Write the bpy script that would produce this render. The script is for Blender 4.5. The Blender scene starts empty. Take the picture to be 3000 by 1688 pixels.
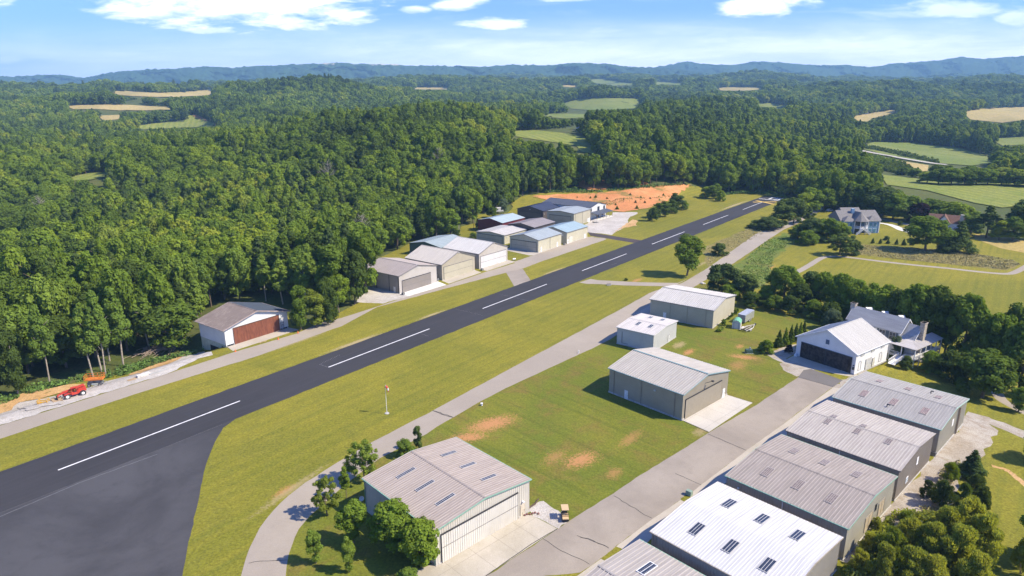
import bpy, bmesh, math, random
import numpy as np
from mathutils import Vector, Matrix, Euler
from mathutils.geometry import delaunay_2d_cdt

random.seed(7)
rng = np.random.default_rng(11)
C = bpy.context.scene.collection
SC = bpy.context.scene

# ------------------------------------------------------------------ camera
F, PIT, CH, ROL = 1953.5, 0.278223, 65.7, -0.00596      # focal in photo pixels (3000 wide), pitch, height, roll
cam_d = bpy.data.cameras.new('camera')
cam_d.sensor_width = 36.0
cam_d.lens = F / 3000 * 36.0
cam_d.clip_start = 0.5
cam_d.clip_end = 40000
cam = bpy.data.objects.new('camera', cam_d)
C.objects.link(cam)
_c, _s = math.cos(PIT), math.sin(PIT)
_cr, _sr = math.cos(ROL), math.sin(ROL)
FW = Vector((0, _c, -_s)); UP0 = Vector((0, _s, _c)); RT0 = Vector((1, 0, 0))
RT = RT0 * _cr + UP0 * _sr
UPV = UP0 * _cr - RT0 * _sr
m = Matrix(((RT.x, UPV.x, -FW.x, 0), (RT.y, UPV.y, -FW.y, 0), (RT.z, UPV.z, -FW.z, CH), (0, 0, 0, 1)))
cam.matrix_world = m
SC.camera = cam

# ------------------------------------------------------------------ sun, sky, exposure
SUN_AZ, SUN_EL = math.radians(-12), math.radians(46)     # azimuth counted from +X towards +Y
sd = bpy.data.lights.new('sun', 'SUN')
sd.energy = 4.9
sd.angle = math.radians(0.53)
sd.color = (1.0, 0.90, 0.72)
sun = bpy.data.objects.new('sun', sd)
C.objects.link(sun)
sv = Vector((math.cos(SUN_EL) * math.cos(SUN_AZ), math.cos(SUN_EL) * math.sin(SUN_AZ), math.sin(SUN_EL)))
sun.rotation_euler = sv.to_track_quat('Z', 'Y').to_euler()
sun.location = sv * 300

SC.view_settings.view_transform = 'Standard'
SC.view_settings.look = 'None'
SC.view_settings.exposure = 0.74
SC.view_settings.gamma = 1.0
cy = SC.cycles
cy.max_bounces = 5
cy.diffuse_bounces = 2
cy.glossy_bounces = 2
cy.transmission_bounces = 2
cy.transparent_max_bounces = 4
cy.volume_bounces = 0
cy.use_denoising = True
cy.use_adaptive_sampling = True
cy.adaptive_threshold = 0.02


class NT:
    """tiny helper for writing node trees"""
    def __init__(s, tree):
        s.t = tree; s.n = tree.nodes; s.l = tree.links
    def node(s, typ, **kw):
        x = s.n.new(typ)
        for k, v in kw.items():
            if k.startswith('i_'):
                k2 = k[2:]
                key = int(k2) if k2.isdigit() else k2.replace('_', ' ')
                s.put(x.inputs[key], v)
            else:
                setattr(x, k, v)
        return x
    def put(s, sock, v):
        if isinstance(v, bpy.types.NodeSocket): s.l.new(v, sock)
        else: sock.default_value = v
    def math(s, op, a, b=0.0, c=0.0, clamp=False):
        x = s.n.new('ShaderNodeMath'); x.operation = op; x.use_clamp = clamp
        s.put(x.inputs[0], a); s.put(x.inputs[1], b); s.put(x.inputs[2], c)
        return x.outputs[0]
    def mix(s, fac, a, b, mode='MIX'):
        x = s.n.new('ShaderNodeMix'); x.data_type = 'RGBA'; x.blend_type = mode
        s.put(x.inputs[0], fac)
        s.put(x.inputs[6], a if isinstance(a, bpy.types.NodeSocket) else (*a, 1))
        s.put(x.inputs[7], b if isinstance(b, bpy.types.NodeSocket) else (*b, 1))
        return x.outputs[2]
    def rng(s, v, a, b, c=0.0, d=1.0, smooth=True):
        x = s.n.new('ShaderNodeMapRange'); x.interpolation_type = 'SMOOTHSTEP' if smooth else 'LINEAR'
        s.put(x.inputs[0], v)
        x.inputs[1].default_value = a; x.inputs[2].default_value = b
        x.inputs[3].default_value = c; x.inputs[4].default_value = d
        return x.outputs[0]
    def noise(s, vec, scale, detail=4, rough=0.55, dist=0.0):
        x = s.n.new('ShaderNodeTexNoise'); s.put(x.inputs['Vector'], vec)
        x.inputs['Scale'].default_value = scale; x.inputs['Detail'].default_value = detail
        x.inputs['Roughness'].default_value = rough; x.inputs['Distortion'].default_value = dist
        return x.outputs[0]
    def mapv(s, vec, loc=(0, 0, 0), rot=(0, 0, 0), scale=(1, 1, 1)):
        x = s.n.new('ShaderNodeMapping'); s.put(x.inputs[0], vec)
        x.inputs[1].default_value = loc; x.inputs[2].default_value = rot; x.inputs[3].default_value = scale
        return x.outputs[0]


# world: physical sky with a few fair-weather clouds standing in fixed compass directions
wd = bpy.data.worlds.new('World')
SC.world = wd
wd.use_nodes = True
w = NT(wd.node_tree)
w.n.clear()
out = w.node('ShaderNodeOutputWorld')
bg = w.node('ShaderNodeBackground')
bg.inputs[1].default_value = 0.15
w.l.new(bg.outputs[0], out.inputs[0])
sky = w.node('ShaderNodeTexSky', sky_type='NISHITA')
sky.sun_disc = False
sky.sun_elevation = SUN_EL
sky.sun_rotation = math.pi / 2 - SUN_AZ
sky.altitude = 300
sky.air_density = 1.0
sky.dust_density = 0.6
sky.ozone_density = 1.6
tc = w.node('ShaderNodeTexCoord')
sep = w.node('ShaderNodeSeparateXYZ'); w.l.new(tc.outputs['Generated'], sep.inputs[0])
dy = w.math('MAXIMUM', sep.outputs[1], 0.02)
cc = w.math('DIVIDE', sep.outputs[0], dy)
ee = w.math('DIVIDE', sep.outputs[2], dy)
front = w.rng(sep.outputs[1], 0.02, 0.2)
cmb = w.node('ShaderNodeCombineXYZ'); w.put(cmb.inputs[0], cc); w.put(cmb.inputs[1], ee)
nv = w.mapv(cmb.outputs[0], scale=(1, 4.2, 1))
n1 = w.noise(nv, 14.0, 7, 0.62, 0.25)
n2 = w.noise(nv, 4.0, 5, 0.55, 0.3)
def mpix(x, y):                  # direction (X/Y, Z/Y) of a photo spot, 2575 px wide frame
    return ((x - 1287) * 0.9616 / 1677, (245 - y) / 1551)
CL = [(600, 42, 290, 46, 1), (440, 62, 160, 18, .8), (735, 82, 60, 14, .8), (895, 77, 62, 12, .9), (20, 20, 75, 26, .9),
      (1165, 50, 55, 12, .75), (1240, 90, 90, 11, .7), (1055, 62, 32, 7, .6), (1908, 52, 102, 22, 1), (1850, 8, 90, 12, .8),
      (2365, 66, 130, 16, .5), (2370, 34, 50, 8, .6), (2545, 15, 60, 18, .6), (540, 100, 60, 7, .5), (1232, 28, 26, 10, .6),
      (1400, 40, 60, 6, .4), (2540, 90, 60, 22, .5), (30, 158, 60, 12, .35), (1010, 6, 60, 8, .5), (235, 150, 60, 9, .22),
      (1520, 105, 60, 10, .35), (2000, 3, 70, 9, .7), (980, 140, 110, 10, .3), (1230, 155, 90, 9, .3), (-500, 60, 260, 40, .9), (3200, 50, 260, 40, .9)]
tot = None
for (x, y, a, b, st) in CL:
    c0, e0 = mpix(x, y)
    qa = w.math('MULTIPLY', w.math('SUBTRACT', cc, c0), 1 / (a * 0.9616 / 1677))
    qb = w.math('MULTIPLY', w.math('SUBTRACT', ee, e0), 1 / (b / 1551))
    r2 = w.math('ADD', w.math('MULTIPLY', qa, qa), w.math('MULTIPLY', qb, qb))
    q = w.math('SUBTRACT', w.math('ADD', r2, w.math('MULTIPLY', w.math('SUBTRACT', n1, 0.5), 6.0)), w.math('MULTIPLY', w.math('SUBTRACT', n2, 0.5), -2.5))
    mk_ = w.rng(q, 1.95, -0.25, 0.0, st)
    tot = mk_ if tot is None else w.math('MAXIMUM', tot, mk_)
# thin veil that thickens to the right and towards the horizon
veil_n = w.noise(w.mapv(cmb.outputs[0], rot=(0, 0, 0.12), scale=(1, 9, 1)), 3.2, 6, 0.6, 0.4)
right = w.rng(cc, -0.75, 0.3, 0.3, 1.0, False)
low = w.rng(ee, 0.118, 0.05, 0.0, 1.0)
veil = w.math('MULTIPLY', w.math('MULTIPLY', w.rng(veil_n, 0.3, 0.7, 0.5, 1.0), low), right, clamp=True)
veil = w.math('MULTIPLY', veil, 1.0)
wisp = w.math('MULTIPLY', w.math('MULTIPLY', w.rng(veil_n, 0.5, 0.8), right), 0.5)
tot = w.math('MAXIMUM', tot, w.math('MAXIMUM', veil, wisp))
tot = w.math('MULTIPLY', tot, front)
skyc = w.mix(1.0, sky.outputs[0], (0.42, 0.58, 1.12), 'MULTIPLY')
lit = w.mix(w.rng(n1, 0.35, 0.62), (9.8, 9.6, 10.2), (7.8, 8.0, 9.4))
lit = w.mix(w.rng(ee, 0.09, 0.04), lit, (11.6, 11.4, 13.2))
col = w.mix(tot, skyc, lit)
w.l.new(col, bg.inputs[0])

# ------------------------------------------------------------------ places measured on the photograph, turned into ground coordinates
R = {'A': (1050, 550, 4.14), 'B': (1380, 560, 5.152), 'C': (1750, 800, 3.22), 'D': (2200, 850, 3.6233), 'E': (550, 850, 6.3),
     'F': (0, 1060, 5.152), 'G': (2380, 590, 4.293), 'H': (600, 1200, 2.969), 'I': (1700, 1388, 4.77), 'J': (2400, 1050, 4.287),
     'K': (2050, 420, 4.262), 'L': (2400, 850, 4.14), 'N': (1300, 1400, 5.03), 'O': (1100, 300, 2.862), 'M': (0, 0, 0.8583),
     '1': (0, 150, 2.576), '2': (1000, 150, 2.576), '3': (2000, 150, 2.576), '4': (0, 700, 2.576), '5': (1000, 500, 2.576),
     '6': (2000, 600, 2.576), '7': (1000, 1138, 2.576), '8': (2000, 1138, 2.576)}
def S(r, x, y):
    a, b, s = R[r]
    return a + x / s, b + y / s
def toM(r, x, y):
    a, b = S(r, x, y)
    return a * .8583, b * .8583
def ray(px, py):
    u, v = px - 1500, py - 844
    u, v = u * _cr + v * _sr, -u * _sr + v * _cr
    return FW + RT0 * (u / F) + UP0 * (-v / F)
def atz(r, x, y, z=0.0):
    d = ray(*S(r, x, y))
    t = (z - CH) / d.z
    return Vector((d.x * t, d.y * t, z))
def project(P):
    """photo pixel (2575 wide) of points Nx3"""
    P = np.atleast_2d(np.asarray(P, float))
    X, Y, Z = P[:, 0], P[:, 1], P[:, 2] - CH
    dep = Y * _c - Z * _s; up = Y * _s + Z * _c
    u, v = F * X / dep, -F * up / dep
    return np.stack([(1500 + u * _cr - v * _sr) * .8583, (844 + u * _sr + v * _cr) * .8583], -1)

# runway frame: s along, t to the left
RX, RY, RA = -83.979, 109.235, 0.913987
RU = (math.cos(RA), math.sin(RA)); RV = (-math.sin(RA), math.cos(RA))
def rw(s, t):
    return (RX + s * RU[0] + t * RV[0], RY + s * RU[1] + t * RV[1])
def st(x, y):
    return ((x - RX) * RU[0] + (y - RY) * RU[1], (x - RX) * RV[0] + (y - RY) * RV[1])

# ------------------------------------------------------------------ terrain height
TXC = [-500, 0, 300, 600, 900, 1100, 1300, 1500, 1700, 1900, 2100, 2300, 2575, 3100]
# depth: image row where the ground shows in each column (row -> height); None = level airfield
TT = [
 (330,  [0]*14),
 (400,  [-2,-2,-2,-1,3,1,0,0,0,0,-1,-2,-2,-2]),
 (480,  ['r420','r418','r425','r432','r402','r402','r432','r448','r452','r455','r470','r475','r475','r475']),
 (560,  ['r412','r412','r415','r388','r360','r350','r386','r388','r402','r422','r442','r447','r450','r450']),
 (650,  ['r402','r400','r405','r385','r335','r320','r347','r350','r370','r392','r412','r420','r428','r430']),
 (750,  ['r380','r378','r385','r370','r322','r304','r325','r322','r345','r366','r390','r395','r405','r410']),
 (850,  ['r360','r358','r366','r345','r330','r312','r325','r314','r328','r346','r368','r375','r380','r390']),
 (1000, ['r327','r325','r322','r315','r320','r325','r320','r318','r308','r324','r342','r348','r350','r360']),
 (1200, ['r292','r290','r278','r285','r300','r300','r288','r300','r292','r302','r315','r320','r310','r320']),
 (1500, ['r256','r255','r243','r255','r262','r262','r264','r265','r275','r279','r287','r292','r276','r280']),
 (1800, ['r240','r240','r229','r240','r243','r243','r252','r253','r260','r261','r266','r270','r259','r260']),
 (2400, ['r246','r246','r234','r225','r224','r222','r240','r240','r240','r241','r243','r246','r236','r236']),
 (3000, ['r244','r242','r236','r219','r218','r212','r222','r221','r226','r222','r226','r228','r218','r218']),
 (3700, ['r238','r237','r232','r222','r222','r197','r207','r201','r214','r202','r213','r220','r218','r218']),
 (4500, ['r235','r233','r230','r222','r218','r210','r206','r203','r208','r204','r209','r216','r216','r216']),
 (6000, ['r228','r228','r226','r222','r218','r214','r210','r208','r210','r208','r211','r214','r214','r214']),
 (9000, ['r228','r228','r226','r222','r218','r216','r214','r212','r212','r212','r214','r214','r214','r214']),
 (16000,['r232']*14)]
_tz = np.zeros((len(TT), 14))
for i, (Y, row) in enumerate(TT):
    for j, v in enumerate(row):
        if isinstance(v, str):
            d = ray(1500, float(v[1:]) / .8583)
            _tz[i, j] = CH + d.z / d.y * Y
        else:
            _tz[i, j] = v
_tl = np.log(np.array([t[0] for t in TT], float))
_tc = np.array([(x - 1287) * 0.9616 / 1677 for x in TXC])
def sm(x):
    x = np.clip(x, 0, 1)
    return x * x * (3 - 2 * x)
_per = rng.random((256, 256))
def vnoise(x, y):
    xi, yi = np.floor(x).astype(int), np.floor(y).astype(int)
    fx, fy = sm(x - xi), sm(y - yi)
    g = lambda a, b: _per[a % 256, b % 256]
    return (g(xi, yi) * (1 - fx) + g(xi + 1, yi) * fx) * (1 - fy) + (g(xi, yi + 1) * (1 - fx) + g(xi + 1, yi + 1) * fx) * fy
def fbm(x, y, o=4):
    r, a = 0, 1.0
    for k in range(o):
        r = r + a * (vnoise(x * 2 ** k + 17 * k, y * 2 ** k + 5 * k) - 0.5); a *= 0.5
    return r
def TZ(x, y):
    x, y = np.asarray(x, float), np.asarray(y, float)
    r = np.hypot(x, y); th = np.arctan2(x, y)
    thc = np.clip(th, -0.93, 0.93)
    Ye = np.maximum(r * np.cos(thc), 1.0); c = np.tan(thc)
    ly = np.clip(np.log(Ye), _tl[0], _tl[-1])
    i = np.clip(np.searchsorted(_tl, ly) - 1, 0, len(_tl) - 2)
    fy = (ly - _tl[i]) / (_tl[i + 1] - _tl[i])
    cc_ = np.clip(c, _tc[0], _tc[-1])
    j = np.clip(np.searchsorted(_tc, cc_) - 1, 0, 12)
    fx = (cc_ - _tc[j]) / (_tc[j + 1] - _tc[j]); fx = 0.5 * fx + 0.5 * sm(fx)
    z = (_tz[i, j] * (1 - fx) + _tz[i, j + 1] * fx) * (1 - fy) + (_tz[i + 1, j] * (1 - fx) + _tz[i + 1, j + 1] * fx) * fy
    z = z * (1 - sm((np.abs(th) - 1.1) / 0.8) * 0.8)
    z = z + fbm(x / 130, y / 130) * 11 * sm((Ye - 520) / 500) + fbm(x / 430 + 9, y / 300, 3) * 62 * sm((Ye - 900) / 900) * np.clip(1.25 - Ye / 9000, .3, 1)
    s, t = st(x, y)
    z = z * np.maximum(sm((s - 440) / 45), sm((np.abs(t + 18) - 62) / 30))
    drop = 3.6 * sm((t - 33) / 13) * sm((57 - s) / 5) * sm((s + 60) / 70)
    drop = np.maximum(drop, 4.0 * sm((t - 50) / 15) * sm((80 - s) / 15))
    drop = np.maximum(drop, 7.0 * sm((t - 66) / 70) * sm((260 - s) / 120))
    dip = 3.4 * np.exp(-(((x - 122) / 22) ** 2 + ((y - 150) / 34) ** 2))
    return z - drop - dip
def tz(x, y):
    return float(TZ(x, y))
def G(r, x, y):
    """ground point under a spot of the photograph"""
    d = ray(*S(r, x, y))
    t, step = 30.0, 4.0
    prev = t
    while t < 15000:
        p = d * t
        if CH + p.z < tz(p.x, p.y): break
        prev = t; t += max(2.0, t * 0.01)
    lo, hi = prev, t
    for _ in range(18):
        mid = (lo + hi) / 2; p = d * mid
        if CH + p.z < tz(p.x, p.y): hi = mid
        else: lo = mid
    p = d * hi
    return (p.x, p.y)
def GP(r, pts):
    return [G(r, *p) for p in pts]
def GM(*items):
    """mixed list: 'A', x, y, x, y, 'B', x, y ..."""
    o, r, i = [], None, 0
    while i < len(items):
        if isinstance(items[i], str): r = items[i]; i += 1
        else: o.append(G(r, items[i], items[i + 1])); i += 2
    return o

# ------------------------------------------------------------------ helpers for objects
def new_obj(name, me, mat=None, parent=None):
    o = bpy.data.objects.new(name, me)
    C.objects.link(o)
    if mat is not None:
        for mm in (mat if isinstance(mat, (list, tuple)) else [mat]): me.materials.append(mm)
    if parent is not None: o.parent = parent
    return o
def tag(o, label=None, cat=None, group=None, kind=None):
    if label: o['label'] = label
    if cat: o['category'] = cat
    if group: o['group'] = group
    if kind: o['kind'] = kind
    return o
def empty(name, loc, rz=0.0):
    o = bpy.data.objects.new(name, None); C.objects.link(o)
    o.location = loc; o.rotation_euler = (0, 0, rz); o.empty_display_size = 0.5
    return o
class MB:
    """collects simple shapes and links them as one mesh object"""
    def __init__(s): s.v = []; s.f = []; s.mi = []
    def add(s, vs, fs, mi=0):
        b = len(s.v); s.v += [tuple(v) for v in vs]
        for f in fs: s.f.append([b + i for i in f]); s.mi.append(mi)
        return s
    def box(s, x0, x1, y0, y1, z0, z1, mi=0, M=None):
        vs = [Vector(p) for p in ((x0, y0, z0), (x1, y0, z0), (x1, y1, z0), (x0, y1, z0), (x0, y0, z1), (x1, y0, z1), (x1, y1, z1), (x0, y1, z1))]
        if M is not None: vs = [M @ v for v in vs]
        return s.add(vs, [(0, 3, 2, 1), (4, 5, 6, 7), (0, 1, 5, 4), (1, 2, 6, 5), (2, 3, 7, 6), (3, 0, 4, 7)], mi)
    def bar(s, a, b, w=0.1, h=None, mi=0, up=Vector((0, 0, 1))):
        a, b = Vector(a), Vector(b); h = h or w
        d = (b - a).normalized()
        if abs(d.dot(up)) > 0.98: up = Vector((1, 0, 0))
        r = d.cross(up).normalized() * w / 2; u = r.cross(d).normalized() * h / 2
        vs = [a - r - u, a + r - u, a + r + u, a - r + u, b - r - u, b + r - u, b + r + u, b - r + u]
        return s.add(vs, [(0, 3, 2, 1), (4, 5, 6, 7), (0, 1, 5, 4), (1, 2, 6, 5), (2, 3, 7, 6), (3, 0, 4, 7)], mi)
    def tube(s, a, b, r0, r1=None, n=10, mi=0, cap=True):
        a, b = Vector(a), Vector(b); r1 = r0 if r1 is None else r1
        d = (b - a).normalized(); up = Vector((0, 0, 1)) if abs(d.z) < 0.9 else Vector((1, 0, 0))
        r = d.cross(up).normalized(); u = r.cross(d)
        vs = [a + (r * math.cos(t) + u * math.sin(t)) * r0 for t in [k * 2 * math.pi / n for k in range(n)]]
        vs += [b + (r * math.cos(t) + u * math.sin(t)) * r1 for t in [k * 2 * math.pi / n for k in range(n)]]
        fs = [(k, (k + 1) % n, n + (k + 1) % n, n + k) for k in range(n)]
        if cap: fs += [tuple(range(n))[::-1], tuple(range(n, 2 * n))]
        return s.add(vs, fs, mi)
    def prism(s, poly, z0, z1, mi=0, M=None):
        n = len(poly)
        vs = [Vector((x, y, z0)) for x, y in poly] + [Vector((x, y, z1)) for x, y in poly]
        if M is not None: vs = [M @ v for v in vs]
        return s.add(vs, [tuple(range(n))[::-1], tuple(range(n, 2 * n))] + [(k, (k + 1) % n, n + (k + 1) % n, n + k) for k in range(n)], mi)
    def quad(s, a, b, c, d, mi=0): return s.add([a, b, c, d], [(0, 1, 2, 3)], mi)
    def ball(s, c, r, n=10, mi=0, sz=1.0):
        vs = []; fs = []; c = Vector(c); m_ = n // 2 + 1
        for i in range(m_ + 1):
            ph = math.pi * i / m_
            for k in range(n):
                t = 2 * math.pi * k / n
                vs.append(c + Vector((math.sin(ph) * math.cos(t), math.sin(ph) * math.sin(t), math.cos(ph) * sz)) * r)
        for i in range(m_):
            for k in range(n): fs.append((i * n + k, i * n + (k + 1) % n, (i + 1) * n + (k + 1) % n, (i + 1) * n + k)[::-1])
        return s.add(vs, fs, mi)
    def build(s, name, mat, parent=None, smooth=False):
        me = bpy.data.meshes.new(name)
        me.from_pydata(s.v, [], s.f); me.update()
        bm = bmesh.new(); bm.from_mesh(me)
        bmesh.ops.recalc_face_normals(bm, faces=bm.faces); bm.to_mesh(me); bm.free()
        o = new_obj(name, me, mat, parent)
        if isinstance(mat, (list, tuple)):
            me.polygons.foreach_set('material_index', s.mi)
        if smooth:
            for p in me.polygons: p.use_smooth = True
        return o
def copy_tree(o, parent=None):
    c_ = o.copy(); C.objects.link(c_)
    if parent is not None: c_.parent = parent
    for ch in list(o.children): copy_tree(ch, c_)
    return c_
# ------------------------------------------------------------------ materials
_M = {}
def base(name, rough=0.8, metal=0.0, spec=0.3):
    m_ = bpy.data.materials.new(name); m_.use_nodes = True
    t = NT(m_.node_tree); b = t.n['Principled BSDF']
    b.inputs['Roughness'].default_value = rough; b.inputs['Metallic'].default_value = metal
    b.inputs['Specular IOR Level'].default_value = spec
    return m_, t, b
def pos(t): return t.node('ShaderNodeNewGeometry').outputs['Position']
def oc(t): return t.node('ShaderNodeTexCoord').outputs['Object']
def bump(t, b, h, strength=0.3, dist=0.05):
    x = t.node('ShaderNodeBump'); x.inputs['Strength'].default_value = strength; x.inputs['Distance'].default_value = dist
    t.put(x.inputs['Height'], h); t.l.new(x.outputs[0], b.inputs['Normal'])
def plain(name, col, rough=0.6, metal=0.0, var=0.12, scale=1.5, spec=0.3, dirt=None):
    """painted or moulded surface with gentle mottling"""
    if name in _M: return _M[name]
    m_, t, b = base(name, rough, metal, spec)
    p = oc(t)
    n = t.noise(p, scale, 5, 0.6)
    c = t.mix(t.rng(n, 0.3, 0.7), tuple(v * (1 - var) for v in col), tuple(min(1, v * (1 + var)) for v in col))
    if dirt:
        c = t.mix(t.math('MULTIPLY', t.rng(t.noise(p, scale * 0.35, 6, 0.7), 0.5, 0.75), dirt[3]), c, dirt[:3])
    t.l.new(c, b.inputs['Base Color']); _M[name] = m_
    return m_
def metal_roof(name, col, rust=(0.3, 0.22, 0.16), amt=0.5, rough=0.62):
    """ribbed sheet metal: long streaks that run down the slope (object Y), oxide mottling"""
    if name in _M: return _M[name]
    m_, t, b = base(name, rough, 0.0, 0.08)
    p = oc(t)
    st1 = t.noise(t.mapv(p, scale=(2.2, 0.14, 0.14)), 1.0, 5, 0.65)
    st2 = t.noise(t.mapv(p, scale=(5.0, 0.5, 0.5)), 1.3, 4, 0.6)
    bl = t.noise(p, 0.22, 4, 0.6)
    c = t.mix(t.rng(st1, 0.35, 0.7), tuple(v * 1.06 for v in col), tuple(v * 0.86 for v in col))
    f = t.math('MULTIPLY', t.math('MULTIPLY', t.rng(st2, 0.42, 0.75), t.rng(bl, 0.35, 0.7, 0.3, 1.0)), amt)
    c = t.mix(f, c, rust)
    t.l.new(c, b.inputs['Base Color'])
    bump(t, b, st2, 0.15, 0.02)
    _M[name] = m_
    return m_
def ground(name, cols, scales=(0.02, 0.12, 0.9), rough=0.95, spots=(), spotcol=(0.46, 0.22, 0.09), stripe=None, bmp=0.4, seed=0.0):
    """open ground: three scales of mottling, optional mowing stripes and worn spots at fixed places"""
    m_, t, b = base(name, rough, 0, 0.15)
    p = t.mapv(pos(t), loc=(seed, seed * 1.7, 0))
    pw = pos(t)
    n1 = t.noise(p, scales[0], 5, 0.55, 0.6); n2 = t.noise(p, scales[1], 6, 0.62, 0.4); n3 = t.noise(p, scales[2], 6, 0.72)
    c = t.mix(t.rng(n1, 0.36, 0.64), cols[0], cols[1])
    c = t.mix(t.rng(n2, 0.45, 0.72, 0, 0.75), c, cols[2])
    if stripe:
        q = t.mapv(pw, rot=(0, 0, -stripe[0]))
        sx = t.node('ShaderNodeSeparateXYZ'); t.l.new(q, sx.inputs[0])
        ph = t.math('ADD', t.math('MULTIPLY', sx.outputs[1], 2 * math.pi / stripe[1]), t.math('MULTIPLY', n2, 2.5))
        wv = t.math('SINE', ph)
        st_n = t.noise(t.mapv(q, scale=(0.02, 0.8, 1)), 1.0, 4, 0.6)
        f = t.math('MULTIPLY', t.rng(wv, -0.9, 0.9), stripe[2])
        c = t.mix(f, c, cols[3])
        c = t.mix(t.rng(st_n, 0.45, 0.75, 0, 0.55), c, cols[4] if len(cols) > 4 else cols[2])
    dk = t.math('MULTIPLY', t.rng(n3, 0.3, 0.75, 1.38, 0.55, False), t.rng(t.noise(pw, scales[1] * 5, 5, 0.7), 0.35, 0.65, 1.08, 0.91, False))
    c = t.mix(1.0, c, c, 'MIX')
    hs = t.node('ShaderNodeHueSaturation'); t.put(hs.inputs['Value'], dk); t.l.new(c, hs.inputs['Color']); c = hs.outputs[0]
    for (x, y, rx, ry, rot, amt) in spots:
        q = t.mapv(pw, loc=(0, 0, 0))
        sub = t.node('ShaderNodeVectorMath', operation='SUBTRACT'); t.l.new(pw, sub.inputs[0]); sub.inputs[1].default_value = (x, y, 0)
        q = t.mapv(sub.outputs[0], rot=(0, 0, -rot), scale=(1, 1, 0))
        q = t.mapv(q, scale=(1 / rx, 1 / ry, 0))
        ln = t.node('ShaderNodeVectorMath', operation='LENGTH'); t.l.new(q, ln.inputs[0])
        v = t.math('ADD', ln.outputs['Value'], t.math('MULTIPLY', t.math('SUBTRACT', t.noise(pw, 1.9, 8, 0.85), 0.5), 6.5))
        c = t.mix(t.rng(v, 1.3, 0.3, 0, amt), c, spotcol)
    t.l.new(c, b.inputs['Base Color'])
    bump(t, b, n3, bmp, 0.25)
    _M[name] = m_
    return m_
def paving(name, col, dark, var=(0.05, 0.5, 6.0), rough=0.9, streak=None, joints=None, amt=0.5):
    if name in _M: return _M[name]
    m_, t, b = base(name, rough, 0, 0.25)
    p = pos(t)
    n1 = t.noise(p, var[0], 5, 0.6, 0.5); n2 = t.noise(p, var[1], 6, 0.65, 0.3); n3 = t.noise(p, var[2], 3, 0.7)
    c = t.mix(t.rng(n1, 0.35, 0.7, 0, amt), col, dark)
    c = t.mix(t.rng(n2, 0.5, 0.8, 0, amt * 0.8), c, dark)
    if streak is not None:
        q = t.mapv(p, rot=(0, 0, -streak)); q = t.mapv(q, scale=(0.03, 0.9, 1))
        c = t.mix(t.rng(t.noise(q, 1.0, 5, 0.7), 0.45, 0.72, 0, 0.5), c, tuple(v * 1.25 for v in col))
        q2 = t.mapv(p, rot=(0, 0, -streak)); q2 = t.mapv(q2, scale=(0.015, 0.33, 1))
        c = t.mix(t.rng(t.noise(q2, 1.0, 4, 0.6), 0.5, 0.7, 0, 0.45), c, dark)
    hs = t.node('ShaderNodeHueSaturation'); t.put(hs.inputs['Value'], t.rng(n3, 0.3, 0.7, 0.9, 1.1, False)); t.l.new(c, hs.inputs['Color']); c = hs.outputs[0]
    if joints:
        ang, sp, ox, oy = joints
        q = t.mapv(t.mapv(p, loc=(-ox, -oy, 0)), rot=(0, 0, -ang))
        sx = t.node('ShaderNodeSeparateXYZ'); t.l.new(q, sx.inputs[0])
        for k in (0, 1):
            fr = t.math('FRACT', t.math('DIVIDE', sx.outputs[k], sp))
            d = t.math('ABSOLUTE', t.math('SUBTRACT', fr, 0.5))
            c = t.mix(t.rng(d, 0.5 - 0.05 / sp, 0.5 - 0.02 / sp, 0, 0.6), c, tuple(v * 0.45 for v in col))
    t.l.new(c, b.inputs['Base Color']); bump(t, b, n3, 0.2, 0.02)
    _M[name] = m_
    return m_
def leafmat(name, cols, hue=0.5, trans=0.34):
    """foliage: colour differs tree by tree and clump by clump"""
    if name in _M: return _M[name]
    m_ = bpy.data.materials.new(name); m_.use_nodes = True
    t = NT(m_.node_tree); t.n.clear()
    out_ = t.node('ShaderNodeOutputMaterial')
    info = t.node('ShaderNodeObjectInfo')
    rp = t.node('ShaderNodeValToRGB'); e = rp.color_ramp.elements
    e[0].position = 0; e[0].color = (*cols[0], 1); e[1].position = 1; e[1].color = (*cols[-1], 1)
    for i, c_ in enumerate(cols[1:-1]):
        x = e.new((i + 1) / (len(cols) - 1)); x.color = (*c_, 1)
    p = pos(t)
    big = t.noise(p, 0.009, 3, 0.5)
    f = t.math('ADD', t.math('MULTIPLY', info.outputs['Random'], 0.62), t.math('MULTIPLY', t.math('SUBTRACT', big, 0.5), 1.9))
    f = t.math('ADD', f, 0.12, clamp=True)
    t.put(rp.inputs[0], f)
    n = t.noise(p, 0.55, 4, 0.7)
    hs = t.node('ShaderNodeHueSaturation'); t.put(hs.inputs['Value'], t.rng(n, 0.25, 0.75, 0.62, 1.4, False)); t.l.new(rp.outputs[0], hs.inputs['Color'])
    d = t.node('ShaderNodeBsdfDiffuse'); t.l.new(hs.outputs[0], d.inputs[0])
    tr = t.node('ShaderNodeBsdfTranslucent')
    t.l.new(t.mix(1.0, hs.outputs[0], (1.5, 1.35, 0.5), 'MULTIPLY'), tr.inputs[0])
    mx = t.node('ShaderNodeMixShader'); mx.inputs[0].default_value = trans
    t.l.new(d.outputs[0], mx.inputs[1]); t.l.new(tr.outputs[0], mx.inputs[2]); t.l.new(mx.outputs[0], out_.inputs[0])
    _M[name] = m_
    return m_

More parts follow.
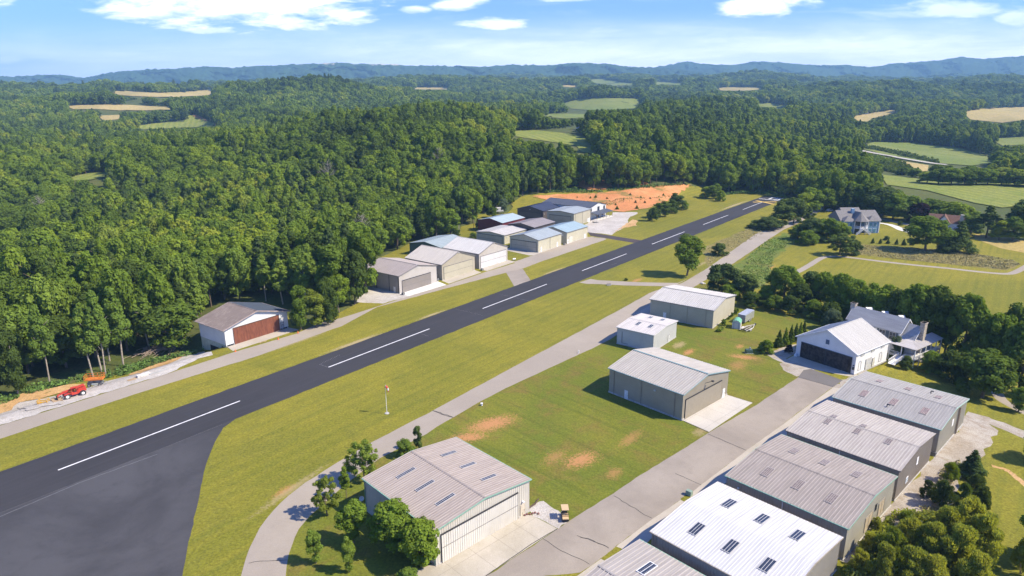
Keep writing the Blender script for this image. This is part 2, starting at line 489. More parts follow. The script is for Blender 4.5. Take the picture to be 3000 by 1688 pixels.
LEAF = leafmat('leaves_broad', [(0.075, 0.11, 0.024), (0.115, 0.17, 0.026), (0.155, 0.225, 0.028), (0.21, 0.28, 0.03), (0.30, 0.335, 0.04)])
LEAFD = leafmat('leaves_dark', [(0.07, 0.105, 0.032), (0.095, 0.135, 0.034), (0.12, 0.165, 0.038)], trans=0.25)
LEAFY = leafmat('leaves_yellow', [(0.16, 0.21, 0.03), (0.24, 0.25, 0.035)])
LEAFP = leafmat('leaves_purple', [(0.022, 0.012, 0.016), (0.03, 0.015, 0.018)], trans=0.1)
LEAFG = leafmat('leaves_bright', [(0.14, 0.21, 0.036), (0.19, 0.26, 0.04), (0.25, 0.29, 0.045)])
LEAFS = leafmat('leaves_silver', [(0.10, 0.14, 0.07), (0.13, 0.17, 0.09)])
LEAFT = leafmat('leaves_thicket', [(0.2, 0.24, 0.06), (0.28, 0.32, 0.065), (0.36, 0.38, 0.08)], trans=0.5)
BARK = plain('bark', (0.16, 0.12, 0.085), 0.95, var=0.3, scale=3)
BARKL = plain('bark_pale', (0.34, 0.29, 0.22), 0.95, var=0.3, scale=3)
# ------------------------------------------------------------------ the ground sheet
def inpoly(P, poly):
    x, y = P[:, 0], P[:, 1]; n = len(poly); r = np.zeros(len(P), bool); j = n - 1
    for i in range(n):
        xi, yi = poly[i]; xj, yj = poly[j]
        c_ = ((yi > y) != (yj > y)) & (x < (xj - xi) * (y - yi) / ((yj - yi) or 1e-9) + xi)
        r ^= c_; j = i
    return r

grass_cols = [(0.165, 0.162, 0.018), (0.235, 0.205, 0.024), (0.145, 0.145, 0.02), (0.28, 0.235, 0.032), (0.115, 0.13, 0.02)]
def sp(r, x, y, a, b, amt=0.8, rot=None):
    gx, gy = G(r, x, y)
    return (gx, gy, a, b, RA if rot is None else rot, amt)
SPOTS_CLAY = [sp('7', 1130, 270, 5.5, 2.6, .95, .6), sp('7', 960, 370, 3.4, 1.6, .95, .2), sp('7', 1810, 540, 3.6, 2.0, .9, .7), sp('7', 1610, 520, 3, 1.6, .5),
              sp('6', 460, 1150, 3.6, 1.5, .8, -.3), sp('6', 50, 1110, 2.6, 1.1, .6), sp('6', 430, 1070, 1.8, 1.0, .7), sp('C', 860, 750, 2.4, .9, .7),
              sp('7', 2060, 640, 2, 1.2, .5), sp('7', 2180, 380, 4, 1.2, .5), sp('5', 2230, 828, 3.5, 1.2, .7), sp('H', 690, 710, 2.2, 1.0, .6, 1.0),
              sp('6', 660, 470, 4, 1.5, .6), sp('C', 1330, 870, 4, 2, .45)]
SPOTS_TAN = [sp('5', 750, 1240, 22, 1.0, .9, RA), sp('5', 680, 1090, 6, .7, .8, RA), sp('5', 100, 1300, 9, 1.0, .8, RA), sp('3', 130, 1280, 16, 1.6, .95, RA),
             sp('K', 430, 775, 22, 1.2, .85, RA), sp('H', 760, 690, 8, .9, .5, 1.1), sp('C', 770, 680, 3, 1.4, .8), sp('6', 160, 440, 10, 1.0, .5),
             sp('5', 1600, 760, 8, .7, .7, RA), sp('E', 1900, 1000, 12, .8, .5, RA), sp('8', 130, 330, 2, 1.2, .7)]
LAWN = ground('mown_grass', grass_cols, scales=(0.018, 0.11, 2.2), spots=SPOTS_CLAY + SPOTS_TAN[:0], stripe=(RA, 3.4, 0.16))
def add_spots(mat_, spots, colr):
    t = NT(mat_.node_tree); b = t.n['Principled BSDF']
    src = b.inputs['Base Color'].links[0].from_socket; c = src; pw = pos(t)
    for (x, y, rx, ry, rot, amt) in spots:
        sub = t.node('ShaderNodeVectorMath', operation='SUBTRACT'); t.l.new(pw, sub.inputs[0]); sub.inputs[1].default_value = (x, y, 0)
        q = t.mapv(sub.outputs[0], rot=(0, 0, -rot), scale=(1, 1, 0)); q = t.mapv(q, scale=(1 / rx, 1 / ry, 0))
        ln = t.node('ShaderNodeVectorMath', operation='LENGTH'); t.l.new(q, ln.inputs[0])
        v = t.math('ADD', ln.outputs['Value'], t.math('MULTIPLY', t.math('SUBTRACT', t.noise(pw, 1.3, 8, 0.84), 0.5), 5.0))
        c = t.mix(t.rng(v, 1.3, 0.3, 0, amt), c, colr)
    t.l.new(c, b.inputs['Base Color'])
add_spots(LAWN, SPOTS_TAN, (0.40, 0.31, 0.17))
LAWN_M = [(-420, 1190), (0, 1018), (120, 975), (240, 955), (380, 925), (440, 900), (520, 880), (505, 840), (520, 800), (600, 762), (700, 768), (722, 790), (735, 820), (770, 815),
          (833, 797), (905, 760), (950, 745), (915, 725), (908, 680), (955, 648), (1030, 612), (1148, 592), (1160, 570), (1201, 560), (1199, 540), (1275, 536), (1290, 520), (1284, 512),
          (1312, 494), (1345, 487), (1420, 483), (1530, 477), (1640, 468), (1720, 468), (1790, 470), (1816, 488), (1860, 484), (1925, 486), (1961, 492), (1984, 498), (2040, 515), (2080, 530),
          (2200, 540), (2300, 552), (2420, 566), (2450, 585), (2575, 600), (2900, 640), (2980, 1000), (2980, 1700), (1300, 1900), (-500, 1900)]
lawn_w = [G('M', *p) for p in LAWN_M]
LAWN_W = lawn_w
FLOOR = ground('forest_floor', [(0.07, 0.09, 0.022), (0.10, 0.115, 0.028), (0.11, 0.10, 0.04)], scales=(0.01, 0.1, 1.2))
RING = np.concatenate([[12, 25, 40], np.geomspace(55, 9500, 300)])
thf = np.arctan(np.linspace(-1.25, 1.25, 340))
thb = np.linspace(thf[-1], 2 * math.pi + thf[0], 60)[1:-1]
th_all = np.concatenate([thf, thb]); nt_ = len(th_all)
gx = (RING[:, None] * np.sin(th_all)[None]).ravel(); gy = (RING[:, None] * np.cos(th_all)[None]).ravel()
gz = TZ(gx, gy)
_u = inpoly(np.column_stack([gx, gy]), [(x * .995, y * .995) for x, y in LAWN_W])
gz = np.where(_u, gz - 0.7, gz)
verts = np.column_stack([gx, gy, gz]); verts = np.vstack([verts, [[0, 0, tz(0.01, 0.01)]]])
i_, j_ = np.meshgrid(np.arange(len(RING) - 1), np.arange(nt_), indexing='ij')
i_, j_ = i_.ravel(), j_.ravel(); jn = (j_ + 1) % nt_
quads = np.column_stack([i_ * nt_ + j_, (i_ + 1) * nt_ + j_, (i_ + 1) * nt_ + jn, i_ * nt_ + jn])[:, ::-1]
me = bpy.data.meshes.new('ground')
fl = [tuple(q) for q in quads.tolist()] + [(len(verts) - 1, k, (k + 1) % nt_) for k in range(nt_)]
me.from_pydata(verts.tolist(), [], fl); me.update()
for p_ in me.polygons: p_.use_smooth = True
grd = new_obj('ground', me, FLOOR)
tag(grd, kind='structure')
bm = bmesh.new(); bm.from_mesh(me); bmesh.ops.recalc_face_normals(bm, faces=bm.faces)
bm.faces.ensure_lookup_table()
if bm.faces[0].normal.z < 0: bmesh.ops.reverse_faces(bm, faces=bm.faces)
bm.to_mesh(me); bm.free()

# ------------------------------------------------------------------ sheets laid on the ground
def subdiv(poly, mx):
    o = []
    n = len(poly)
    for i in range(n):
        a, b = poly[i], poly[(i + 1) % n]
        k = max(1, int(math.hypot(b[0] - a[0], b[1] - a[1]) / mx))
        for q in range(k): o.append((a[0] + (b[0] - a[0]) * q / k, a[1] + (b[1] - a[1]) * q / k))
    return o
def rough_edge(poly, amp, step):
    """a natural, slightly ragged outline"""
    p = subdiv(poly, step)
    return [(x + rng.normal() * amp, y + rng.normal() * amp) for x, y in p]
def sheet(name, poly, mat_, off, grid=8.0, ragged=0.0, step=2.5, label=None):
    if ragged: poly = rough_edge(poly, ragged, step)
    poly = subdiv(poly, grid)
    P = np.array(poly); x0, y0 = P.min(0); x1, y1 = P.max(0)
    g = max(grid, math.sqrt((x1 - x0) * (y1 - y0) / 9000))
    X, Y = np.meshgrid(np.arange(x0 + g / 2, x1, g), np.arange(y0 + g / 2, y1, g)); Q = np.column_stack([X.ravel(), Y.ravel()])
    if len(Q): Q = Q[inpoly(Q, poly)]
    pts = [Vector(p) for p in poly] + [Vector(q) for q in Q.tolist()]
    fg = 1.3; X, Y = np.meshgrid(np.arange(x0 + fg / 2, min(x1, x0 + 420), fg), np.arange(max(y0, 60) + fg / 2, min(y1, 330), fg)); Q2 = np.column_stack([X.ravel(), Y.ravel()])
    if len(Q2) and g > fg and name not in ('hay_field', 'pasture', 'crop_field'):
        q_s, q_t = st(Q2[:, 0], Q2[:, 1])
        dz = ((q_s < 62) & (q_s > -70) & (q_t > 29) & (q_t < 60))
        Q2 = Q2[dz]
        if len(Q2): Q2 = Q2[inpoly(Q2, poly)]
        if len(Q2): pts += [Vector(q) for q in Q2.tolist()]
    X, Y = np.meshgrid(np.arange(70, 180, 2.2), np.arange(70, 230, 2.2)); Q3 = np.column_stack([X.ravel(), Y.ravel()])
    if g > 2.2:
        Q3 = Q3[inpoly(Q3, poly) & (np.hypot((Q3[:, 0] - 122) / 22, (Q3[:, 1] - 150) / 34) < 2.4)]
        pts += [Vector(q) for q in Q3.tolist()]
    n = len(poly)
    v2, e2, f2, *_ = delaunay_2d_cdt(pts, [(i, (i + 1) % n) for i in range(n)], [list(range(n))], 1, 1e-4)
    V = np.array([(v.x, v.y) for v in v2]); z = TZ(V[:, 0], V[:, 1]) + off
    me = bpy.data.meshes.new(name); me.from_pydata(np.column_stack([V, z]).tolist(), [], [list(f) for f in f2]); me.update()
    bm = bmesh.new(); bm.from_mesh(me)
    for f in bm.faces:
        if f.normal.z < 0: f.normal_flip()
        f.smooth = True
    bm.to_mesh(me); bm.free()
    o = new_obj(name, me, mat_)
    tag(o, kind='structure')
    if label: o['label'] = label
    return o
def ribbon_poly(pts, wdt):
    L, Rr = [], []
    for i, p in enumerate(pts):
        a = pts[max(0, i - 1)]; b = pts[min(len(pts) - 1, i + 1)]
        d = math.hypot(b[0] - a[0], b[1] - a[1]) or 1
        nx, ny = -(b[1] - a[1]) / d, (b[0] - a[0]) / d
        ww = wdt[i] if isinstance(wdt, (list, tuple)) else wdt
        L.append((p[0] + nx * ww / 2, p[1] + ny * ww / 2)); Rr.append((p[0] - nx * ww / 2, p[1] - ny * ww / 2))
    return L + Rr[::-1]
def smooth_line(pts, k=4):
    o = []
    n = len(pts)
    for i in range(n - 1):
        p0, p1, p2, p3 = pts[max(0, i - 1)], pts[i], pts[i + 1], pts[min(n - 1, i + 2)]
        for q in range(k):
            t = q / k
            o.append(tuple(0.5 * ((2 * p1[a]) + (-p0[a] + p2[a]) * t + (2 * p0[a] - 5 * p1[a] + 4 * p2[a] - p3[a]) * t * t + (-p0[a] + 3 * p1[a] - 3 * p2[a] + p3[a]) * t ** 3) for a in (0, 1)))
    return o + [pts[-1]]

sheet('lawn', lawn_w, LAWN, 0.02, 5.0)
GLAWN = ground('green_lawn', [(0.12, 0.145, 0.017), (0.17, 0.17, 0.021), (0.185, 0.125, 0.035), (0.20, 0.18, 0.024), (0.085, 0.105, 0.014)], scales=(0.03, 0.16, 2.4), spots=SPOTS_CLAY, stripe=(-0.8, 5.0, 0.10), seed=13)
add_spots(GLAWN, SPOTS_TAN, (0.34, 0.26, 0.13))
overgrow_later = [GLAWN]
NEAR = []
ASPH = paving('runway_asphalt', (0.046, 0.044, 0.046), (0.033, 0.032, 0.034), (0.03, 0.3, 9), 0.9, streak=RA, amt=0.7)
APR = paving('apron_asphalt', (0.074, 0.072, 0.074), (0.042, 0.041, 0.043), (0.05, 0.3, 9), 0.9, amt=0.9)
GREY = paving('taxiway_asphalt', (0.35, 0.30, 0.235), (0.285, 0.242, 0.19), (0.05, 0.4, 7), 0.92, amt=0.7)
GREY2 = paving('ramp_asphalt', (0.33, 0.283, 0.225), (0.25, 0.212, 0.168), (0.09, 0.35, 7), 0.92, amt=0.85)
DKASP = paving('dark_patch_asphalt', (0.16, 0.145, 0.13), (0.12, 0.11, 0.10), (0.2, 0.8, 7), 0.92)
BRNASP = paving('brown_asphalt', (0.075, 0.06, 0.055), (0.055, 0.045, 0.042), (0.2, 0.8, 7), 0.92)
CONC = paving('concrete', (0.45, 0.40, 0.32), (0.36, 0.315, 0.24), (0.12, 0.6, 5), 0.9, amt=0.6)
CONCJ = paving('concrete_front_pad', (0.46, 0.41, 0.325), (0.34, 0.30, 0.22), (0.12, 0.5, 5), 0.9, joints=(-0.8136, 4.6, -9.0, 82.0), amt=0.75)
CONCJ2 = paving('concrete_tan_pad', (0.52, 0.48, 0.41), (0.42, 0.385, 0.32), (0.12, 0.6, 5), 0.9, joints=(-0.82, 4.6, 36.0, 127.0), amt=0.6)
CONCW = paving('concrete_new', (0.66, 0.63, 0.57), (0.56, 0.53, 0.47), (0.12, 0.6, 5), 0.9, amt=0.5)
GRAV = ground('gravel', [(0.44, 0.40, 0.345), (0.52, 0.48, 0.42), (0.36, 0.315, 0.255)], scales=(0.1, 0.6, 5.0), bmp=0.6)
GRAVB = ground('gravel_brown', [(0.34, 0.29, 0.225), (0.42, 0.375, 0.31), (0.27, 0.21, 0.14)], scales=(0.12, 0.6, 5.0), bmp=0.6)
CLAY = ground('red_clay', [(0.50, 0.20, 0.065), (0.56, 0.25, 0.09), (0.42, 0.17, 0.06)], scales=(0.04, 0.25, 2.0), spots=(), bmp=0.6)
def overgrow(mat_, colr, lo, hi, amt, sc=0.12):
    t = NT(mat_.node_tree); b = t.n['Principled BSDF']; src = b.inputs['Base Color'].links[0].from_socket
    p = pos(t); n = t.noise(p, sc, 7, 0.72, 0.5)
    t.l.new(t.mix(t.rng(n, lo, hi, 0, amt), src, colr), b.inputs['Base Color'])
CLAY2 = ground('overgrown_clay', [(0.52, 0.215, 0.082), (0.57, 0.27, 0.11), (0.44, 0.18, 0.065)], scales=(0.04, 0.25, 2.0), bmp=0.6, seed=40)
overgrow(CLAY2, (0.17, 0.155, 0.04), 0.50, 0.62, 0.85, 0.06)
DIRT = ground('sandy_dirt', [(0.48, 0.29, 0.12), (0.55, 0.36, 0.17), (0.38, 0.22, 0.08)], scales=(0.08, 0.4, 3.0), bmp=0.6)
overgrow(DIRT, (0.13, 0.14, 0.03), 0.56, 0.66, 0.8, 0.35)
overgrow(GRAV, (0.20, 0.19, 0.07), 0.63, 0.74, 0.7, 0.3)
overgrow(GRAVB, (0.17, 0.17, 0.05), 0.6, 0.72, 0.7, 0.3)

sheet('lawn', GM('H', 700, 1560, 735, 1260, 780, 1110, 870, 975, 1000, 850, 1180, 690, 1400, 520, '7', 290, 530, 480, 430, 640, 345, 845, 218, 1240, 0, 'C', 0, 690, 190, 580, 500, 395, 560, 300, 700, 200, 900, 138, 1020, 100, 1310, 270, '6', 600, 790, 900, 850, 1230, 900, 1300, 1000, 860, 1000, 640, 1130, 750, 1200, 870, 1300, 700, 1417, 'D', 70, 1212, 'I', 870, 0, 460, 280, 0, 565, 'M', 1225, 1449, 1130, 1560), GLAWN, 0.026, 4.0)
def line_rw(s0, s1, t0, t1): return [rw(s0, t0), rw(s1, t0), rw(s1, t1), rw(s0, t1)]
sheet('runway', rough_edge(line_rw(-70, 431, -7.4, 8.0), 0.07, 2.0), ASPH, 0.052, 12)
apron = [rw(31, -7.3)] + smooth_line([rw(27.3, -9.0), rw(23, -13.5), rw(17.7, -19.8), rw(12.4, -27.5), rw(7.6, -34.5), rw(2.5, -42), rw(-0.8, -47), rw(-6, -56)], 3) + [rw(-70, -60), rw(-70, -7.3)]
sheet('apron', apron, APR, 0.046, 6, 0.05, 1.5)
# left taxiway
up = GM('F', -600, 1105, 0, 965, 1000, 660, 1700, 430, 2576, 170, 'E', 880, 1140, 1980, 810, 'A', 250, 1435, 600, 1290, 1100, 1150, 1560, 1010, 1880, 925)
up = GM('F', -600, 1150, 0, 965, 1000, 660, 1700, 440, 2576, 170, 'E', 880, 1140, 1990, 812, '4', 2400, 640, 2576, 598, 'A', 600, 1322, 1080, 1180, 1560, 1018, 1900, 915, '5', 1300, 690, 1500, 622)
lo = GM('F', -600, 1330, 0, 1165, 1000, 830, 2576, 320, 'E', 1300, 1215, 2200, 890, '4', 2576, 660, 'A', 230, 1449, 1000, 1240, 1780, 1035, '5', 1372, 738, 1500, 690, 2000, 520)
taxi = up + GM('5', 1850, 500, 1990, 510) + lo[::-1]
sheet('taxiway', taxi, GREY, 0.034, 6, 0.06, 2.5)
sheet('taxiway_link', GM('5', 1240, 765, 1312, 885, 1435, 838, 1368, 742), GREY2, 0.040, 4, 0.05, 1.5)
sheet('runway_link', GM('5', 1860, 465, 1880, 492, 2220, 548, 2285, 530), BRNASP, 0.040, 5)
rt_l = GM('H', 290, 1560, 315, 1449, 360, 1290, 430, 1120, 540, 945, 660, 812, 800, 690, 960, 585, 1140, 470, '7', 245, 400, 650, 190, 1000, 0, 'C', 0, 462, 330, 282, 490, 192, 600, 152, 700, 138)
rt_r = GM('H', 690, 1560, 702, 1449, 735, 1260, 780, 1110, 870, 975, 1000, 850, 1180, 690, 1400, 520, '7', 290, 530, 480, 430, 640, 345, 845, 218, 1240, 0, 'C', 0, 690, 190, 580, 500, 395, 560, 300, 700, 200)
sheet('side_taxiway', smooth_line(rt_l, 2) + smooth_line(rt_r, 2)[::-1], GREY, 0.036, 6, 0.05, 2.5)
rd_l = GM('C', 640, 128, 760, 95, 850, 55, '6', -60, 610, 0, 590, 190, 478, 300, 400, 440, 300, 560, 215, 700, 165, 850, 103, 920, 74, 1000, 35, 1050, 20)
rd_r = GM('C', 700, 200, 900, 138, 1020, 75, '6', 90, 612, 170, 572, 290, 475, 372, 450, 500, 365, 640, 268, 760, 190, 870, 142, 950, 92, 1056, 42)
sheet('road', rd_l + rd_r[::-1], GREY, 0.040, 6, 0.05, 2.5)
sheet('path', GM('5', 1795, 845, 1880, 818, 'C', 0, 68, 380, 88, 620, 93, 760, 95, 770, 125, 600, 125, 250, 118, 0, 105, '5', 1850, 855), GREY, 0.044, 5)
ramp = GM('M', 1130, 1560, 1225, 1449, 'I', 0, 565, 460, 280, 870, 0, '8', 60, 425, 190, 340, 'D', 70, 1212, 500, 928, 870, 1030, 330, 1430, '8', 850, 205, 480, 470, 'I', 1900, 0, 1690, 155, 1550, 270, 1400, 370, 1000, 640, 500, 1020, 290, 1190, 0, 1385, 'M', 1370, 1449, 1290, 1560)
sheet('ramp', ramp, GREY2, 0.040, 5, 0.05, 1.5)
sheet('ramp_patch', GM('D', 500, 926, 560, 850, 640, 838, 975, 960, 870, 1033), DKASP, 0.044, 4)
slab = GM('M', 1290, 1560, 'I', 0, 1400, 290, 1190, 500, 1020, 1000, 640, 1400, 370, 1550, 270, 1690, 155, 1900, 0, '8', 480, 470, 850, 205, 'D', 330, 1430, 870, 1036, 960, 1045, 1000, 1090, '8', 1150, 100, 900, 250, 760, 420, 350, 700, 'I', 1700, 350, 1000, 900, 500, 1400, 'M', 1540, 1560)
sheet('concrete_strip', slab, CONC, 0.030, 5)
for nm, pl in (('a', GM('I', 1400, 355, 1500, 285, 1560, 380, 1470, 410)), ('b', GM('I', 290, 1185, 500, 1022, 640, 1085, 370, 1240)), ('c', GM('7', 2560, 815, 2576, 850, 2560, 845))):
    sheet('grass_strip', pl, LAWN, 0.048, 3, 0.05, 0.8)
sheet('concrete_pad', GM('z' if 0 else '8', -10, 238, 335, 50, 528, 110, 200, 330), CONCJ2, 0.048, 4)
sheet('concrete_pad', GM('N', -700, 1500, 0, 1200, 1120, 545, 1300, 555, 1672, 752, 620, 1449, 300, 1690, -100, 1800), CONCJ, 0.048, 4)
sheet('concrete_pad', GM('A', 500, 1290, 945, 1130, 1068, 1180, 610, 1318), CONCW, 0.042, 4)
sheet('concrete_pad', GM('A', 1010, 1130, 1410, 1000, 1492, 1030, 1100, 1165), CONC, 0.042, 4)
sheet('concrete_pad', GM('A', 1465, 992, 1805, 875, 1905, 900, 1560, 1012), CONC, 0.042, 4)
sheet('concrete_pad', GM('B', 540, 870, 590, 850, 1015, 925, 1750, 695, 1862, 690, 1040, 965, 880, 972, 550, 900), CONC, 0.030, 4)
sheet('concrete_pad', GM('D', 380, 735, 445, 700, 520, 705, 1100, 890, 1150, 905, 1040, 918, 700, 850), CONC, 0.036, 4)
sheet('concrete_pad', GM('C', 360, 385, 505, 300, 510, 395, 440, 400), CONC, 0.046, 4)
sheet('gravel_yard', GM('A', -10, 1235, 90, 1180, 500, 1280, 610, 1320, 300, 1405, 100, 1400, -20, 1390), GRAV, 0.026, 3, 0.25, 1.2)
sheet('gravel_yard', GM('B', 1740, 500, 1820, 425, 2115, 372, 2135, 320, 2500, 318, 2520, 335, 2385, 400, 2350, 500, 2130, 665, 1960, 645, 1760, 625), GRAV, 0.024, 4, 0.4, 3)
sheet('gravel_verge', GM('F', -600, 1000, -600, 1140, 0, 962, 1000, 657, 2576, 168, '4', 1500, 905, 1600, 880, 1540, 850, 1420, 868, 1290, 930, 960, 1040, 'F', 1640, 290, 1330, 400, 700, 545, 300, 620, 0, 760), GRAV, 0.10, 3, 0.25, 1.5)
sheet('dirt_bank', GM('F', -600, 720, 0, 585, 430, 460, 1100, 345, 1330, 335, 1250, 400, 900, 470, 620, 560, 300, 625, 120, 745, -600, 1000), DIRT, 0.17, 3, 0.25, 1.5)
sheet('dirt_bank', GM('4', 975, 1025, 1130, 965, 1330, 892, 1420, 868, 1290, 940, 1060, 1020), DIRT, 0.17, 3, 0.15, 1.5)
sheet('rubble_gravel', GM('F', 280, 690, 420, 610, 600, 590, 760, 540, 900, 590, 960, 640, 620, 700, 400, 760), GRAV, 0.24, 3, 0.3, 1.0)
sheet('gravel_yard', GM('J', 1820, 700, 2000, 715, 2230, 900, 2200, 950, 2140, 1100, 2050, 1260, 1800, 1500, '8', 2000, 950, 1700, 1050, 1230, 1330, 1200, 1300, 'J', 1440, 1215, 1800, 840), GRAVB, 0.024, 4, 0.35, 2)
sheet('dirt_path', ribbon_poly(smooth_line(GM('J', 1850, 705, 2080, 770, 2300, 850, 2480, 920, 2700, 1020)), [4.2] * 17), GRAVB, 0.028, 3, 0.15, 1.5)
sheet('dirt_path', ribbon_poly(smooth_line(GM('8', 2330, 585, 2430, 610, 2500, 660, 2576, 720, 2680, 830)), 0.9), DIRT, 0.028, 2, 0.1, 1.0)
sheet('path', ribbon_poly(smooth_line(GM('J', 2230, 430, 2290, 520, 2400, 590, 2576, 680, 2700, 740)), 2.6), GREY2, 0.030, 3)
sheet('gravel_yard', GM('D', 160, 690, 330, 610, 480, 570, 490, 650, 385, 735, 700, 850, 560, 900, 480, 915, 340, 850, 330, 770), GRAVB, 0.028, 3, 0.2, 1.2)
sheet('gravel_yard', GM('D', 970, 960, 1110, 900, 1180, 850, 1240, 860, 1200, 900, 1000, 1090, 860, 1036), GRAVB, 0.028, 3, 0.2, 1.2)
sheet('gravel_yard', GM('N', 1250, 470, 1400, 345, 1460, 345, 1740, 530, 1860, 620, 1672, 750, 1330, 560), GRAV, 0.030, 2, 0.12, .8)
sheet('clay_ground', GM('5', 1440, 192, 1700, 178, 1990, 165, 2200, 140, 2400, 118, 2640, 105, 2560, 170, 2470, 210, 2450, 250, 2280, 290, 2130, 314, 2000, 300, 1900, 260, 1600, 240), CLAY2, 0.22, 4, 0.6, 3)
sheet('clay_bank', GM('O', 1690, 715, 1720, 655, 1890, 645, 1990, 690, 1930, 735, 1800, 740), CLAY, 0.4, 4, 0.8, 3)
sheet('clay_bank', GM('O', 2100, 690, 2140, 655, 2230, 655, 2290, 690, 2150, 705), CLAY, 0.4, 4, 0.8, 3)
sheet('clay_bank', GM('B', 2380, 470, 2440, 430, 2520, 450, 2490, 520, 2260, 570, 2130, 640, 2200, 590), DIRT, 0.030, 3, 0.3, 1.5)
PATHS = [('6', [(830, 520), (880, 500), (960, 455), (1050, 402), (1130, 392), (1240, 396), (1500, 428), (1750, 456), (2000, 480), (2250, 508), (2440, 522), (2520, 505), (2640, 440)], 2.6)]
for r_, pts, wd_ in PATHS:
    sheet('cart_path', ribbon_poly(smooth_line(GP(r_, pts)), wd_), GREY, 0.036, 4)
sheet('driveway', ribbon_poly(smooth_line(GM('6', 1420, 130, 1560, 150, 1640, 180, 1740, 210, 1850, 235)), [3, 3, 3, 3, 3.5, 4, 4, 4, 5, 6, 6, 6, 6, 6, 6, 6, 6]), CONCW, 0.036, 3)
sheet('road', ribbon_poly(smooth_line(GM('6', 1440, 95, 1560, 120, 1700, 150, 1820, 170)), 4.5), GREY, 0.034, 4)
ROUGH = ground('rough_grass', [(0.19, 0.165, 0.045), (0.23, 0.185, 0.06), (0.15, 0.15, 0.035)], scales=(0.05, 0.3, 1.6), bmp=0.9)
sheet('rough_grass', GM('6', 1290, 372, 1330, 300, 1700, 325, 2000, 340, 2150, 360, 2500, 420, 2560, 450, 2440, 495, 2000, 450, 1600, 410), ROUGH, 0.034, 5, 0.5, 3)
sheet('rough_grass', GM('6', 150, 330, 560, 150, 740, 130, 700, 175, 440, 305, 300, 395, 190, 470), ROUGH, 0.034, 5, 0.4, 3)
sheet('weeds', GM('6', 370, 470, 500, 385, 640, 285, 760, 210, 900, 250, 800, 320, 680, 420, 640, 600, 520, 640, 400, 560), ground('green_weeds', [(0.12, 0.17, 0.025), (0.17, 0.17, 0.04), (0.085, 0.13, 0.02)], scales=(0.06, 0.35, 1.8), bmp=0.9), 0.034, 5, 0.5, 3)
CROPT = ground('dry_field', [(0.44, 0.33, 0.12), (0.36, 0.28, 0.09), (0.40, 0.27, 0.09)], scales=(0.01, 0.08, 0.7))
sheet('crop_field', GM('6', 2210, 222, 2640, 275, 2640, 375, 2400, 330, 2200, 255), CROPT, 0.04, 6)
for pl, am in ((GM('6', 1750, 480, 2200, 500, 2480, 540, 2400, 580, 2000, 560), 1), (GM('6', 1500, 640, 1900, 700, 2300, 780, 2200, 800, 1800, 760), 1)):
    pass

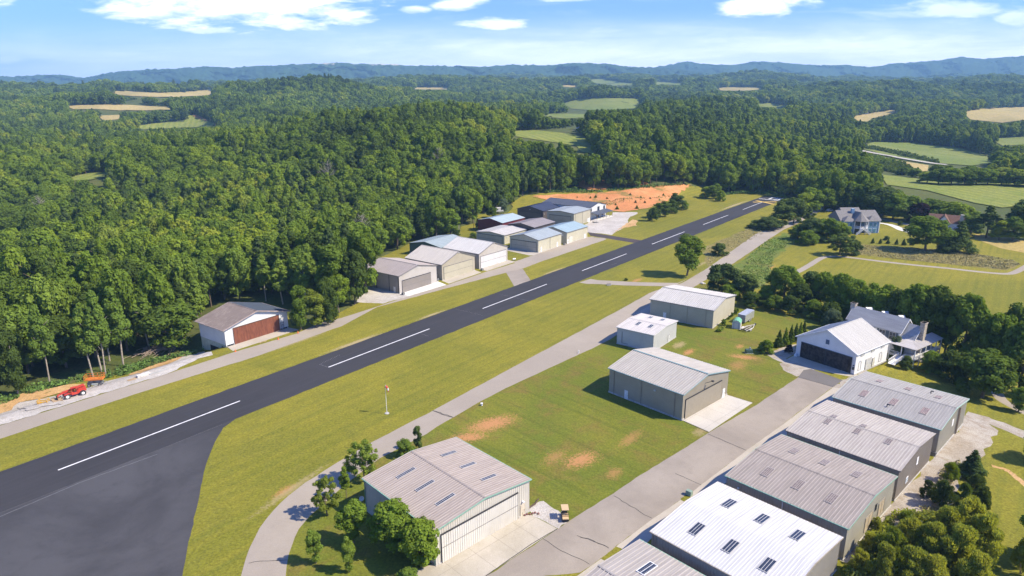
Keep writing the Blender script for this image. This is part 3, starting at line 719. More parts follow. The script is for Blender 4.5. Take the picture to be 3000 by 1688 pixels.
# far fields
FGREEN = ground('pasture', [(0.15, 0.19, 0.04), (0.19, 0.21, 0.05), (0.13, 0.17, 0.035)], scales=(0.006, 0.04, 0.5))
FHILL = ground('hill_meadow', [(0.20, 0.23, 0.04), (0.23, 0.24, 0.05), (0.15, 0.2, 0.035), (0.13, 0.17, 0.03), (0.25, 0.25, 0.07)], scales=(0.012, 0.06, 0.7), stripe=(1.9, 8.0, 0.55))
FTAN = ground('hay_field', [(0.40, 0.31, 0.12), (0.34, 0.28, 0.10), (0.44, 0.33, 0.14)], scales=(0.006, 0.04, 0.5))
FIELDS = [
 ('hay_field', FTAN, [(268, 229), (330, 231), (400, 235), (450, 233), (500, 229), (540, 227), (530, 240), (480, 243), (400, 245), (335, 243), (300, 240)]),
 ('hay_field', FTAN, [(166, 267), (250, 264), (330, 265), (442, 271), (425, 278), (300, 279), (240, 275), (185, 276)]),
 ('hay_field', FTAN, [(248, 292), (302, 290), (298, 301), (260, 305)]),
 ('pasture', FHILL, [(338, 319), (400, 310), (462, 308), (474, 288), (500, 298), (542, 312), (532, 319), (440, 323), (360, 327)]),
 ('dirt_track', CLAY, [(476, 285), (488, 286), (512, 298), (524, 306), (512, 306), (490, 296)]),
 ('meadow', FHILL, [(175, 446), (230, 436), (285, 433), (292, 440), (230, 453), (185, 456)]),
 ('hay_field', FTAN, [(1040, 220), (1132, 220), (1130, 226), (1044, 226)]),
 ('pasture', FGREEN, [(1415, 262), (1450, 251), (1520, 247), (1614, 250), (1597, 273), (1530, 278), (1470, 277), (1436, 274)]),
 ('meadow', FHILL, [(1278, 331), (1340, 328), (1430, 337), (1467, 345), (1492, 372), (1492, 388), (1462, 384), (1450, 368), (1400, 360), (1300, 345)]),
 ('pasture', FGREEN, [(1330, 290), (1400, 286), (1470, 288), (1500, 296), (1420, 299)]),
 ('pasture', FGREEN, [(1902, 259), (1940, 260), (1987, 268), (1972, 273), (1910, 269)]),
 ('pasture', FGREEN, [(1478, 200), (1520, 200), (1560, 207), (1604, 211), (1560, 217), (1500, 211)]),
 ('hay_field', FTAN, [(1795, 223), (1850, 220), (1905, 221), (1925, 225), (1880, 229), (1815, 229)]),
 ('hay_field', FTAN, [(2418, 282), (2480, 274), (2575, 270), (2720, 272), (2720, 304), (2575, 303), (2520, 310), (2440, 302)]),
 ('pasture', FGREEN, [(2146, 370), (2200, 358), (2300, 361), (2400, 372), (2502, 397), (2492, 412), (2440, 418), (2340, 410), (2230, 392)]),
 ('hay_field', FTAN, [(2160, 385), (2230, 401), (2335, 417), (2332, 431), (2290, 437), (2240, 421), (2200, 402)]),
 ('pasture', FHILL, [(2213, 440), (2300, 450), (2420, 464), (2575, 462), (2760, 466), (2760, 520), (2575, 518), (2520, 524), (2450, 512), (2330, 480), (2230, 466)]),
 ('hay_field', FTAN, [(2140, 294), (2180, 288), (2256, 275), (2256, 285), (2160, 306)]),
 ('pasture', FGREEN, [(2490, 350), (2575, 345), (2640, 348), (2640, 362), (2520, 368)]),
 ('hay_field', FTAN, [(1410, 214), (1455, 217), (1450, 221), (1412, 219)]),
 ('pasture', FGREEN, [(1640, 206), (1720, 210), (1715, 215), (1650, 213)]),
]
for nm, mt, poly in FIELDS:
    wp = []
    for k in range(len(poly)):
        a, b = poly[k], poly[(k + 1) % len(poly)]
        for q in (0, .34, .67): wp.append(G('M', a[0] + (b[0] - a[0]) * q, a[1] + (b[1] - a[1]) * q))
    dist = sum(math.hypot(*p) for p in wp) / len(wp)
    sheet(nm, wp, mt, 0.25 + dist * 0.0004, max(6, dist / 110))
    NEAR.append((nm, dist, poly))
sheet('gravel_road', ribbon_poly(smooth_line([G('M', *p) for p in ((2105, 372), (2150, 378), (2200, 388), (2260, 399), (2330, 411), (2380, 417))]), 6.5), GRAV, 1.2, 10)

# ------------------------------------------------------------------ far mountains
MTN = ground('mountain_forest', [(0.022, 0.05, 0.02), (0.035, 0.07, 0.025), (0.03, 0.055, 0.025)], scales=(0.0012, 0.006, 0.03), bmp=0.9)
def mountain(name, prof, Y0, depth, foot, rough_amp, gul, seed, cliff=None):
    """a ridge with its own crest line, spurs and back slope; prof = [(column, row of crest)] measured on the photo"""
    xs = np.array([p[0] for p in prof], float); ys = np.array([p[1] for p in prof], float)
    n = 900; m2 = 60
    u = np.linspace(xs[0], xs[-1], n); yr = np.interp(u, xs, ys)
    k = np.ones(9) / 9; yr2 = np.convolve(np.pad(yr, 4, mode='edge'), k, 'valid')
    cx = (u - 1287) * 0.9616 / 1677
    V = []
    crest = np.array([CH + (ray(1500, y / .8583).z / ray(1500, y / .8583).y) * Y0 for y in yr2])
    for j in range(m2):
        f = j / (m2 - 1)
        Yd = Y0 - depth * (1 - f * 1.35) if f < .74 else Y0 + depth * (f - .74) * 2.5
        g = np.clip(f / .74, 0, 1)
        h = sm(g) if f < .74 else 1 - sm((f - .74) / .26) * .9
        sp_ = fbm(cx * gul + seed, np.full(n, f * 3.0 + seed), 5)
        YY = Yd + sp_ * depth * 0.55 * math.sin(math.pi * min(1, g)) 
        z = foot + (crest - foot) * np.clip(h ** 0.85 + sp_ * 0.30 * math.sin(math.pi * g) , 0, 1.0)
        z = z + fbm(cx * gul * 7 + seed, np.full(n, f * 22.0), 3) * rough_amp * (1 if f < .7 else .5)
        V.append(np.column_stack([cx * YY, YY, z]))
    V = np.vstack(V)
    jj, ii = np.meshgrid(np.arange(m2 - 1), np.arange(n - 1), indexing='ij'); jj, ii = jj.ravel(), ii.ravel()
    fs = np.column_stack([jj * n + ii, jj * n + ii + 1, (jj + 1) * n + ii + 1, (jj + 1) * n + ii])
    me = bpy.data.meshes.new(name); me.from_pydata(V.tolist(), [], fs.tolist()); me.update()
    for p_ in me.polygons: p_.use_smooth = True
    mt = MTN
    if cliff: mt = cliff
    o = new_obj(name, me, mt); tag(o, kind='structure')
    return o
PR1 = [(-900, 195), (-400, 190), (0, 185), (60, 187), (100, 184), (170, 183), (190, 187), (215, 191), (240, 189), (270, 180), (330, 174), (400, 170), (460, 168), (540, 165), (600, 167), (640, 163), (700, 162), (760, 159), (800, 157), (850, 157), (900, 160), (950, 160), (1000, 162), (1060, 167), (1110, 166),
       (1150, 168), (1230, 167), (1300, 165), (1380, 166), (1420, 161), (1450, 159), (1490, 163), (1520, 162), (1560, 169), (1600, 172), (1650, 173), (1700, 178), (1760, 184), (1850, 196), (1950, 212), (2050, 225)]
PR2 = [(1500, 214), (1600, 182), (1630, 173), (1680, 167), (1700, 162), (1722, 158), (1745, 163), (1780, 166), (1850, 167), (1880, 161), (1905, 160), (1950, 161), (2000, 166), (2040, 170), (2090, 171), (2120, 170), (2150, 173), (2180, 176), (2200, 174), (2235, 167), (2260, 166), (2310, 162), (2350, 160), (2385, 154), (2405, 150), (2430, 154),
       (2450, 157), (2480, 155), (2520, 151), (2560, 149), (2620, 152), (2700, 160), (3000, 150), (3500, 160)]
PR3 = [(2220, 222), (2280, 211), (2330, 198), (2370, 193), (2400, 192), (2440, 197), (2480, 206), (2520, 214), (2560, 222)]
CL_M = ground('mountain_forest_cliffs', [(0.022, 0.05, 0.02), (0.035, 0.07, 0.025), (0.03, 0.055, 0.025)], scales=(0.0012, 0.006, 0.03), bmp=0.9, seed=3)
def cliffs(mat_, z0, z1, x0, x1):
    t = NT(mat_.node_tree); b = t.n['Principled BSDF']; src = b.inputs['Base Color'].links[0].from_socket
    p = pos(t); sx = t.node('ShaderNodeSeparateXYZ'); t.l.new(p, sx.inputs[0])
    n = t.noise(t.mapv(p, scale=(0.006, 0.004, 0.03)), 1.0, 4, 0.65)
    zz = t.math('ADD', sx.outputs[2], t.math('MULTIPLY', sx.outputs[0], -0.012))
    band = t.math('MULTIPLY', t.rng(zz, z0, z0 + 12), t.rng(zz, z1, z1 - 12))
    side = t.math('MULTIPLY', t.rng(sx.outputs[0], x0, x0 + 300), t.rng(sx.outputs[0], x1, x1 - 300))
    f = t.math('MULTIPLY', t.math('MULTIPLY', band, side), t.rng(n, 0.5, 0.62))
    t.l.new(t.mix(f, src, (0.62, 0.55, 0.46)), b.inputs['Base Color'])
mountain('mountain', PR1, 5700, 1000, 150, 18, 26, 3.1, CL_M)
cliffs(CL_M, 322, 362, -1750, -370)
mountain('mountain', PR2, 6900, 1500, 150, 16, 22, 8.3)
mountain('hill', PR3, 5000, 550, 150, 12, 30, 5.7)
# ------------------------------------------------------------------ trees
def crown_geo(kind, seed, n, ls):
    r = np.random.default_rng(seed)
    lobes = []
    if kind == 'broad':
        for k in range(24):
            a = k * 2.4 + r.uniform(-.5, .5); zt = ((k + .5) / 24) ** .8
            prof = math.sqrt(max(0.02, 1 - zt ** 2.2))
            rad = r.uniform(0.7, 1.05) * 3.9 * prof * (.75 + .5 * min(1, zt * 3)) 
            lobes.append((rad * math.cos(a), rad * math.sin(a), 6.6 + zt * 7.2 + r.uniform(-.5, .5), r.uniform(1.15, 1.95)))
        lobes.append((0, 0, 10.2, 2.9))
        for k in range(9):
            a = k * .7 + r.uniform(-.3, .3); rad = r.uniform(2.0, 3.9); lobes.append((rad * math.cos(a), rad * math.sin(a), r.uniform(3.0, 6.2), r.uniform(1.0, 1.7)))
    elif kind == 'tall':
        for k in range(24):
            zt = k / 23; a = k * 2.4 + r.uniform(-.5, .5)
            prof = (0.45 + 0.75 * math.sin(math.pi * min(1, zt * 0.95 + 0.12))) * (1 - zt ** 3 * 0.75)
            rad = r.uniform(0.3, 1) * 1.9 * prof
            lobes.append((rad * math.cos(a), rad * math.sin(a), 6.5 + zt * 9.0, r.uniform(0.75, 1.4) * (1 - .4 * zt)))
    elif kind == 'oval':
        for k in range(22):
            zt = r.uniform(0, 1); a = r.uniform(0, 6.28)
            prof = math.sin(math.pi * (0.12 + 0.8 * zt)) ** 0.7
            rad = r.uniform(0.3, 1) * 3.0 * prof
            lobes.append((rad * math.cos(a), rad * math.sin(a), 2.5 + zt * 12, r.uniform(1.0, 1.8)))
    elif kind == 'cone':
        for k in range(34):
            zt = (k / 33) ** 0.85; a = k * 2.4 + r.uniform(-.5, .5)
            rad = (1 - zt) * 3.1 * r.uniform(.55, 1.0) + .1
            lobes.append((rad * math.cos(a), rad * math.sin(a), 1.0 + zt * 14.2, 1.35 * (1 - zt) + .42))
    elif kind == 'pine':
        for k in range(26):
            zt = (k / 25); a = k * 2.4 + r.uniform(-.7, .7)
            rad = (1 - zt ** 1.3) * 3.6 * r.uniform(.35, 1.0) + .1
            lobes.append((rad * math.cos(a), rad * math.sin(a), 4.0 + zt * 11.5, 1.2 * (1 - .5 * zt)))
    elif kind == 'shrub':            # wide, to the ground, 16 units high nominal is scaled by the caller
        for k in range(46):
            a = r.uniform(0, 6.28); zt = r.uniform(0, 1)
            rad = math.sqrt(max(0, 1 - (zt * .95) ** 2)) * r.uniform(.25, 1) * 6.2
            lobes.append((rad * math.cos(a), rad * math.sin(a), 1.8 + zt * 12.2, r.uniform(1.1, 2.3)))
    elif kind == 'juniper':
        for k in range(60):
            a = r.uniform(0, 6.28); zt = r.uniform(0, 1)
            rad = math.sqrt(max(0, 1 - (zt * .97) ** 2)) * r.uniform(.2, 1) * 6.4
            lobes.append((rad * math.cos(a), rad * math.sin(a), 1.5 + zt * 12.5, r.uniform(.9, 1.9)))
    elif kind == 'spray':            # open branching crown
        for k in range(64):
            a = r.uniform(0, 6.28); zt = r.uniform(0, 1)
            rad = r.uniform(.15, 1) ** .6 * 4.9 * math.sqrt(max(.1, 1 - (1.6 * zt - .7) ** 2))
            lobes.append((rad * math.cos(a), rad * math.sin(a), 3.8 + zt * 11.0, r.uniform(.55, 1.15)))
    L = np.array(lobes)
    wgt = L[:, 3] ** 2; wgt /= wgt.sum()
    idx = r.choice(len(L), n, p=wgt)
    d = r.normal(size=(n, 3)); d[:, 2] += 0.35; d /= np.linalg.norm(d, axis=1)[:, None]
    P = L[idx, :3] + d * (L[idx, 3] * r.uniform(0.72, 1.12, n))[:, None]
    # drop leaves buried deep inside other lobes
    keep = np.ones(n, bool)
    for q in L:
        keep &= ~((np.linalg.norm(P - q[:3], axis=1) < q[3] * 0.66))
    P, d = P[keep], d[keep]; n = len(P)
    nrm = d * 1.0 + r.normal(size=(n, 3)) * 0.42 + np.array([0, 0, .25]); nrm /= np.linalg.norm(nrm, axis=1)[:, None]
    t1 = np.cross(nrm, r.normal(size=(n, 3))); t1 /= np.linalg.norm(t1, axis=1)[:, None]; t2 = np.cross(nrm, t1)
    sz = (ls * r.uniform(0.55, 1.25, n))[:, None]
    if kind == 'juniper':
        up_ = d * .7 + np.array([0, 0, .8]) + r.normal(size=(n, 3)) * .3; up_ /= np.linalg.norm(up_, axis=1)[:, None]
        t1 = up_ * 1.9; t2 = np.cross(up_, r.normal(size=(n, 3))); t2 = t2 / np.linalg.norm(t2, axis=1)[:, None] * .6
    V = np.stack([P - t1 * sz - t2 * sz * .55, P + t1 * sz * .2 - t2 * sz * .8, P + t1 * sz + t2 * sz * .45, P - t1 * sz * .3 + t2 * sz * .8], 1).reshape(-1, 3)
    Fq = np.arange(4 * n).reshape(-1, 4).tolist()
    V = V.tolist()
    cm = MB()
    for q in L: cm.ball(q[:3], q[3] * (0.62 if kind != 'juniper' else 0.3), 6)
    b = len(V); V += cm.v; Fq += [[b + i for i in f] for f in cm.f]
    return V, Fq
def trunk_geo(kind, seed):
    r = random.Random(seed); t = MB()
    if kind in ('shrub', 'juniper'):
        for k in range(5):
            a = r.uniform(0, 6.28); t.tube((0.2 * math.cos(a), .2 * math.sin(a), -.3), (2.4 * math.cos(a), 2.4 * math.sin(a), 6), .22, .08, 5)
        return t
    top = {'broad': 11, 'tall': 13.5, 'oval': 12, 'cone': 13, 'pine': 14.5, 'spray': 9}[kind]
    rr = {'broad': .34, 'tall': .2, 'oval': .26, 'cone': .22, 'pine': .24, 'spray': .3}[kind]
    p = Vector((0, 0, -0.6)); lean = Vector((r.uniform(-.04, .04), r.uniform(-.04, .04), 0)); n = 5
    for k in range(n):
        q = p + Vector((r.uniform(-.12, .12), r.uniform(-.12, .12), (top + .6) / n)) + lean * 3
        t.tube(p, q, rr * (1 - k / n * .8), rr * (1 - (k + 1) / n * .8), 7, cap=False); p = q
    for k in range(8 if kind != 'spray' else 14):
        a = r.uniform(0, 6.28); z = r.uniform(.35, .85) * top; L_ = r.uniform(1.4, 3.6) * (1.25 if kind in ('spray', 'broad') else .7)
        t.tube((0, 0, z), (L_ * math.cos(a), L_ * math.sin(a), z + L_ * .8), rr * .35, .04, 5, cap=False)
    return t
KINDS_ = {}
def make_variant(kind, i, n, ls):
    V, Fq = crown_geo(kind, 100 + i * 7 + hash_(kind), n, ls)
    me = bpy.data.meshes.new('crown'); me.from_pydata(V, [], Fq); me.update()
    t = trunk_geo(kind, i * 3 + 5)
    mt = bpy.data.meshes.new('trunk'); mt.from_pydata([tuple(v) for v in t.v], [], t.f); mt.update()
    return me, mt
def hash_(s): return sum(ord(c) * (k + 3) for k, c in enumerate(s)) % 997
SPEC = {'juniper': (3, 12000, .30), 'broad': (5, 6400, .36), 'tall': (4, 3800, .27), 'oval': (3, 4200, .30), 'cone': (3, 4600, .26), 'pine': (3, 3600, .34), 'shrub': (3, 7500, .34), 'spray': (2, 6500, .22)}
for k_, (cnt, n_, ls_) in SPEC.items():
    KINDS_[k_] = [make_variant(k_, i, n_, ls_) for i in range(cnt)]
WID = {'juniper': 14.5, 'broad': 10.5, 'tall': 5.6, 'oval': 8.0, 'cone': 7.2, 'pine': 8.0, 'shrub': 14.5, 'spray': 12.0}      # nominal crown width at 15.5 m height
_cm = {}
def crown_for(kind, i, mat_):
    key = (kind, i, mat_.name)
    if key not in _cm:
        me = KINDS_[kind][i][0].copy(); me.materials.clear(); me.materials.append(mat_); _cm[key] = me
    return _cm[key]
_tm = {}
def trunk_for(kind, i, mat_):
    key = (kind, i, mat_.name)
    if key not in _tm:
        me = KINDS_[kind][i][1].copy(); me.materials.clear(); me.materials.append(mat_); _tm[key] = me
    return _tm[key]
NTREE = [0]
def tree(x, y, h, wdt, kind, mat_, name, label, cat, group=None, z=None, bark=None):
    i = rng.integers(len(KINDS_[kind])); i = int(i)
    e = empty(name, (x, y, tz(x, y) if z is None else z), float(rng.uniform(0, 6.28)))
    e.scale = (wdt / WID[kind], wdt / WID[kind], h / 15.5)
    c1 = bpy.data.objects.new('crown', crown_for(kind, i, mat_)); C.objects.link(c1); c1.parent = e
    t1 = bpy.data.objects.new('trunk', trunk_for(kind, i, bark or BARK)); C.objects.link(t1); t1.parent = e
    tag(e, label, cat, group); NTREE[0] += 1
    return e
def tree_px(r_, x, yb, yt, wpx, kind, mat_, name, label, cat, group=None, hmax=99):
    """tree given by its foot, its top row and its width on the photo"""
    s_ = R[r_][2]
    gx_, gy_ = G(r_, x, yb)
    z0 = tz(gx_, gy_); M0 = toM(r_, x, yb); yT = toM(r_, x, yt)[1]
    lo_, hi_ = 0.2, 60.0
    for _ in range(25):
        mid = (lo_ + hi_) / 2
        if project([(gx_, gy_, z0 + mid)])[0][1] > yT: lo_ = mid
        else: hi_ = mid
    dep = gy_ * _c - (z0 - CH) * _s
    wm = (wpx / s_) * dep / F
    return tree(gx_, gy_, min(hmax, lo_), wm, kind, mat_, name, label, cat, group)

# ------------------------------------------------------------------ the forest
cand = []
Y = 118.0
while Y < 6600:
    s_ = max(7.4, Y * 0.0072)
    xs = np.arange(-0.98 * Y, 0.98 * Y, s_)
    cand.append(np.column_stack([xs + rng.uniform(-.42, .42, len(xs)) * s_, Y + rng.uniform(-.42, .42, len(xs)) * s_, np.full(len(xs), s_)]))
    Y += s_ * 0.93
P = np.vstack(cand)
zz = TZ(P[:, 0], P[:, 1])
hh = np.clip(rng.normal(17.5, 3.2, len(P)), 9, 26)
edge = vnoise(P[:, 0] / 45, P[:, 1] / 45)
hh *= 0.74 + 0.5 * edge
hh *= np.clip((P[:, 2] / 7.4) ** 0.12, 1, 1.3)
b0 = project(np.column_stack([P[:, :2], zz])); t0 = project(np.column_stack([P[:, :2], zz + hh * 0.93])); m0 = project(np.column_stack([P[:, :2], zz + hh * .5]))
dep = P[:, 1]
rad = np.minimum(4.2, P[:, 2] * .6) * 1677 / dep
keep = ~inpoly(P[:, :2], lawn_w) & ~inpoly(b0, LAWN_M)
keep &= ~((b0[:, 1] > 1010) & (b0[:, 0] > -50)) & (P[:, 1] < 6500)
for nm, dist, poly in NEAR:
    ok = (dep > dist * 0.0)
    front_ = dep < dist * 1.35
    poly = np.array(poly)
    cx0 = poly.mean(0)
    hit = inpoly(b0, poly)
    for fz in (.2, .4, .6, .8, 1.0):
        c0_ = b0 + (t0 - b0) * fz
        for sx_ in (-.9, 0, .9):
            if sx_ and fz < .4: continue
            q = c0_ + np.column_stack([rad * sx_, np.zeros(len(rad))]); hit |= inpoly(q, poly) & front_
    keep &= ~hit
# keep crowns off the airfield lawn when they stand in front of it (right-hand slope)
infr = (dep < 330) & (b0[:, 0] > 1215)
keep &= ~infr
s_f, t_f = st(P[:, 0], P[:, 1])
# building feet stay free: measured hangar rectangles come later in HANG
keep &= ~((s_f > -80) & (s_f < 50) & (t_f < 45.0)) & ~((s_f > 34) & (s_f < 56) & (t_f < 54)) & ~((s_f > 68) & (s_f < 88) & (t_f < 50))
P, zz, hh, b0, t0 = P[keep], zz[keep], hh[keep], b0[keep], t0[keep]
s_f, t_f = s_f[keep], t_f[keep]
dist = np.hypot(P[:, 0], P[:, 1])
inframe = (b0[:, 0] > -20) & (b0[:, 0] < 2600) & (t0[:, 1] > 0)
big = np.where(inframe, hh / dist, 0)
order = np.argsort(-big)
NIND = 145
ind = np.zeros(len(P), bool); ind[order[:NIND]] = True
conif = rng.random(len(P)) < 0.12
young = vnoise(P[:, 0] / 60 + 50, P[:, 1] / 60) > 0.70
for i in np.where(ind)[0]:
    x_, y_ = P[i, :2]; s_, t_ = s_f[i], t_f[i]
    depth_in = t_ - (40 if s_ < 60 else 50)
    if depth_in < 22 and s_ < 90:
        kd = 'tall' if rng.random() < .8 else 'oval'; mt = LEAFG if rng.random() < .75 else LEAF; bk = BARKL
        wd_ = rng.uniform(6, 8); h_ = hh[i] * .92
        lab, grp = 'slender pale-trunked tree at the forest edge along the gravel verge', 'slender trees at the forest edge beside the gravel verge'
        nm_ = 'forest_edge_tree'
    else:
        kd = ['broad', 'oval', 'tall', 'broad'][int(rng.integers(4))]; mt = LEAF if rng.random() < .8 else LEAFG; bk = BARK
        wd_ = rng.uniform(9.0, 12.5) * (0.75 if kd == 'tall' else 1); h_ = hh[i]
        lab, grp = 'full green broadleaf tree inside the dense forest behind the left row of hangars', 'broadleaf trees of the near forest'
        nm_ = 'forest_tree'
        if conif[i]:
            kd, mt = 'pine', LEAFD; lab = 'dark pine among the broadleaf trees of the near forest'; grp = 'pines of the near forest'; nm_ = 'pine_tree'
    tree(x_, y_, h_, wd_, kd, mt, nm_, lab, 'tree', grp, z=zz[i], bark=bk)

# everything behind them: one wooded mass
rest = ~ind
PR_ = P[rest]; zr = zz[rest]; hr_ = hh[rest]; cn = conif[rest]; sp_r = PR_[:, 2]; yg = young[rest]
protos = []
pc = bpy.data.collections.new('wood_kinds')
def low_variant(kind, i, n, ls, mat_):
    V, Fq = crown_geo(kind, 900 + i, n, ls)
    t = trunk_geo(kind, i); b = len(V); V = V + [tuple(v) for v in t.v]; F2 = Fq + [[b + q for q in f] for f in t.f]
    me = bpy.data.meshes.new('wood'); me.from_pydata(V, [], F2); me.update()
    me.materials.append(mat_); me.materials.append(BARK)
    me.polygons.foreach_set('material_index', [0] * len(Fq) + [1] * len(t.f))
    o = bpy.data.objects.new('wood_%02d' % len(protos), me); pc.objects.link(o); protos.append(kind)
for kd, i, n_, ls_, mt in (('broad', 0, 4400, .42, LEAF), ('broad', 1, 4400, .42, LEAF), ('broad', 2, 4400, .42, LEAF), ('oval', 3, 3000, .36, LEAF), ('tall', 4, 2600, .32, LEAF), ('tall', 5, 2600, .32, LEAFG), ('pine', 6, 2600, .4, LEAFD),
                           ('broad', 7, 700, .85, LEAF), ('broad', 8, 700, .85, LEAF), ('pine', 9, 600, .8, LEAFD)):
    low_variant(kd, i, n_, ls_, mt)
near_ = PR_[:, 1] < 1100
idx = np.where(near_, rng.integers(0, 4, len(PR_)), rng.integers(7, 9, len(PR_)))
idx = np.where(near_ & yg, rng.integers(3, 6, len(PR_)), idx)
idx = np.where(cn, np.where(near_, 6, 9), idx)
wid_ = np.clip(sp_r * 1.65, 8.5, 60) * rng.uniform(.8, 1.2, len(PR_)) / 10.5
wid_ = np.where(idx == 4, wid_ * 1.4, wid_); wid_ = np.where(idx == 5, wid_ * 1.4, wid_)
me = bpy.data.meshes.new('forest'); me.from_pydata(np.column_stack([PR_[:, :2], zr]).tolist(), [], []); me.update()
def attr(nm_, typ, data):
    a = me.attributes.new(nm_, typ, 'POINT'); a.data.foreach_set('vector' if typ == 'FLOAT_VECTOR' else 'value', np.asarray(data).ravel())
attr('scl', 'FLOAT_VECTOR', np.column_stack([wid_, wid_, hr_ / 15.5]).astype(np.float32))
attr('rot', 'FLOAT_VECTOR', np.column_stack([np.zeros(len(PR_)), np.zeros(len(PR_)), rng.uniform(0, 6.28, len(PR_))]).astype(np.float32))
attr('idx', 'INT', idx.astype(np.int32))
fo = new_obj('forest', me)
tag(fo, 'dense green broadleaf woodland covering the hills behind the airfield', 'woodland', kind='stuff')
ng = bpy.data.node_groups.new('forest', 'GeometryNodeTree')
ng.interface.new_socket('Geometry', in_out='INPUT', socket_type='NodeSocketGeometry')
ng.interface.new_socket('Geometry', in_out='OUTPUT', socket_type='NodeSocketGeometry')
g = NT(ng)
gi = g.node('NodeGroupInput'); go = g.node('NodeGroupOutput')
ci = g.node('GeometryNodeCollectionInfo'); ci.inputs['Collection'].default_value = pc; ci.inputs['Separate Children'].default_value = True; ci.inputs['Reset Children'].default_value = True
iop = g.node('GeometryNodeInstanceOnPoints')
def na(nm_, typ):
    x = g.node('GeometryNodeInputNamedAttribute', data_type=typ); x.inputs[0].default_value = nm_
    return x.outputs['Attribute']
g.l.new(gi.outputs[0], iop.inputs['Points']); g.l.new(ci.outputs[0], iop.inputs['Instance'])
iop.inputs['Pick Instance'].default_value = True
g.l.new(na('idx', 'INT'), iop.inputs['Instance Index'])
e2r = g.node('FunctionNodeEulerToRotation'); g.l.new(na('rot', 'FLOAT_VECTOR'), e2r.inputs[0]); g.l.new(e2r.outputs[0], iop.inputs['Rotation'])
g.l.new(na('scl', 'FLOAT_VECTOR'), iop.inputs['Scale'])
g.l.new(iop.outputs[0], go.inputs[0])
md = fo.modifiers.new('forest', 'NODES'); md.node_group = ng
print('forest points', len(PR_), 'individuals', NIND)
# ------------------------------------------------------------------ buildings
HANG = {
'big_tan':(22.26,141.68,-0.8209,19.53,18.19,6.01,1.83),
'small_white':(28.93,173.22,-0.6578,10.86,14.50,4.85,0.51),
'light_tan':(42.80,197.02,-0.6307,19.90,19.14,5.56,1.45),
'front':(-24.31,96.21,-0.8136,18.91,19.13,5.98,1.00),
'row3':(35.32,97.16,-0.8190,19.10,19.66,5.48,0.90),
'row2':(51.11,111.91,-0.8194,19.03,18.13,5.78,0.82),
'row1':(66.52,126.49,-0.8143,19.36,18.58,5.63,1.14),
'white_roof':(20.00,82.56,-0.8165,19.16,18.08,5.49,0.73),
'row5':(4.9,69.2,-0.8165,19.1,18.1,4.6,0.73),
'grey_l':(-54.58,235.02,-0.6429,19.15,18.95,6.35,1.99),
'tan_l':(-41.33,252.72,-0.6589,19.30,18.61,6.01,3.31),
'white_l':(-28.12,269.89,-0.6696,19.30,17.92,6.12,3.15),
'teal':(-30.26,278.31,0.9701,19.15,17.97,4.21,1.49),
'bluefront':(11.64,286.39,0.9281,18.58,15.51,5.55,1.74),
'blue2':(25.59,304.17,0.9287,18.64,15.22,5.39,1.69),
'cream':(-3.38,304.01,0.9417,19.24,16.55,4.21,0.83),
'brown':(10.87,316.32,0.9388,18.51,15.57,5.45,1.33),
'maroon':(-4.66,330.58,0.9303,19.17,15.77,5.13,1.58),
'navy':(17.43,365.49,0.9664,20.37,17.08,5.30,1.89),
'greytan':(32.76,347.54,0.9688,18.81,16.47,6.74,0.76),
'longdark':(18.15,388.55,-0.6703,32.69,16.81,6.53,1.88),
'barn':(83.61,151.06,0.6131,15.46,15.76,5.31,3.91),
'cabin':(-89.20,180.04,-0.6376,12.93,20.01,5.2,2.7),
}
BLK = plain('dark_trim', (0.035, 0.035, 0.038), 0.5)
WHT = plain('white_paint', (0.78, 0.77, 0.74), 0.5, dirt=(0.5, 0.46, 0.38, .3))
GLS = plain('dark_glass', (0.035, 0.045, 0.07), 0.2, spec=0.4)
TRL = plain('translucent_panel', (0.19, 0.15, 0.13), 0.4, var=.3, scale=2.5)
LITE = plain('pale_fixture', (0.7, 0.7, 0.68), 0.4)
FOUND = plain('foundation_concrete', (0.42, 0.40, 0.36), 0.9, var=.2)
def wmat(n, c, d=0.35): return plain('siding_' + n, c, 0.55, var=0.05, scale=0.35, dirt=(c[0] * .72, c[1] * .66, c[2] * .56, d))
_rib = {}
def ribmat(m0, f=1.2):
    """lighter copy for the ribs: shading between ribs and pans put into the colour"""
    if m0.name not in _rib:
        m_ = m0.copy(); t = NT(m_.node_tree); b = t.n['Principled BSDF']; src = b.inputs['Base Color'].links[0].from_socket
        t.l.new(t.mix(1.0, src, (f, f, f), 'MULTIPLY'), b.inputs['Base Color']); _rib[m0.name] = m_  # rib contrast that shading would give, multiplied into the base colour
    return _rib[m0.name]
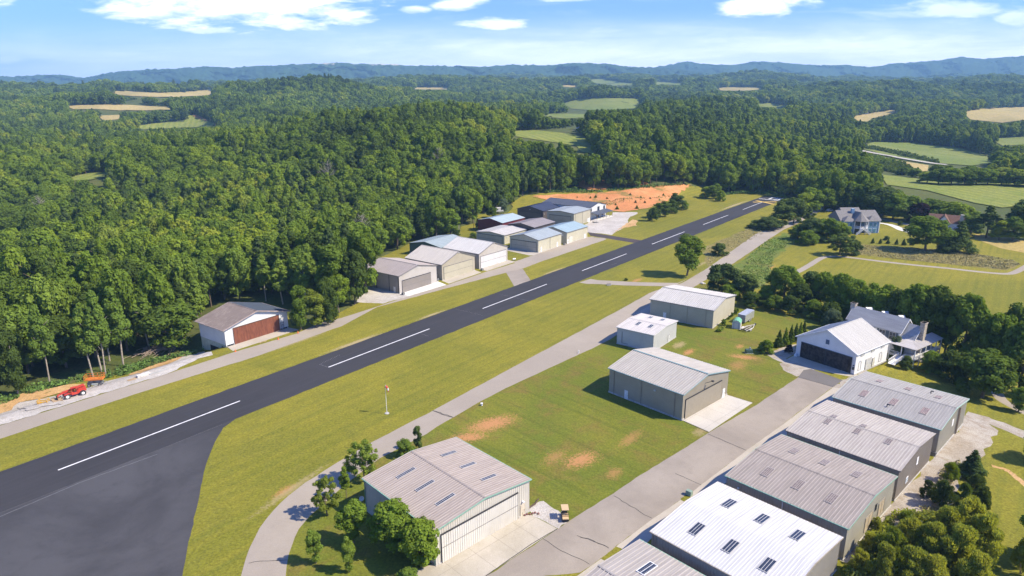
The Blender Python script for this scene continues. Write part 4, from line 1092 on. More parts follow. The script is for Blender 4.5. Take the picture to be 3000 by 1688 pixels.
class Bld:
    def __init__(s, key, name, label, cat, group=None, z=0.0, roofw=None):
        s.x, s.y, s.a, s.L, s.W, s.he, s.hr = HANG[key]
        s.e = empty(name, (s.x, s.y, z), s.a); tag(s.e, label, cat, group)
        s.key = key
    def top(s, y): return s.he + s.hr * (1 - abs(2 * y / s.W - 1))
    def face(s, f):
        """matrix: local a along the face, b outward, c up"""
        L, W = s.L, s.W
        if f == 'u0': return Matrix(((0, -1, 0, 0), (1, 0, 0, 0), (0, 0, 1, 0), (0, 0, 0, 1)))
        if f == 'uL': return Matrix(((0, 1, 0, L), (1, 0, 0, 0), (0, 0, 1, 0), (0, 0, 0, 1)))
        if f == 'v0': return Matrix(((1, 0, 0, 0), (0, -1, 0, 0), (0, 0, 1, 0), (0, 0, 0, 1)))
        return Matrix(((1, 0, 0, 0), (0, 1, 0, W), (0, 0, 1, 0), (0, 0, 0, 1)))
    def walls(s, mat_, rib=0.42, base=0.25, z0=0.0, mats2=None, ribh=0.05):
        L, W, he, hr = s.L, s.W, s.he, s.hr
        b = MB(); zt = he
        A = [(0, 0, z0), (0, W, z0), (0, W, he), (0, W / 2, he + hr), (0, 0, he)]
        B_ = [(L, y, z) for _, y, z in A]
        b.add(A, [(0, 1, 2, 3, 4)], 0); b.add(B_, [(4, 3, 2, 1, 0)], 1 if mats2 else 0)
        b.quad((0, 0, z0), (L, 0, z0), (L, 0, he), (0, 0, he)); b.quad((0, W, z0), (0, W, he), (L, W, he), (L, W, z0))
        if rib:
            n = int(W / rib)
            for k in range(n + 1):
                y = k * W / n; t_ = s.top(y) - .02
                b.box(-ribh, -0.0, y - .05, y + .05, z0 + base, t_); b.box(L, L + ribh, y - .05, y + .05, z0 + base, t_, 1 if mats2 else 0)
            n = int(L / rib)
            for k in range(n + 1):
                x = k * L / n
                b.box(x - .05, x + .05, -ribh, 0, z0 + base, he - .02); b.box(x - .05, x + .05, W, W + ribh, z0 + base, he - .02)
        b.build('wall', [mat_, mats2] if mats2 else mat_, s.e)
        if base:
            MB().box(-.12, L + .12, -.12, W + .12, z0 - .3, z0 + base * .8).build('foundation', FOUND, s.e)
    def roof(s, mat_, rib=0.5, over=0.25, trim=None, ribh=0.06, cap=True, th=0.1, gut=0.14, mat2=None):
        L, W, he, hr = s.L, s.W, s.he, s.hr
        b = MB(); sl = hr / (W / 2)
        for sd_, mi in ((0, 0), (1, 1 if mat2 else 0)):
            def P(x, f, dz=0.0):          # f 0 at eave (with overhang) .. 1 ridge
                yy = -over + (W / 2 + over) * f
                z = he + hr * (yy / (W / 2)) + .03 + dz
                return (x, yy if sd_ == 0 else W - yy, z)
            x0, x1 = -over, L + over
            vs = [P(x0, 0), P(x1, 0), P(x1, 1), P(x0, 1), P(x0, 0, th), P(x1, 0, th), P(x1, 1, th), P(x0, 1, th)]
            b.add(vs, [(0, 3, 2, 1), (4, 5, 6, 7), (0, 1, 5, 4), (1, 2, 6, 5), (2, 3, 7, 6), (3, 0, 4, 7)], mi)
            if rib:
                n = int((x1 - x0) / rib)
                for k in range(n + 1):
                    x = x0 + k * (x1 - x0) / n
                    w_ = .07
                    vs = [P(x - w_, 0, th), P(x + w_, 0, th), P(x + w_, 1, th), P(x - w_, 1, th), P(x - w_ * .5, 0, th + ribh), P(x + w_ * .5, 0, th + ribh), P(x + w_ * .5, 1, th + ribh), P(x - w_ * .5, 1, th + ribh)]
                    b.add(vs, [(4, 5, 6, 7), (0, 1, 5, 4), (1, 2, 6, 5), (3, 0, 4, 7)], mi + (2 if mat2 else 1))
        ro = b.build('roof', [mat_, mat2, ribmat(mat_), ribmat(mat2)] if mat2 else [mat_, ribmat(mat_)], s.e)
        # streaks in the material run along the slope; object space keeps them there
        if cap:
            z = he + hr + .03 + th + ribh
            MB().add([(-over, W / 2 - .22, z - .03), (L + over, W / 2 - .22, z - .03), (L + over, W / 2, z + .03), (-over, W / 2, z + .03), (L + over, W / 2 + .22, z - .03), (-over, W / 2 + .22, z - .03)],
                     [(0, 1, 2, 3), (3, 2, 4, 5)]).build('ridge_cap', trim if trim and cap == 2 else mat_, s.e)
        if trim:
            t = MB(); h = gut
            for x in (-over - .04, L + over + .04):
                for sd_ in (0, 1):
                    y0_, y1_ = (-over, W / 2) if sd_ == 0 else (W + over, W / 2)
                    z0_ = he - sl * over
                    t.bar((x, y0_, z0_ + .05), (x, y1_, he + hr + .08), .07, h * 1.6)
            for y in (-over - .07, W + over + .07):
                t.box(-over - .06, L + over + .06, y - .07, y + .07, he - sl * over - .02, he - sl * over - .02 + h)
            t.build('trim', trim, s.e)
        return ro
    def panel(s, name, f, a0, a1, z0, z1, mat_, off=0.07, th=0.05, parent=None):
        return MB().box(a0, a1, off, off + th, z0, z1, M=s.face(f)).build(name, mat_, parent or s.e)
    def hdoor(s, f, a0, a1, z1, mat_, frame=BLK, seam=.5, rib=0.42, tilt=0, fw=.12, z0=.05):
        M_ = s.face(f); b = MB().box(a0, a1, .06, .16, z0, z1, M=M_)
        n = max(2, int((a1 - a0) / rib))
        for k in range(n + 1):
            a = a0 + k * (a1 - a0) / n; b.box(a - .04, a + .04, .16, .21, z0, z1, M=M_)
        d = b.build('hangar_door', mat_, s.e)
        fr = MB(); 
        fr.box(a0 - fw, a1 + fw, .05, .24, z1, z1 + fw * 1.4, M=M_)
        for a in (a0 - fw, a1): fr.box(a, a + fw, .05, .2, 0, z1, M=M_)
        fr.build('door_frame', frame, d)
        if seam: MB().box(a0, a1, .2, .225, z1 * seam - .04, z1 * seam + .04, M=M_).build('seam', plain('seam_grey', (.2, .18, .16)), d)
        return d
    def man(s, f, a, mat_=WHT, w_=.95, h=2.1, z0=.05, frame=None):
        M_ = s.face(f)
        d = MB().box(a - w_ / 2, a + w_ / 2, .06, .13, z0, z0 + h, M=M_).build('door', mat_, s.e)
        MB().box(a + w_ * .3, a + w_ * .38, .13, .19, z0 + h * .45, z0 + h * .5, M=M_).build('handle', BLK, d)
        if frame: 
            t = MB(); t.box(a - w_ / 2 - .09, a + w_ / 2 + .09, .05, .10, z0 + h, z0 + h + .09, M=M_)
            for q in (a - w_ / 2 - .09, a + w_ / 2): t.box(q, q + .09, .05, .1, z0, z0 + h, M=M_)
            t.build('door_frame', frame, d)
        return d
    def win(s, f, a0, a1, z0, z1, frame=WHT, glass=GLS, bars=1, shutters=None, arch=False):
        M_ = s.face(f); t = MB(); w_ = .08
        t.box(a0 - w_, a1 + w_, .05, .11, z0 - w_, z0, M=M_); t.box(a0 - w_, a1 + w_, .05, .11, z1, z1 + w_, M=M_)
        t.box(a0 - w_, a0, .05, .11, z0, z1, M=M_); t.box(a1, a1 + w_, .05, .11, z0, z1, M=M_)
        for k in range(bars):
            q = a0 + (a1 - a0) * (k + 1) / (bars + 1); t.box(q - .025, q + .025, .085, .11, z0, z1, M=M_)
        t.box(a0, a1, .085, .105, (z0 + z1) / 2 - .025, (z0 + z1) / 2 + .025, M=M_)
        o = t.build('window', frame, s.e)
        MB().box(a0, a1, .055, .08, z0, z1, M=M_).build('pane', glass, o)
        if shutters:
            for a in (a0 - .55, a1 + .13): MB().box(a, a + .42, .05, .1, z0 - .05, z1 + .05, M=M_).build('shutter', shutters, o)
        return o
    def seams(s, f, at, mat_=BLK, w_=.12):
        for a in at: MB().box(a - w_ / 2, a + w_ / 2, .06, .14, .2, s.he - .05, M=s.face(f)).build('downspout', mat_, s.e)
    def lamp(s, f, a, z): MB().box(a - .15, a + .15, .05, .38, z, z + .2, M=s.face(f)).box(a - .04, a + .04, .0, .1, z - .15, z, M=s.face(f)).build('wall_lamp', LITE, s.e)
    def sky(s, x, side, f, ln=3.2, w_=.95, glass=GLS, frame=WHT, nb=3):
        """roof light; f = centre up the slope"""
        W, he, hr, L = s.W, s.he, s.hr, s.L
        slope = math.hypot(W / 2, hr); c0 = f * slope
        o = MB(); gl = MB()
        def Q(u, v, h):
            y = v / slope * W / 2; z = he + hr * v / slope + .2 + h
            return (x + u, y if side == 0 else W - y, z)
        def bx(m_, u0, u1, v0, v1, h0, h1):
            m_.add([Q(u0, v0, h0), Q(u1, v0, h0), Q(u1, v1, h0), Q(u0, v1, h0), Q(u0, v0, h1), Q(u1, v0, h1), Q(u1, v1, h1), Q(u0, v1, h1)], [(0, 3, 2, 1), (4, 5, 6, 7), (0, 1, 5, 4), (1, 2, 6, 5), (2, 3, 7, 6), (3, 0, 4, 7)])
        a0, a1, v0, v1 = -w_ / 2, w_ / 2, c0 - ln / 2, c0 + ln / 2
        for (p, q) in ((a0 - .1, a0), (a1, a1 + .1)): bx(o, p, q, v0 - .1, v1 + .1, -.03, .05)
        for (p, q) in ((v0 - .1, v0), (v1, v1 + .1)): bx(o, a0, a1, p, q, -.03, .05)
        for k in range(1, nb): q = a0 + k * w_ / nb; bx(o, q - .03, q + .03, v0, v1, -.03, .06)
        fr = o.build('skylight', frame, s.e)
        bx(gl, a0, a1, v0, v1, -.03, .03); gl.build('pane', glass, fr)
GRN = plain('green_trim', (0.22, 0.38, 0.28), 0.5)
TEALT = plain('teal_trim', (0.20, 0.31, 0.31), 0.5)
TANT = plain('tan_trim', (0.34, 0.29, 0.22), 0.5)
GRYT = plain('grey_trim', (0.20, 0.185, 0.17), 0.5)

b = Bld('front', 'hangar', 'nearest steel hangar with taupe roof, green trim and cream bifold door, beside golf cart', 'hangar')
CREAM = wmat('cream', (0.56, 0.52, 0.43)); b.walls(CREAM, .42)
b.roof(metal_roof('roof_taupe', (0.33, 0.28, 0.24), (0.2, 0.155, 0.13), .6), .5, trim=GRN)
b.hdoor('uL', 1.1, 16.4, 4.75, wmat('cream_door', (0.62, 0.585, 0.5)), seam=.55)
b.man('uL', 17.55, plain('beige_door', (.55, .48, .36)))
for x in (4.3, 9.5, 14.7): b.sky(x, 0, .55, 3.3, .6, nb=2, frame=plain('dull_frame', (.42, .40, .38))); b.sky(x, 1, .52, 2.9, .6, nb=2, frame=plain('dull_frame', (.42, .40, .38)))
b.lamp('uL', 17.6, 2.6); b.seams('v0', (.1, 18.8), GRN)

b = Bld('white_roof', 'hangar', 'hangar with bright white roof and dark skylights, nearest whole one of the right row', 'hangar', 'hangars of the right-hand row')
TANW = wmat('tan_grey', (0.36, 0.325, 0.275), .5); b.walls(TANW, .42)
b.roof(metal_roof('roof_white', (0.50, 0.49, 0.47), (0.5, 0.47, 0.42), .2), .45, trim=TANT, ribh=.035, cap=False)
for x in (4.4, 9.7, 15.0): b.sky(x, 0, .5, 2.7, 1.2, nb=3, frame=plain('grey_frame', (.45, .43, .4))); b.sky(x, 1, .5, 2.7, 1.2, nb=3, frame=plain('grey_frame', (.45, .43, .4)))
b.hdoor('u0', 1.5, 16.5, 4.4, TANW); b.win('uL', 4, 5, 1.6, 2.8, BLK); b.seams('v0', (.2, .7), TANT)

b = Bld('row5', 'hangar', 'grey ribbed hangar roof cut off by the lower edge, before the bright white roof', 'hangar', 'hangars of the right-hand row')
b.walls(TANW, .42); b.roof(metal_roof('roof_grey_ribbed', (0.34, 0.31, 0.28), (0.3, 0.26, 0.23), .5), .62, trim=GRN, ribh=.1)
for x in (4.4, 9.7, 15.0): b.sky(x, 1, .5, 3.0, 1.1, nb=2); b.sky(x, 0, .5, 3.0, 1.1, nb=2)
b.hdoor('u0', 1.5, 16.5, 3.8, TANW)

b = Bld('row3', 'hangar', 'hangar with streaked taupe roof and green trim, next behind the white-roofed one', 'hangar', 'hangars of the right-hand row')
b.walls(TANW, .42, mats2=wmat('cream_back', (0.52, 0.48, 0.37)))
b.roof(metal_roof('roof_streaked', (0.295, 0.258, 0.225), (0.2, 0.16, 0.135), .6), .5, trim=GRN)
for x in (4.4, 9.6, 14.8): b.sky(x, 0, .5, 2.6, 1.1, TRL, plain('pale_frame', (.36, .32, .28)), 4); b.sky(x, 1, .5, 2.2, 1.1, TRL, plain('pale_frame', (.36, .32, .28)), 4)
b.hdoor('u0', 1.5, 18, 4.4, TANW); b.win('uL', 13.2, 15.6, 1.0, 3.4, TANT, plain('plywood', (.42, .34, .22))); b.win('uL', 7.6, 10.4, 1.0, 3.4, TANT, plain('plywood', (.42, .34, .22))); b.win('uL', 11.4, 12.0, 3.0, 4.0, BLK); b.seams('v0', (9.5,), WHT); b.lamp('v0', 2.2, 4.2)

b = Bld('row2', 'hangar', 'hangar with pale brown-grey roof and brown trim, third from the white barn', 'hangar', 'hangars of the right-hand row')
BRW = wmat('brown_grey', (0.36, 0.31, 0.25), .5)
b.walls(BRW, .42); b.roof(metal_roof('roof_pale_brown', (0.37, 0.335, 0.295), (0.27, 0.225, 0.19), .5), .5, trim=plain('brown_trim', (.17, .145, .12)))
for x in (4.2, 9.5, 14.8): b.sky(x, 0, .82, 1.8, .9, TRL, plain('pale_frame', (.36, .32, .28)), 3)
for x in (4.2, 9.5): b.sky(x, 1, .86, 1.3, .9, TRL, plain('pale_frame', (.36, .32, .28)), 3)
b.hdoor('u0', 1.5, 16.5, 4.4, BRW); b.win('uL', 9.6, 10.4, 3.0, 4.2, WHT, WHT, 0); b.win('uL', 4.7, 5.7, 1.4, 2.3, WHT, plain('sky_glass', (.3, .42, .5), .1)); b.seams('v0', (9.5,), LITE)

b = Bld('row1', 'hangar', 'hangar with silver grey roof, red-streaked roof lights and green trim beside the white barn', 'hangar', 'hangars of the right-hand row')
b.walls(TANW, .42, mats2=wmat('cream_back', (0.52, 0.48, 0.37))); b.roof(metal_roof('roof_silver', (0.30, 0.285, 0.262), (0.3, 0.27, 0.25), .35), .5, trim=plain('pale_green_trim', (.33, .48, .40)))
for x in (4.2, 9.8, 15.4): b.sky(x, 0, .5, 2.6, 1.1, plain('red_streaked_panel', (.24, .17, .15), .4, var=.4, scale=3), plain('pale_frame', (.36, .32, .28)), 4); b.sky(x, 1, .55, 1.9, 1.1, plain('red_streaked_panel', (.42, .30, .27)), plain('pale_frame', (.36, .32, .28)), 4)
b.hdoor('u0', 1.5, 16.5, 4.4, TANW); b.win('uL', 8.6, 9.5, 3.2, 4.4, WHT, WHT, 0)
MB().bar((19.6, 12.3, .2), (19.6, 12.3, 6.0), .18).bar((19.6, 12.8, .2), (19.6, 12.8, 5.8), .18).build('downspout', plain('rusty_pipe', (.22, .17, .13)), b.e)
for x, y in ((9.4, 2.2), (13.6, 15.0)): MB().tube((x, y, b.top(y) + .1), (x, y, b.top(y) + .7), .09).bar((x, y, b.top(y) + .65), (x + .5, y, b.top(y) + .65), .16).build('vent_pipe', BLK, b.e)

b = Bld('big_tan', 'hangar', 'khaki hangar with pale ribbed roof and teal trim alone between lawn and ramp', 'hangar')
KHK = wmat('khaki', (0.345, 0.305, 0.225), .25); b.walls(KHK, 0, .45, mats2=KHK)
ww = MB()
for k in range(44): y = k * b.W / 43; ww.box(b.L, b.L + .05, y - .05, y + .05, .45, b.top(y) - .03)
ww.build('wall_ribs', KHK, b.e)
b.roof(metal_roof('roof_offwhite', (0.37, 0.345, 0.31), (0.28, 0.25, 0.23), .35), .58, trim=TEALT, ribh=.12, cap=2)
b.hdoor('uL', 1.0, 15.2, 4.5, plain('khaki_door', (.40, .35, .26), var=.04), seam=0, rib=.33)
b.man('uL', 16.6, WHT); b.man('v0', 5.0, WHT); b.seams('v0', (1.4, 9.0, 17.6), plain('khaki_spout', (.28, .245, .19)), .14); b.lamp('v0', 12.6, 4.6)
MB().bar((b.L, 8.3, 6.0), (b.L + 1.2, 9.2, 6.6), .08).box(b.L + 1.0, b.L + 1.5, 9.0, 9.5, 6.5, 6.7).build('flood_lamp', BLK, b.e)

b = Bld('small_white', 'hangar', 'small off-white hangar with four skylights in its low roof beside the side taxiway', 'hangar')
OFF = wmat('off_white', (0.55, 0.545, 0.50), .3); b.walls(OFF, .42)
b.roof(metal_roof('roof_small', (0.47, 0.44, 0.41), (0.33, 0.29, 0.26), .4), .5, trim=OFF)
for x in (3.9, 7.6): b.sky(x, 0, .66, 2.2, .9, nb=2, frame=OFF); b.sky(x, 1, .3, 1.6, .9, nb=2, frame=OFF)
b.hdoor('u0', 1, 13.4, 4, OFF); 
MB().box(1.5, 1.62, -.12, -.05, .7, 3.9).box(1.5, 3.4, -.12, -.05, .6, .7).build('door_outline', GRYT, b.e); b.man('uL', 9.6, OFF, frame=GRYT)

b = Bld('light_tan', 'hangar', 'long light khaki hangar with white ribbed roof, farthest beside the side taxiway', 'hangar')
LTN = wmat('light_khaki', (0.44, 0.405, 0.30), .2); b.walls(LTN, 0, .2)
b.roof(metal_roof('roof_bright', (0.42, 0.405, 0.38), (0.36, 0.34, 0.32), .25), .58, trim=plain('grey_eave', (.22, .22, .22)), ribh=.12, cap=2)
b.man('v0', 4.9, WHT); b.seams('v0', (6.6, 12.0, 17.7), plain('khaki_spout2', (.33, .30, .24))); b.hdoor('u0', 1.5, 17, 4.4, LTN)

# left row
b = Bld('grey_l', 'hangar', 'grey hangar with taupe roof and dark grey door, nearest of the left row', 'hangar', 'hangars of the left row')
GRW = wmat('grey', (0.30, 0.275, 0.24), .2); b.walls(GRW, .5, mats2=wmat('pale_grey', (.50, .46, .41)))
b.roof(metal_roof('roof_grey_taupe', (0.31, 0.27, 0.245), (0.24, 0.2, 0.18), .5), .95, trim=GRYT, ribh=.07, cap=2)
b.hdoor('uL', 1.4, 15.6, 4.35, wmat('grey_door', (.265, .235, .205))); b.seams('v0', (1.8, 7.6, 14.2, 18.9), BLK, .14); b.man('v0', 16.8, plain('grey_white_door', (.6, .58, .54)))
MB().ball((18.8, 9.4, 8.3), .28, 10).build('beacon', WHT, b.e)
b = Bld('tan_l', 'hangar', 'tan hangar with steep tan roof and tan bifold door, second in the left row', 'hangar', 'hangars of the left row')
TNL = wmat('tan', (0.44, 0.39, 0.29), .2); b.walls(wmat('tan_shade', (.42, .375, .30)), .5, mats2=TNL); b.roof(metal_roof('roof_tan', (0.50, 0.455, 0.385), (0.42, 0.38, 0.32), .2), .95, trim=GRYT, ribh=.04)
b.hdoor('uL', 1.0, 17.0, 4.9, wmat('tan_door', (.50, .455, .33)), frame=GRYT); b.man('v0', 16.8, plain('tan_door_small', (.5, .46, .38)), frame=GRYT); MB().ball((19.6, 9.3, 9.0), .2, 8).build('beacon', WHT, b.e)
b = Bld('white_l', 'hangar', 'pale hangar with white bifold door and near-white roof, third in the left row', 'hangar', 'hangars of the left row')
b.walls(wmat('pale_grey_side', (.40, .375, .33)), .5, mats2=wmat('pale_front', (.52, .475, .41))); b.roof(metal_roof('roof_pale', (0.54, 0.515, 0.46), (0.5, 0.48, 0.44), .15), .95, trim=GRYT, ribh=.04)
b.hdoor('uL', .8, 16.8, 4.9, wmat('white_door', (.66, .64, .60)), frame=GRYT); MB().ball((19.6, 9.0, 9.0), .2, 8).build('beacon', WHT, b.e)
b = Bld('teal', 'hangar', 'dark green hangar with grey-blue roof half hidden behind the pale hangar', 'hangar')
b.walls(wmat('dark_green', (.085, .15, .13), .2), .6); b.roof(metal_roof('roof_greyblue', (0.31, 0.36, 0.36), (0.27, 0.31, 0.31), .3), .95, trim=plain('green_black_trim', (.05, .08, .07)), ribh=.04)
b.win('u0', 5, 6, 1.2, 2.3)
b = Bld('bluefront', 'hangar', 'cream hangar with grey-blue roof and framed door, nearest of the blue-roofed pair by the runway', 'hangar')
CRM = wmat('cream_far', (.56, .52, .38), .2); b.walls(CRM, .55); b.roof(metal_roof('roof_blue1', (0.32, 0.355, 0.36), (0.27, 0.30, 0.31), .3), .95, trim=GRYT, ribh=.04)
b.hdoor('u0', 1.0, 14.6, 4.3, wmat('cream_far_door', (.46, .425, .33))); b.man('v0', 2.2, WHT); b.man('v0', 15.2, WHT); b.seams('v0', (9.2,), plain('brown_spout', (.2, .17, .13)))
b = Bld('blue2', 'hangar', 'cream hangar with sky-blue roof and small roller door, farther of the blue-roofed pair', 'hangar')
b.walls(CRM, .55); b.roof(metal_roof('roof_blue2', (0.30, 0.385, 0.41), (0.26, 0.33, 0.35), .25), .95, trim=GRYT, ribh=.04)
b.man('v0', 3.4, plain('roller', (.6, .56, .45)), 3.0, 3.1, frame=GRYT); b.man('v0', .9, WHT); b.man('v0', 16.2, WHT, 1.1); b.panel('vent', 'u0', 1.9, 3.0, 3.4, 4.4, WHT)
b = Bld('cream', 'hangar', 'low cream hangar with pale beige roof in front of the maroon one', 'hangar')
b.walls(CRM, .55); b.roof(metal_roof('roof_beige', (0.52, 0.485, 0.43), (0.44, 0.4, 0.35), .25), .95, trim=GRYT, ribh=.05)
b.hdoor('u0', 1.2, 15.6, 3.5, wmat('cream_far_door', (.46, .425, .33))); b.lamp('v0', 1.5, 3.2); b.lamp('v0', 9, 3.2)
b = Bld('brown', 'hangar', 'dark brown hangar with grey-brown roof behind the low cream one', 'hangar')
b.walls(wmat('dark_brown', (.10, .085, .08), .1), .6); b.roof(metal_roof('roof_greybrown', (0.27, 0.24, 0.23), (0.22, 0.195, 0.185), .3), .95, trim=BLK, ribh=.04)
b.hdoor('u0', 1.2, 14.2, 4.2, wmat('dark_brown', (.10, .085, .08)))
b = Bld('maroon', 'hangar', 'maroon hangar with pale blue roof and lean-to next to the woods', 'hangar')
b.walls(wmat('maroon', (.17, .035, .04), .1), .6); b.roof(metal_roof('roof_paleblue', (0.36, 0.43, 0.435), (0.31, 0.37, 0.375), .25), .95, trim=plain('maroon_trim', (.14, .035, .04)), ribh=.04)
MB().add([(-.3, 15.9, 3.4), (5.5, 15.9, 3.4), (5.5, 19.0, 2.7), (-.3, 19.0, 2.7), (-.3, 15.9, 3.5), (5.5, 15.9, 3.5), (5.5, 19, 2.8), (-.3, 19, 2.8)], [(0, 3, 2, 1), (4, 5, 6, 7), (0, 1, 5, 4), (1, 2, 6, 5), (2, 3, 7, 6), (3, 0, 4, 7)]).bar((0, 18.8, 0), (0, 18.8, 2.7), .14).bar((5.2, 18.8, 0), (5.2, 18.8, 2.7), .14).build('lean_to', plain('dark_maroon', (.07, .02, .025)), b.e)
for x in (3, 7, 11, 15): b.panel('window', 'v0', x, x + 1.4, 2.6, 3.5, plain('red_pane', (.24, .07, .07)))
b = Bld('navy', 'hangar', 'charcoal hangar with navy black roof, left of the long dark-roofed hall', 'hangar')
b.walls(wmat('charcoal', (.12, .10, .092), .1), .6); b.roof(metal_roof('roof_navy', (0.05, 0.06, 0.095), (0.04, 0.05, 0.08), .3), .95, trim=BLK, ribh=.04)
b.hdoor('u0', 1.2, 15.6, 4.0, wmat('charcoal_door', (.145, .125, .11), .1)); b.lamp('u0', 8.5, 5.4); b.lamp('v0', .8, 3.5)
b = Bld('greytan', 'hangar', 'tall beige hangar with grey-blue roof in front of the charcoal one', 'hangar')
BEI = wmat('beige', (.48, .44, .33), .2); b.walls(BEI, .55); b.roof(metal_roof('roof_greyblue2', (0.33, 0.36, 0.365), (0.29, 0.31, 0.32), .25), .95, trim=GRYT, ribh=.04)
b.hdoor('u0', 1.8, 14.9, 5.0, wmat('beige_door', (.44, .40, .31))); b.seams('v0', (1.5, 9.3, 18.6), GRYT); b.man('v0', 15.6, WHT); b.man('v0', 17.0, WHT, 1.2)
b = Bld('longdark', 'hall', 'long dark-roofed hall with white gable, arched window and porch by the red clay yard', 'hall')
b.walls(wmat('white_hall', (.70, .69, .66), .15), .6); b.roof(metal_roof('roof_slate', (0.085, 0.095, 0.12), (0.07, 0.08, 0.1), .3), .95, trim=BLK, ribh=.04)
b.win('uL', 7.6, 9.6, 3.8, 6.2, BLK); b.win('uL', 14, 15.6, 4.2, 6.0, BLK); b.win('uL', .5, 1.4, 4.4, 6.0, BLK); b.win('uL', 6.6, 9.4, .4, 2.5, BLK, bars=3); b.win('uL', 12.4, 13.6, 1.0, 2.4, BLK); b.win('v0', 30.5, 31.6, 1, 2.6, BLK)
MB().add([(32.7, -.3, 3.9), (37.4, -.3, 3.0), (37.4, 17.4, 3.0), (32.7, 17.4, 3.9), (32.7, -.3, 4.05), (37.4, -.3, 3.15), (37.4, 17.4, 3.15), (32.7, 17.4, 4.05)], [(0, 3, 2, 1), (4, 5, 6, 7), (0, 1, 5, 4), (1, 2, 6, 5), (2, 3, 7, 6), (3, 0, 4, 7)]).build('porch_roof', metal_roof('roof_slate', (0.085, 0.095, 0.12)), b.e)
for y in (.2, 3.6, 7.0, 10.4, 13.8, 17.1): MB().bar((37.1, y, .1), (37.1, y, 3.0), .16).build('porch_post', plain('grey_brown_post', (.3, .25, .2)), b.e)
MB().box(32.8, 37.8, -.4, 17.6, -.2, .12).build('porch_floor', CONCW, b.e)

# white barn-shaped hangar
b = Bld('barn', 'barn', 'big white barn-like hangar with two dark wooden doors at the end of the ramp', 'barn')
WB = wmat('barn_white', (.76, .75, .72), .1); b.walls(WB, 0, .1); b.roof(metal_roof('roof_barn', (0.45, 0.43, 0.385), (0.36, 0.34, 0.3), .5), .5, over=.3, trim=WHT, ribh=.035)
WD = plain('dark_barn_boards', (.045, .038, .036), .8, var=.6, scale=1.6, dirt=(.10, .08, .06, .6)); M_ = b.face('u0')
b.hdoor('u0', 1.0, 7.55, 4.1, WD, frame=plain('dark_frame', (.06, .07, .08)), seam=0, rib=.8); b.hdoor('u0', 7.75, 14.3, 4.1, WD, frame=plain('dark_frame', (.06, .07, .08)), seam=0, rib=.8)
b.win('u0', 7.2, 7.95, 5.7, 6.7, plain('slate_louvre', (.1, .13, .18)), plain('slate_louvre', (.1, .13, .18)), 0)
b.man('v0', 6.2, plain('grey_roller', (.50, .49, .46)), 2.7, 2.7, frame=plain('pale_frame2', (.35, .33, .3))); b.man('v0', 8.6, plain('beige_side_door', (.55, .52, .42)), 1.0, 2.2, frame=GRYT)
for a in (2.1, 7.0, 11.8): b.win('v0', a, a + 1.4, 4.3, 4.8, plain('grey_frame', (.45, .43, .4)), plain('dull_glass', (.45, .45, .42)), 0)
for a in (1.5, 11.4):
    q = MB(); Mv = b.face('v0'); q.box(a, a + .06, .05, .12, .8, 2.6, M=Mv).box(a + 1.1, a + 1.16, .05, .12, .8, 2.6, M=Mv).box(a - .1, a + 1.3, .05, .16, .7, .8, M=Mv)
    for k in range(8):
        t0_, t1_ = math.pi * k / 8, math.pi * (k + 1) / 8
        q.bar(Mv @ Vector((a + .58 - .55 * math.cos(t0_), .09, 2.6 + .55 * math.sin(t0_))), Mv @ Vector((a + .58 - .55 * math.cos(t1_), .09, 2.6 + .55 * math.sin(t1_))), .07)
    q.build('blind_arch_window', plain('grey_frame', (.45, .43, .4)), b.e)
MB().box(.15, .5, .06, .3, 1.2, 1.9, M=M_).box(.2, .45, .06, .3, 2.2, 2.4, M=M_).build('wall_lantern', BLK, b.e)
MB().box(15.0, 15.7, .05, .8, 0, .5, M=M_).box(15.1, 15.6, .1, .6, .5, .8, M=M_).build('step', WHT, b.e)

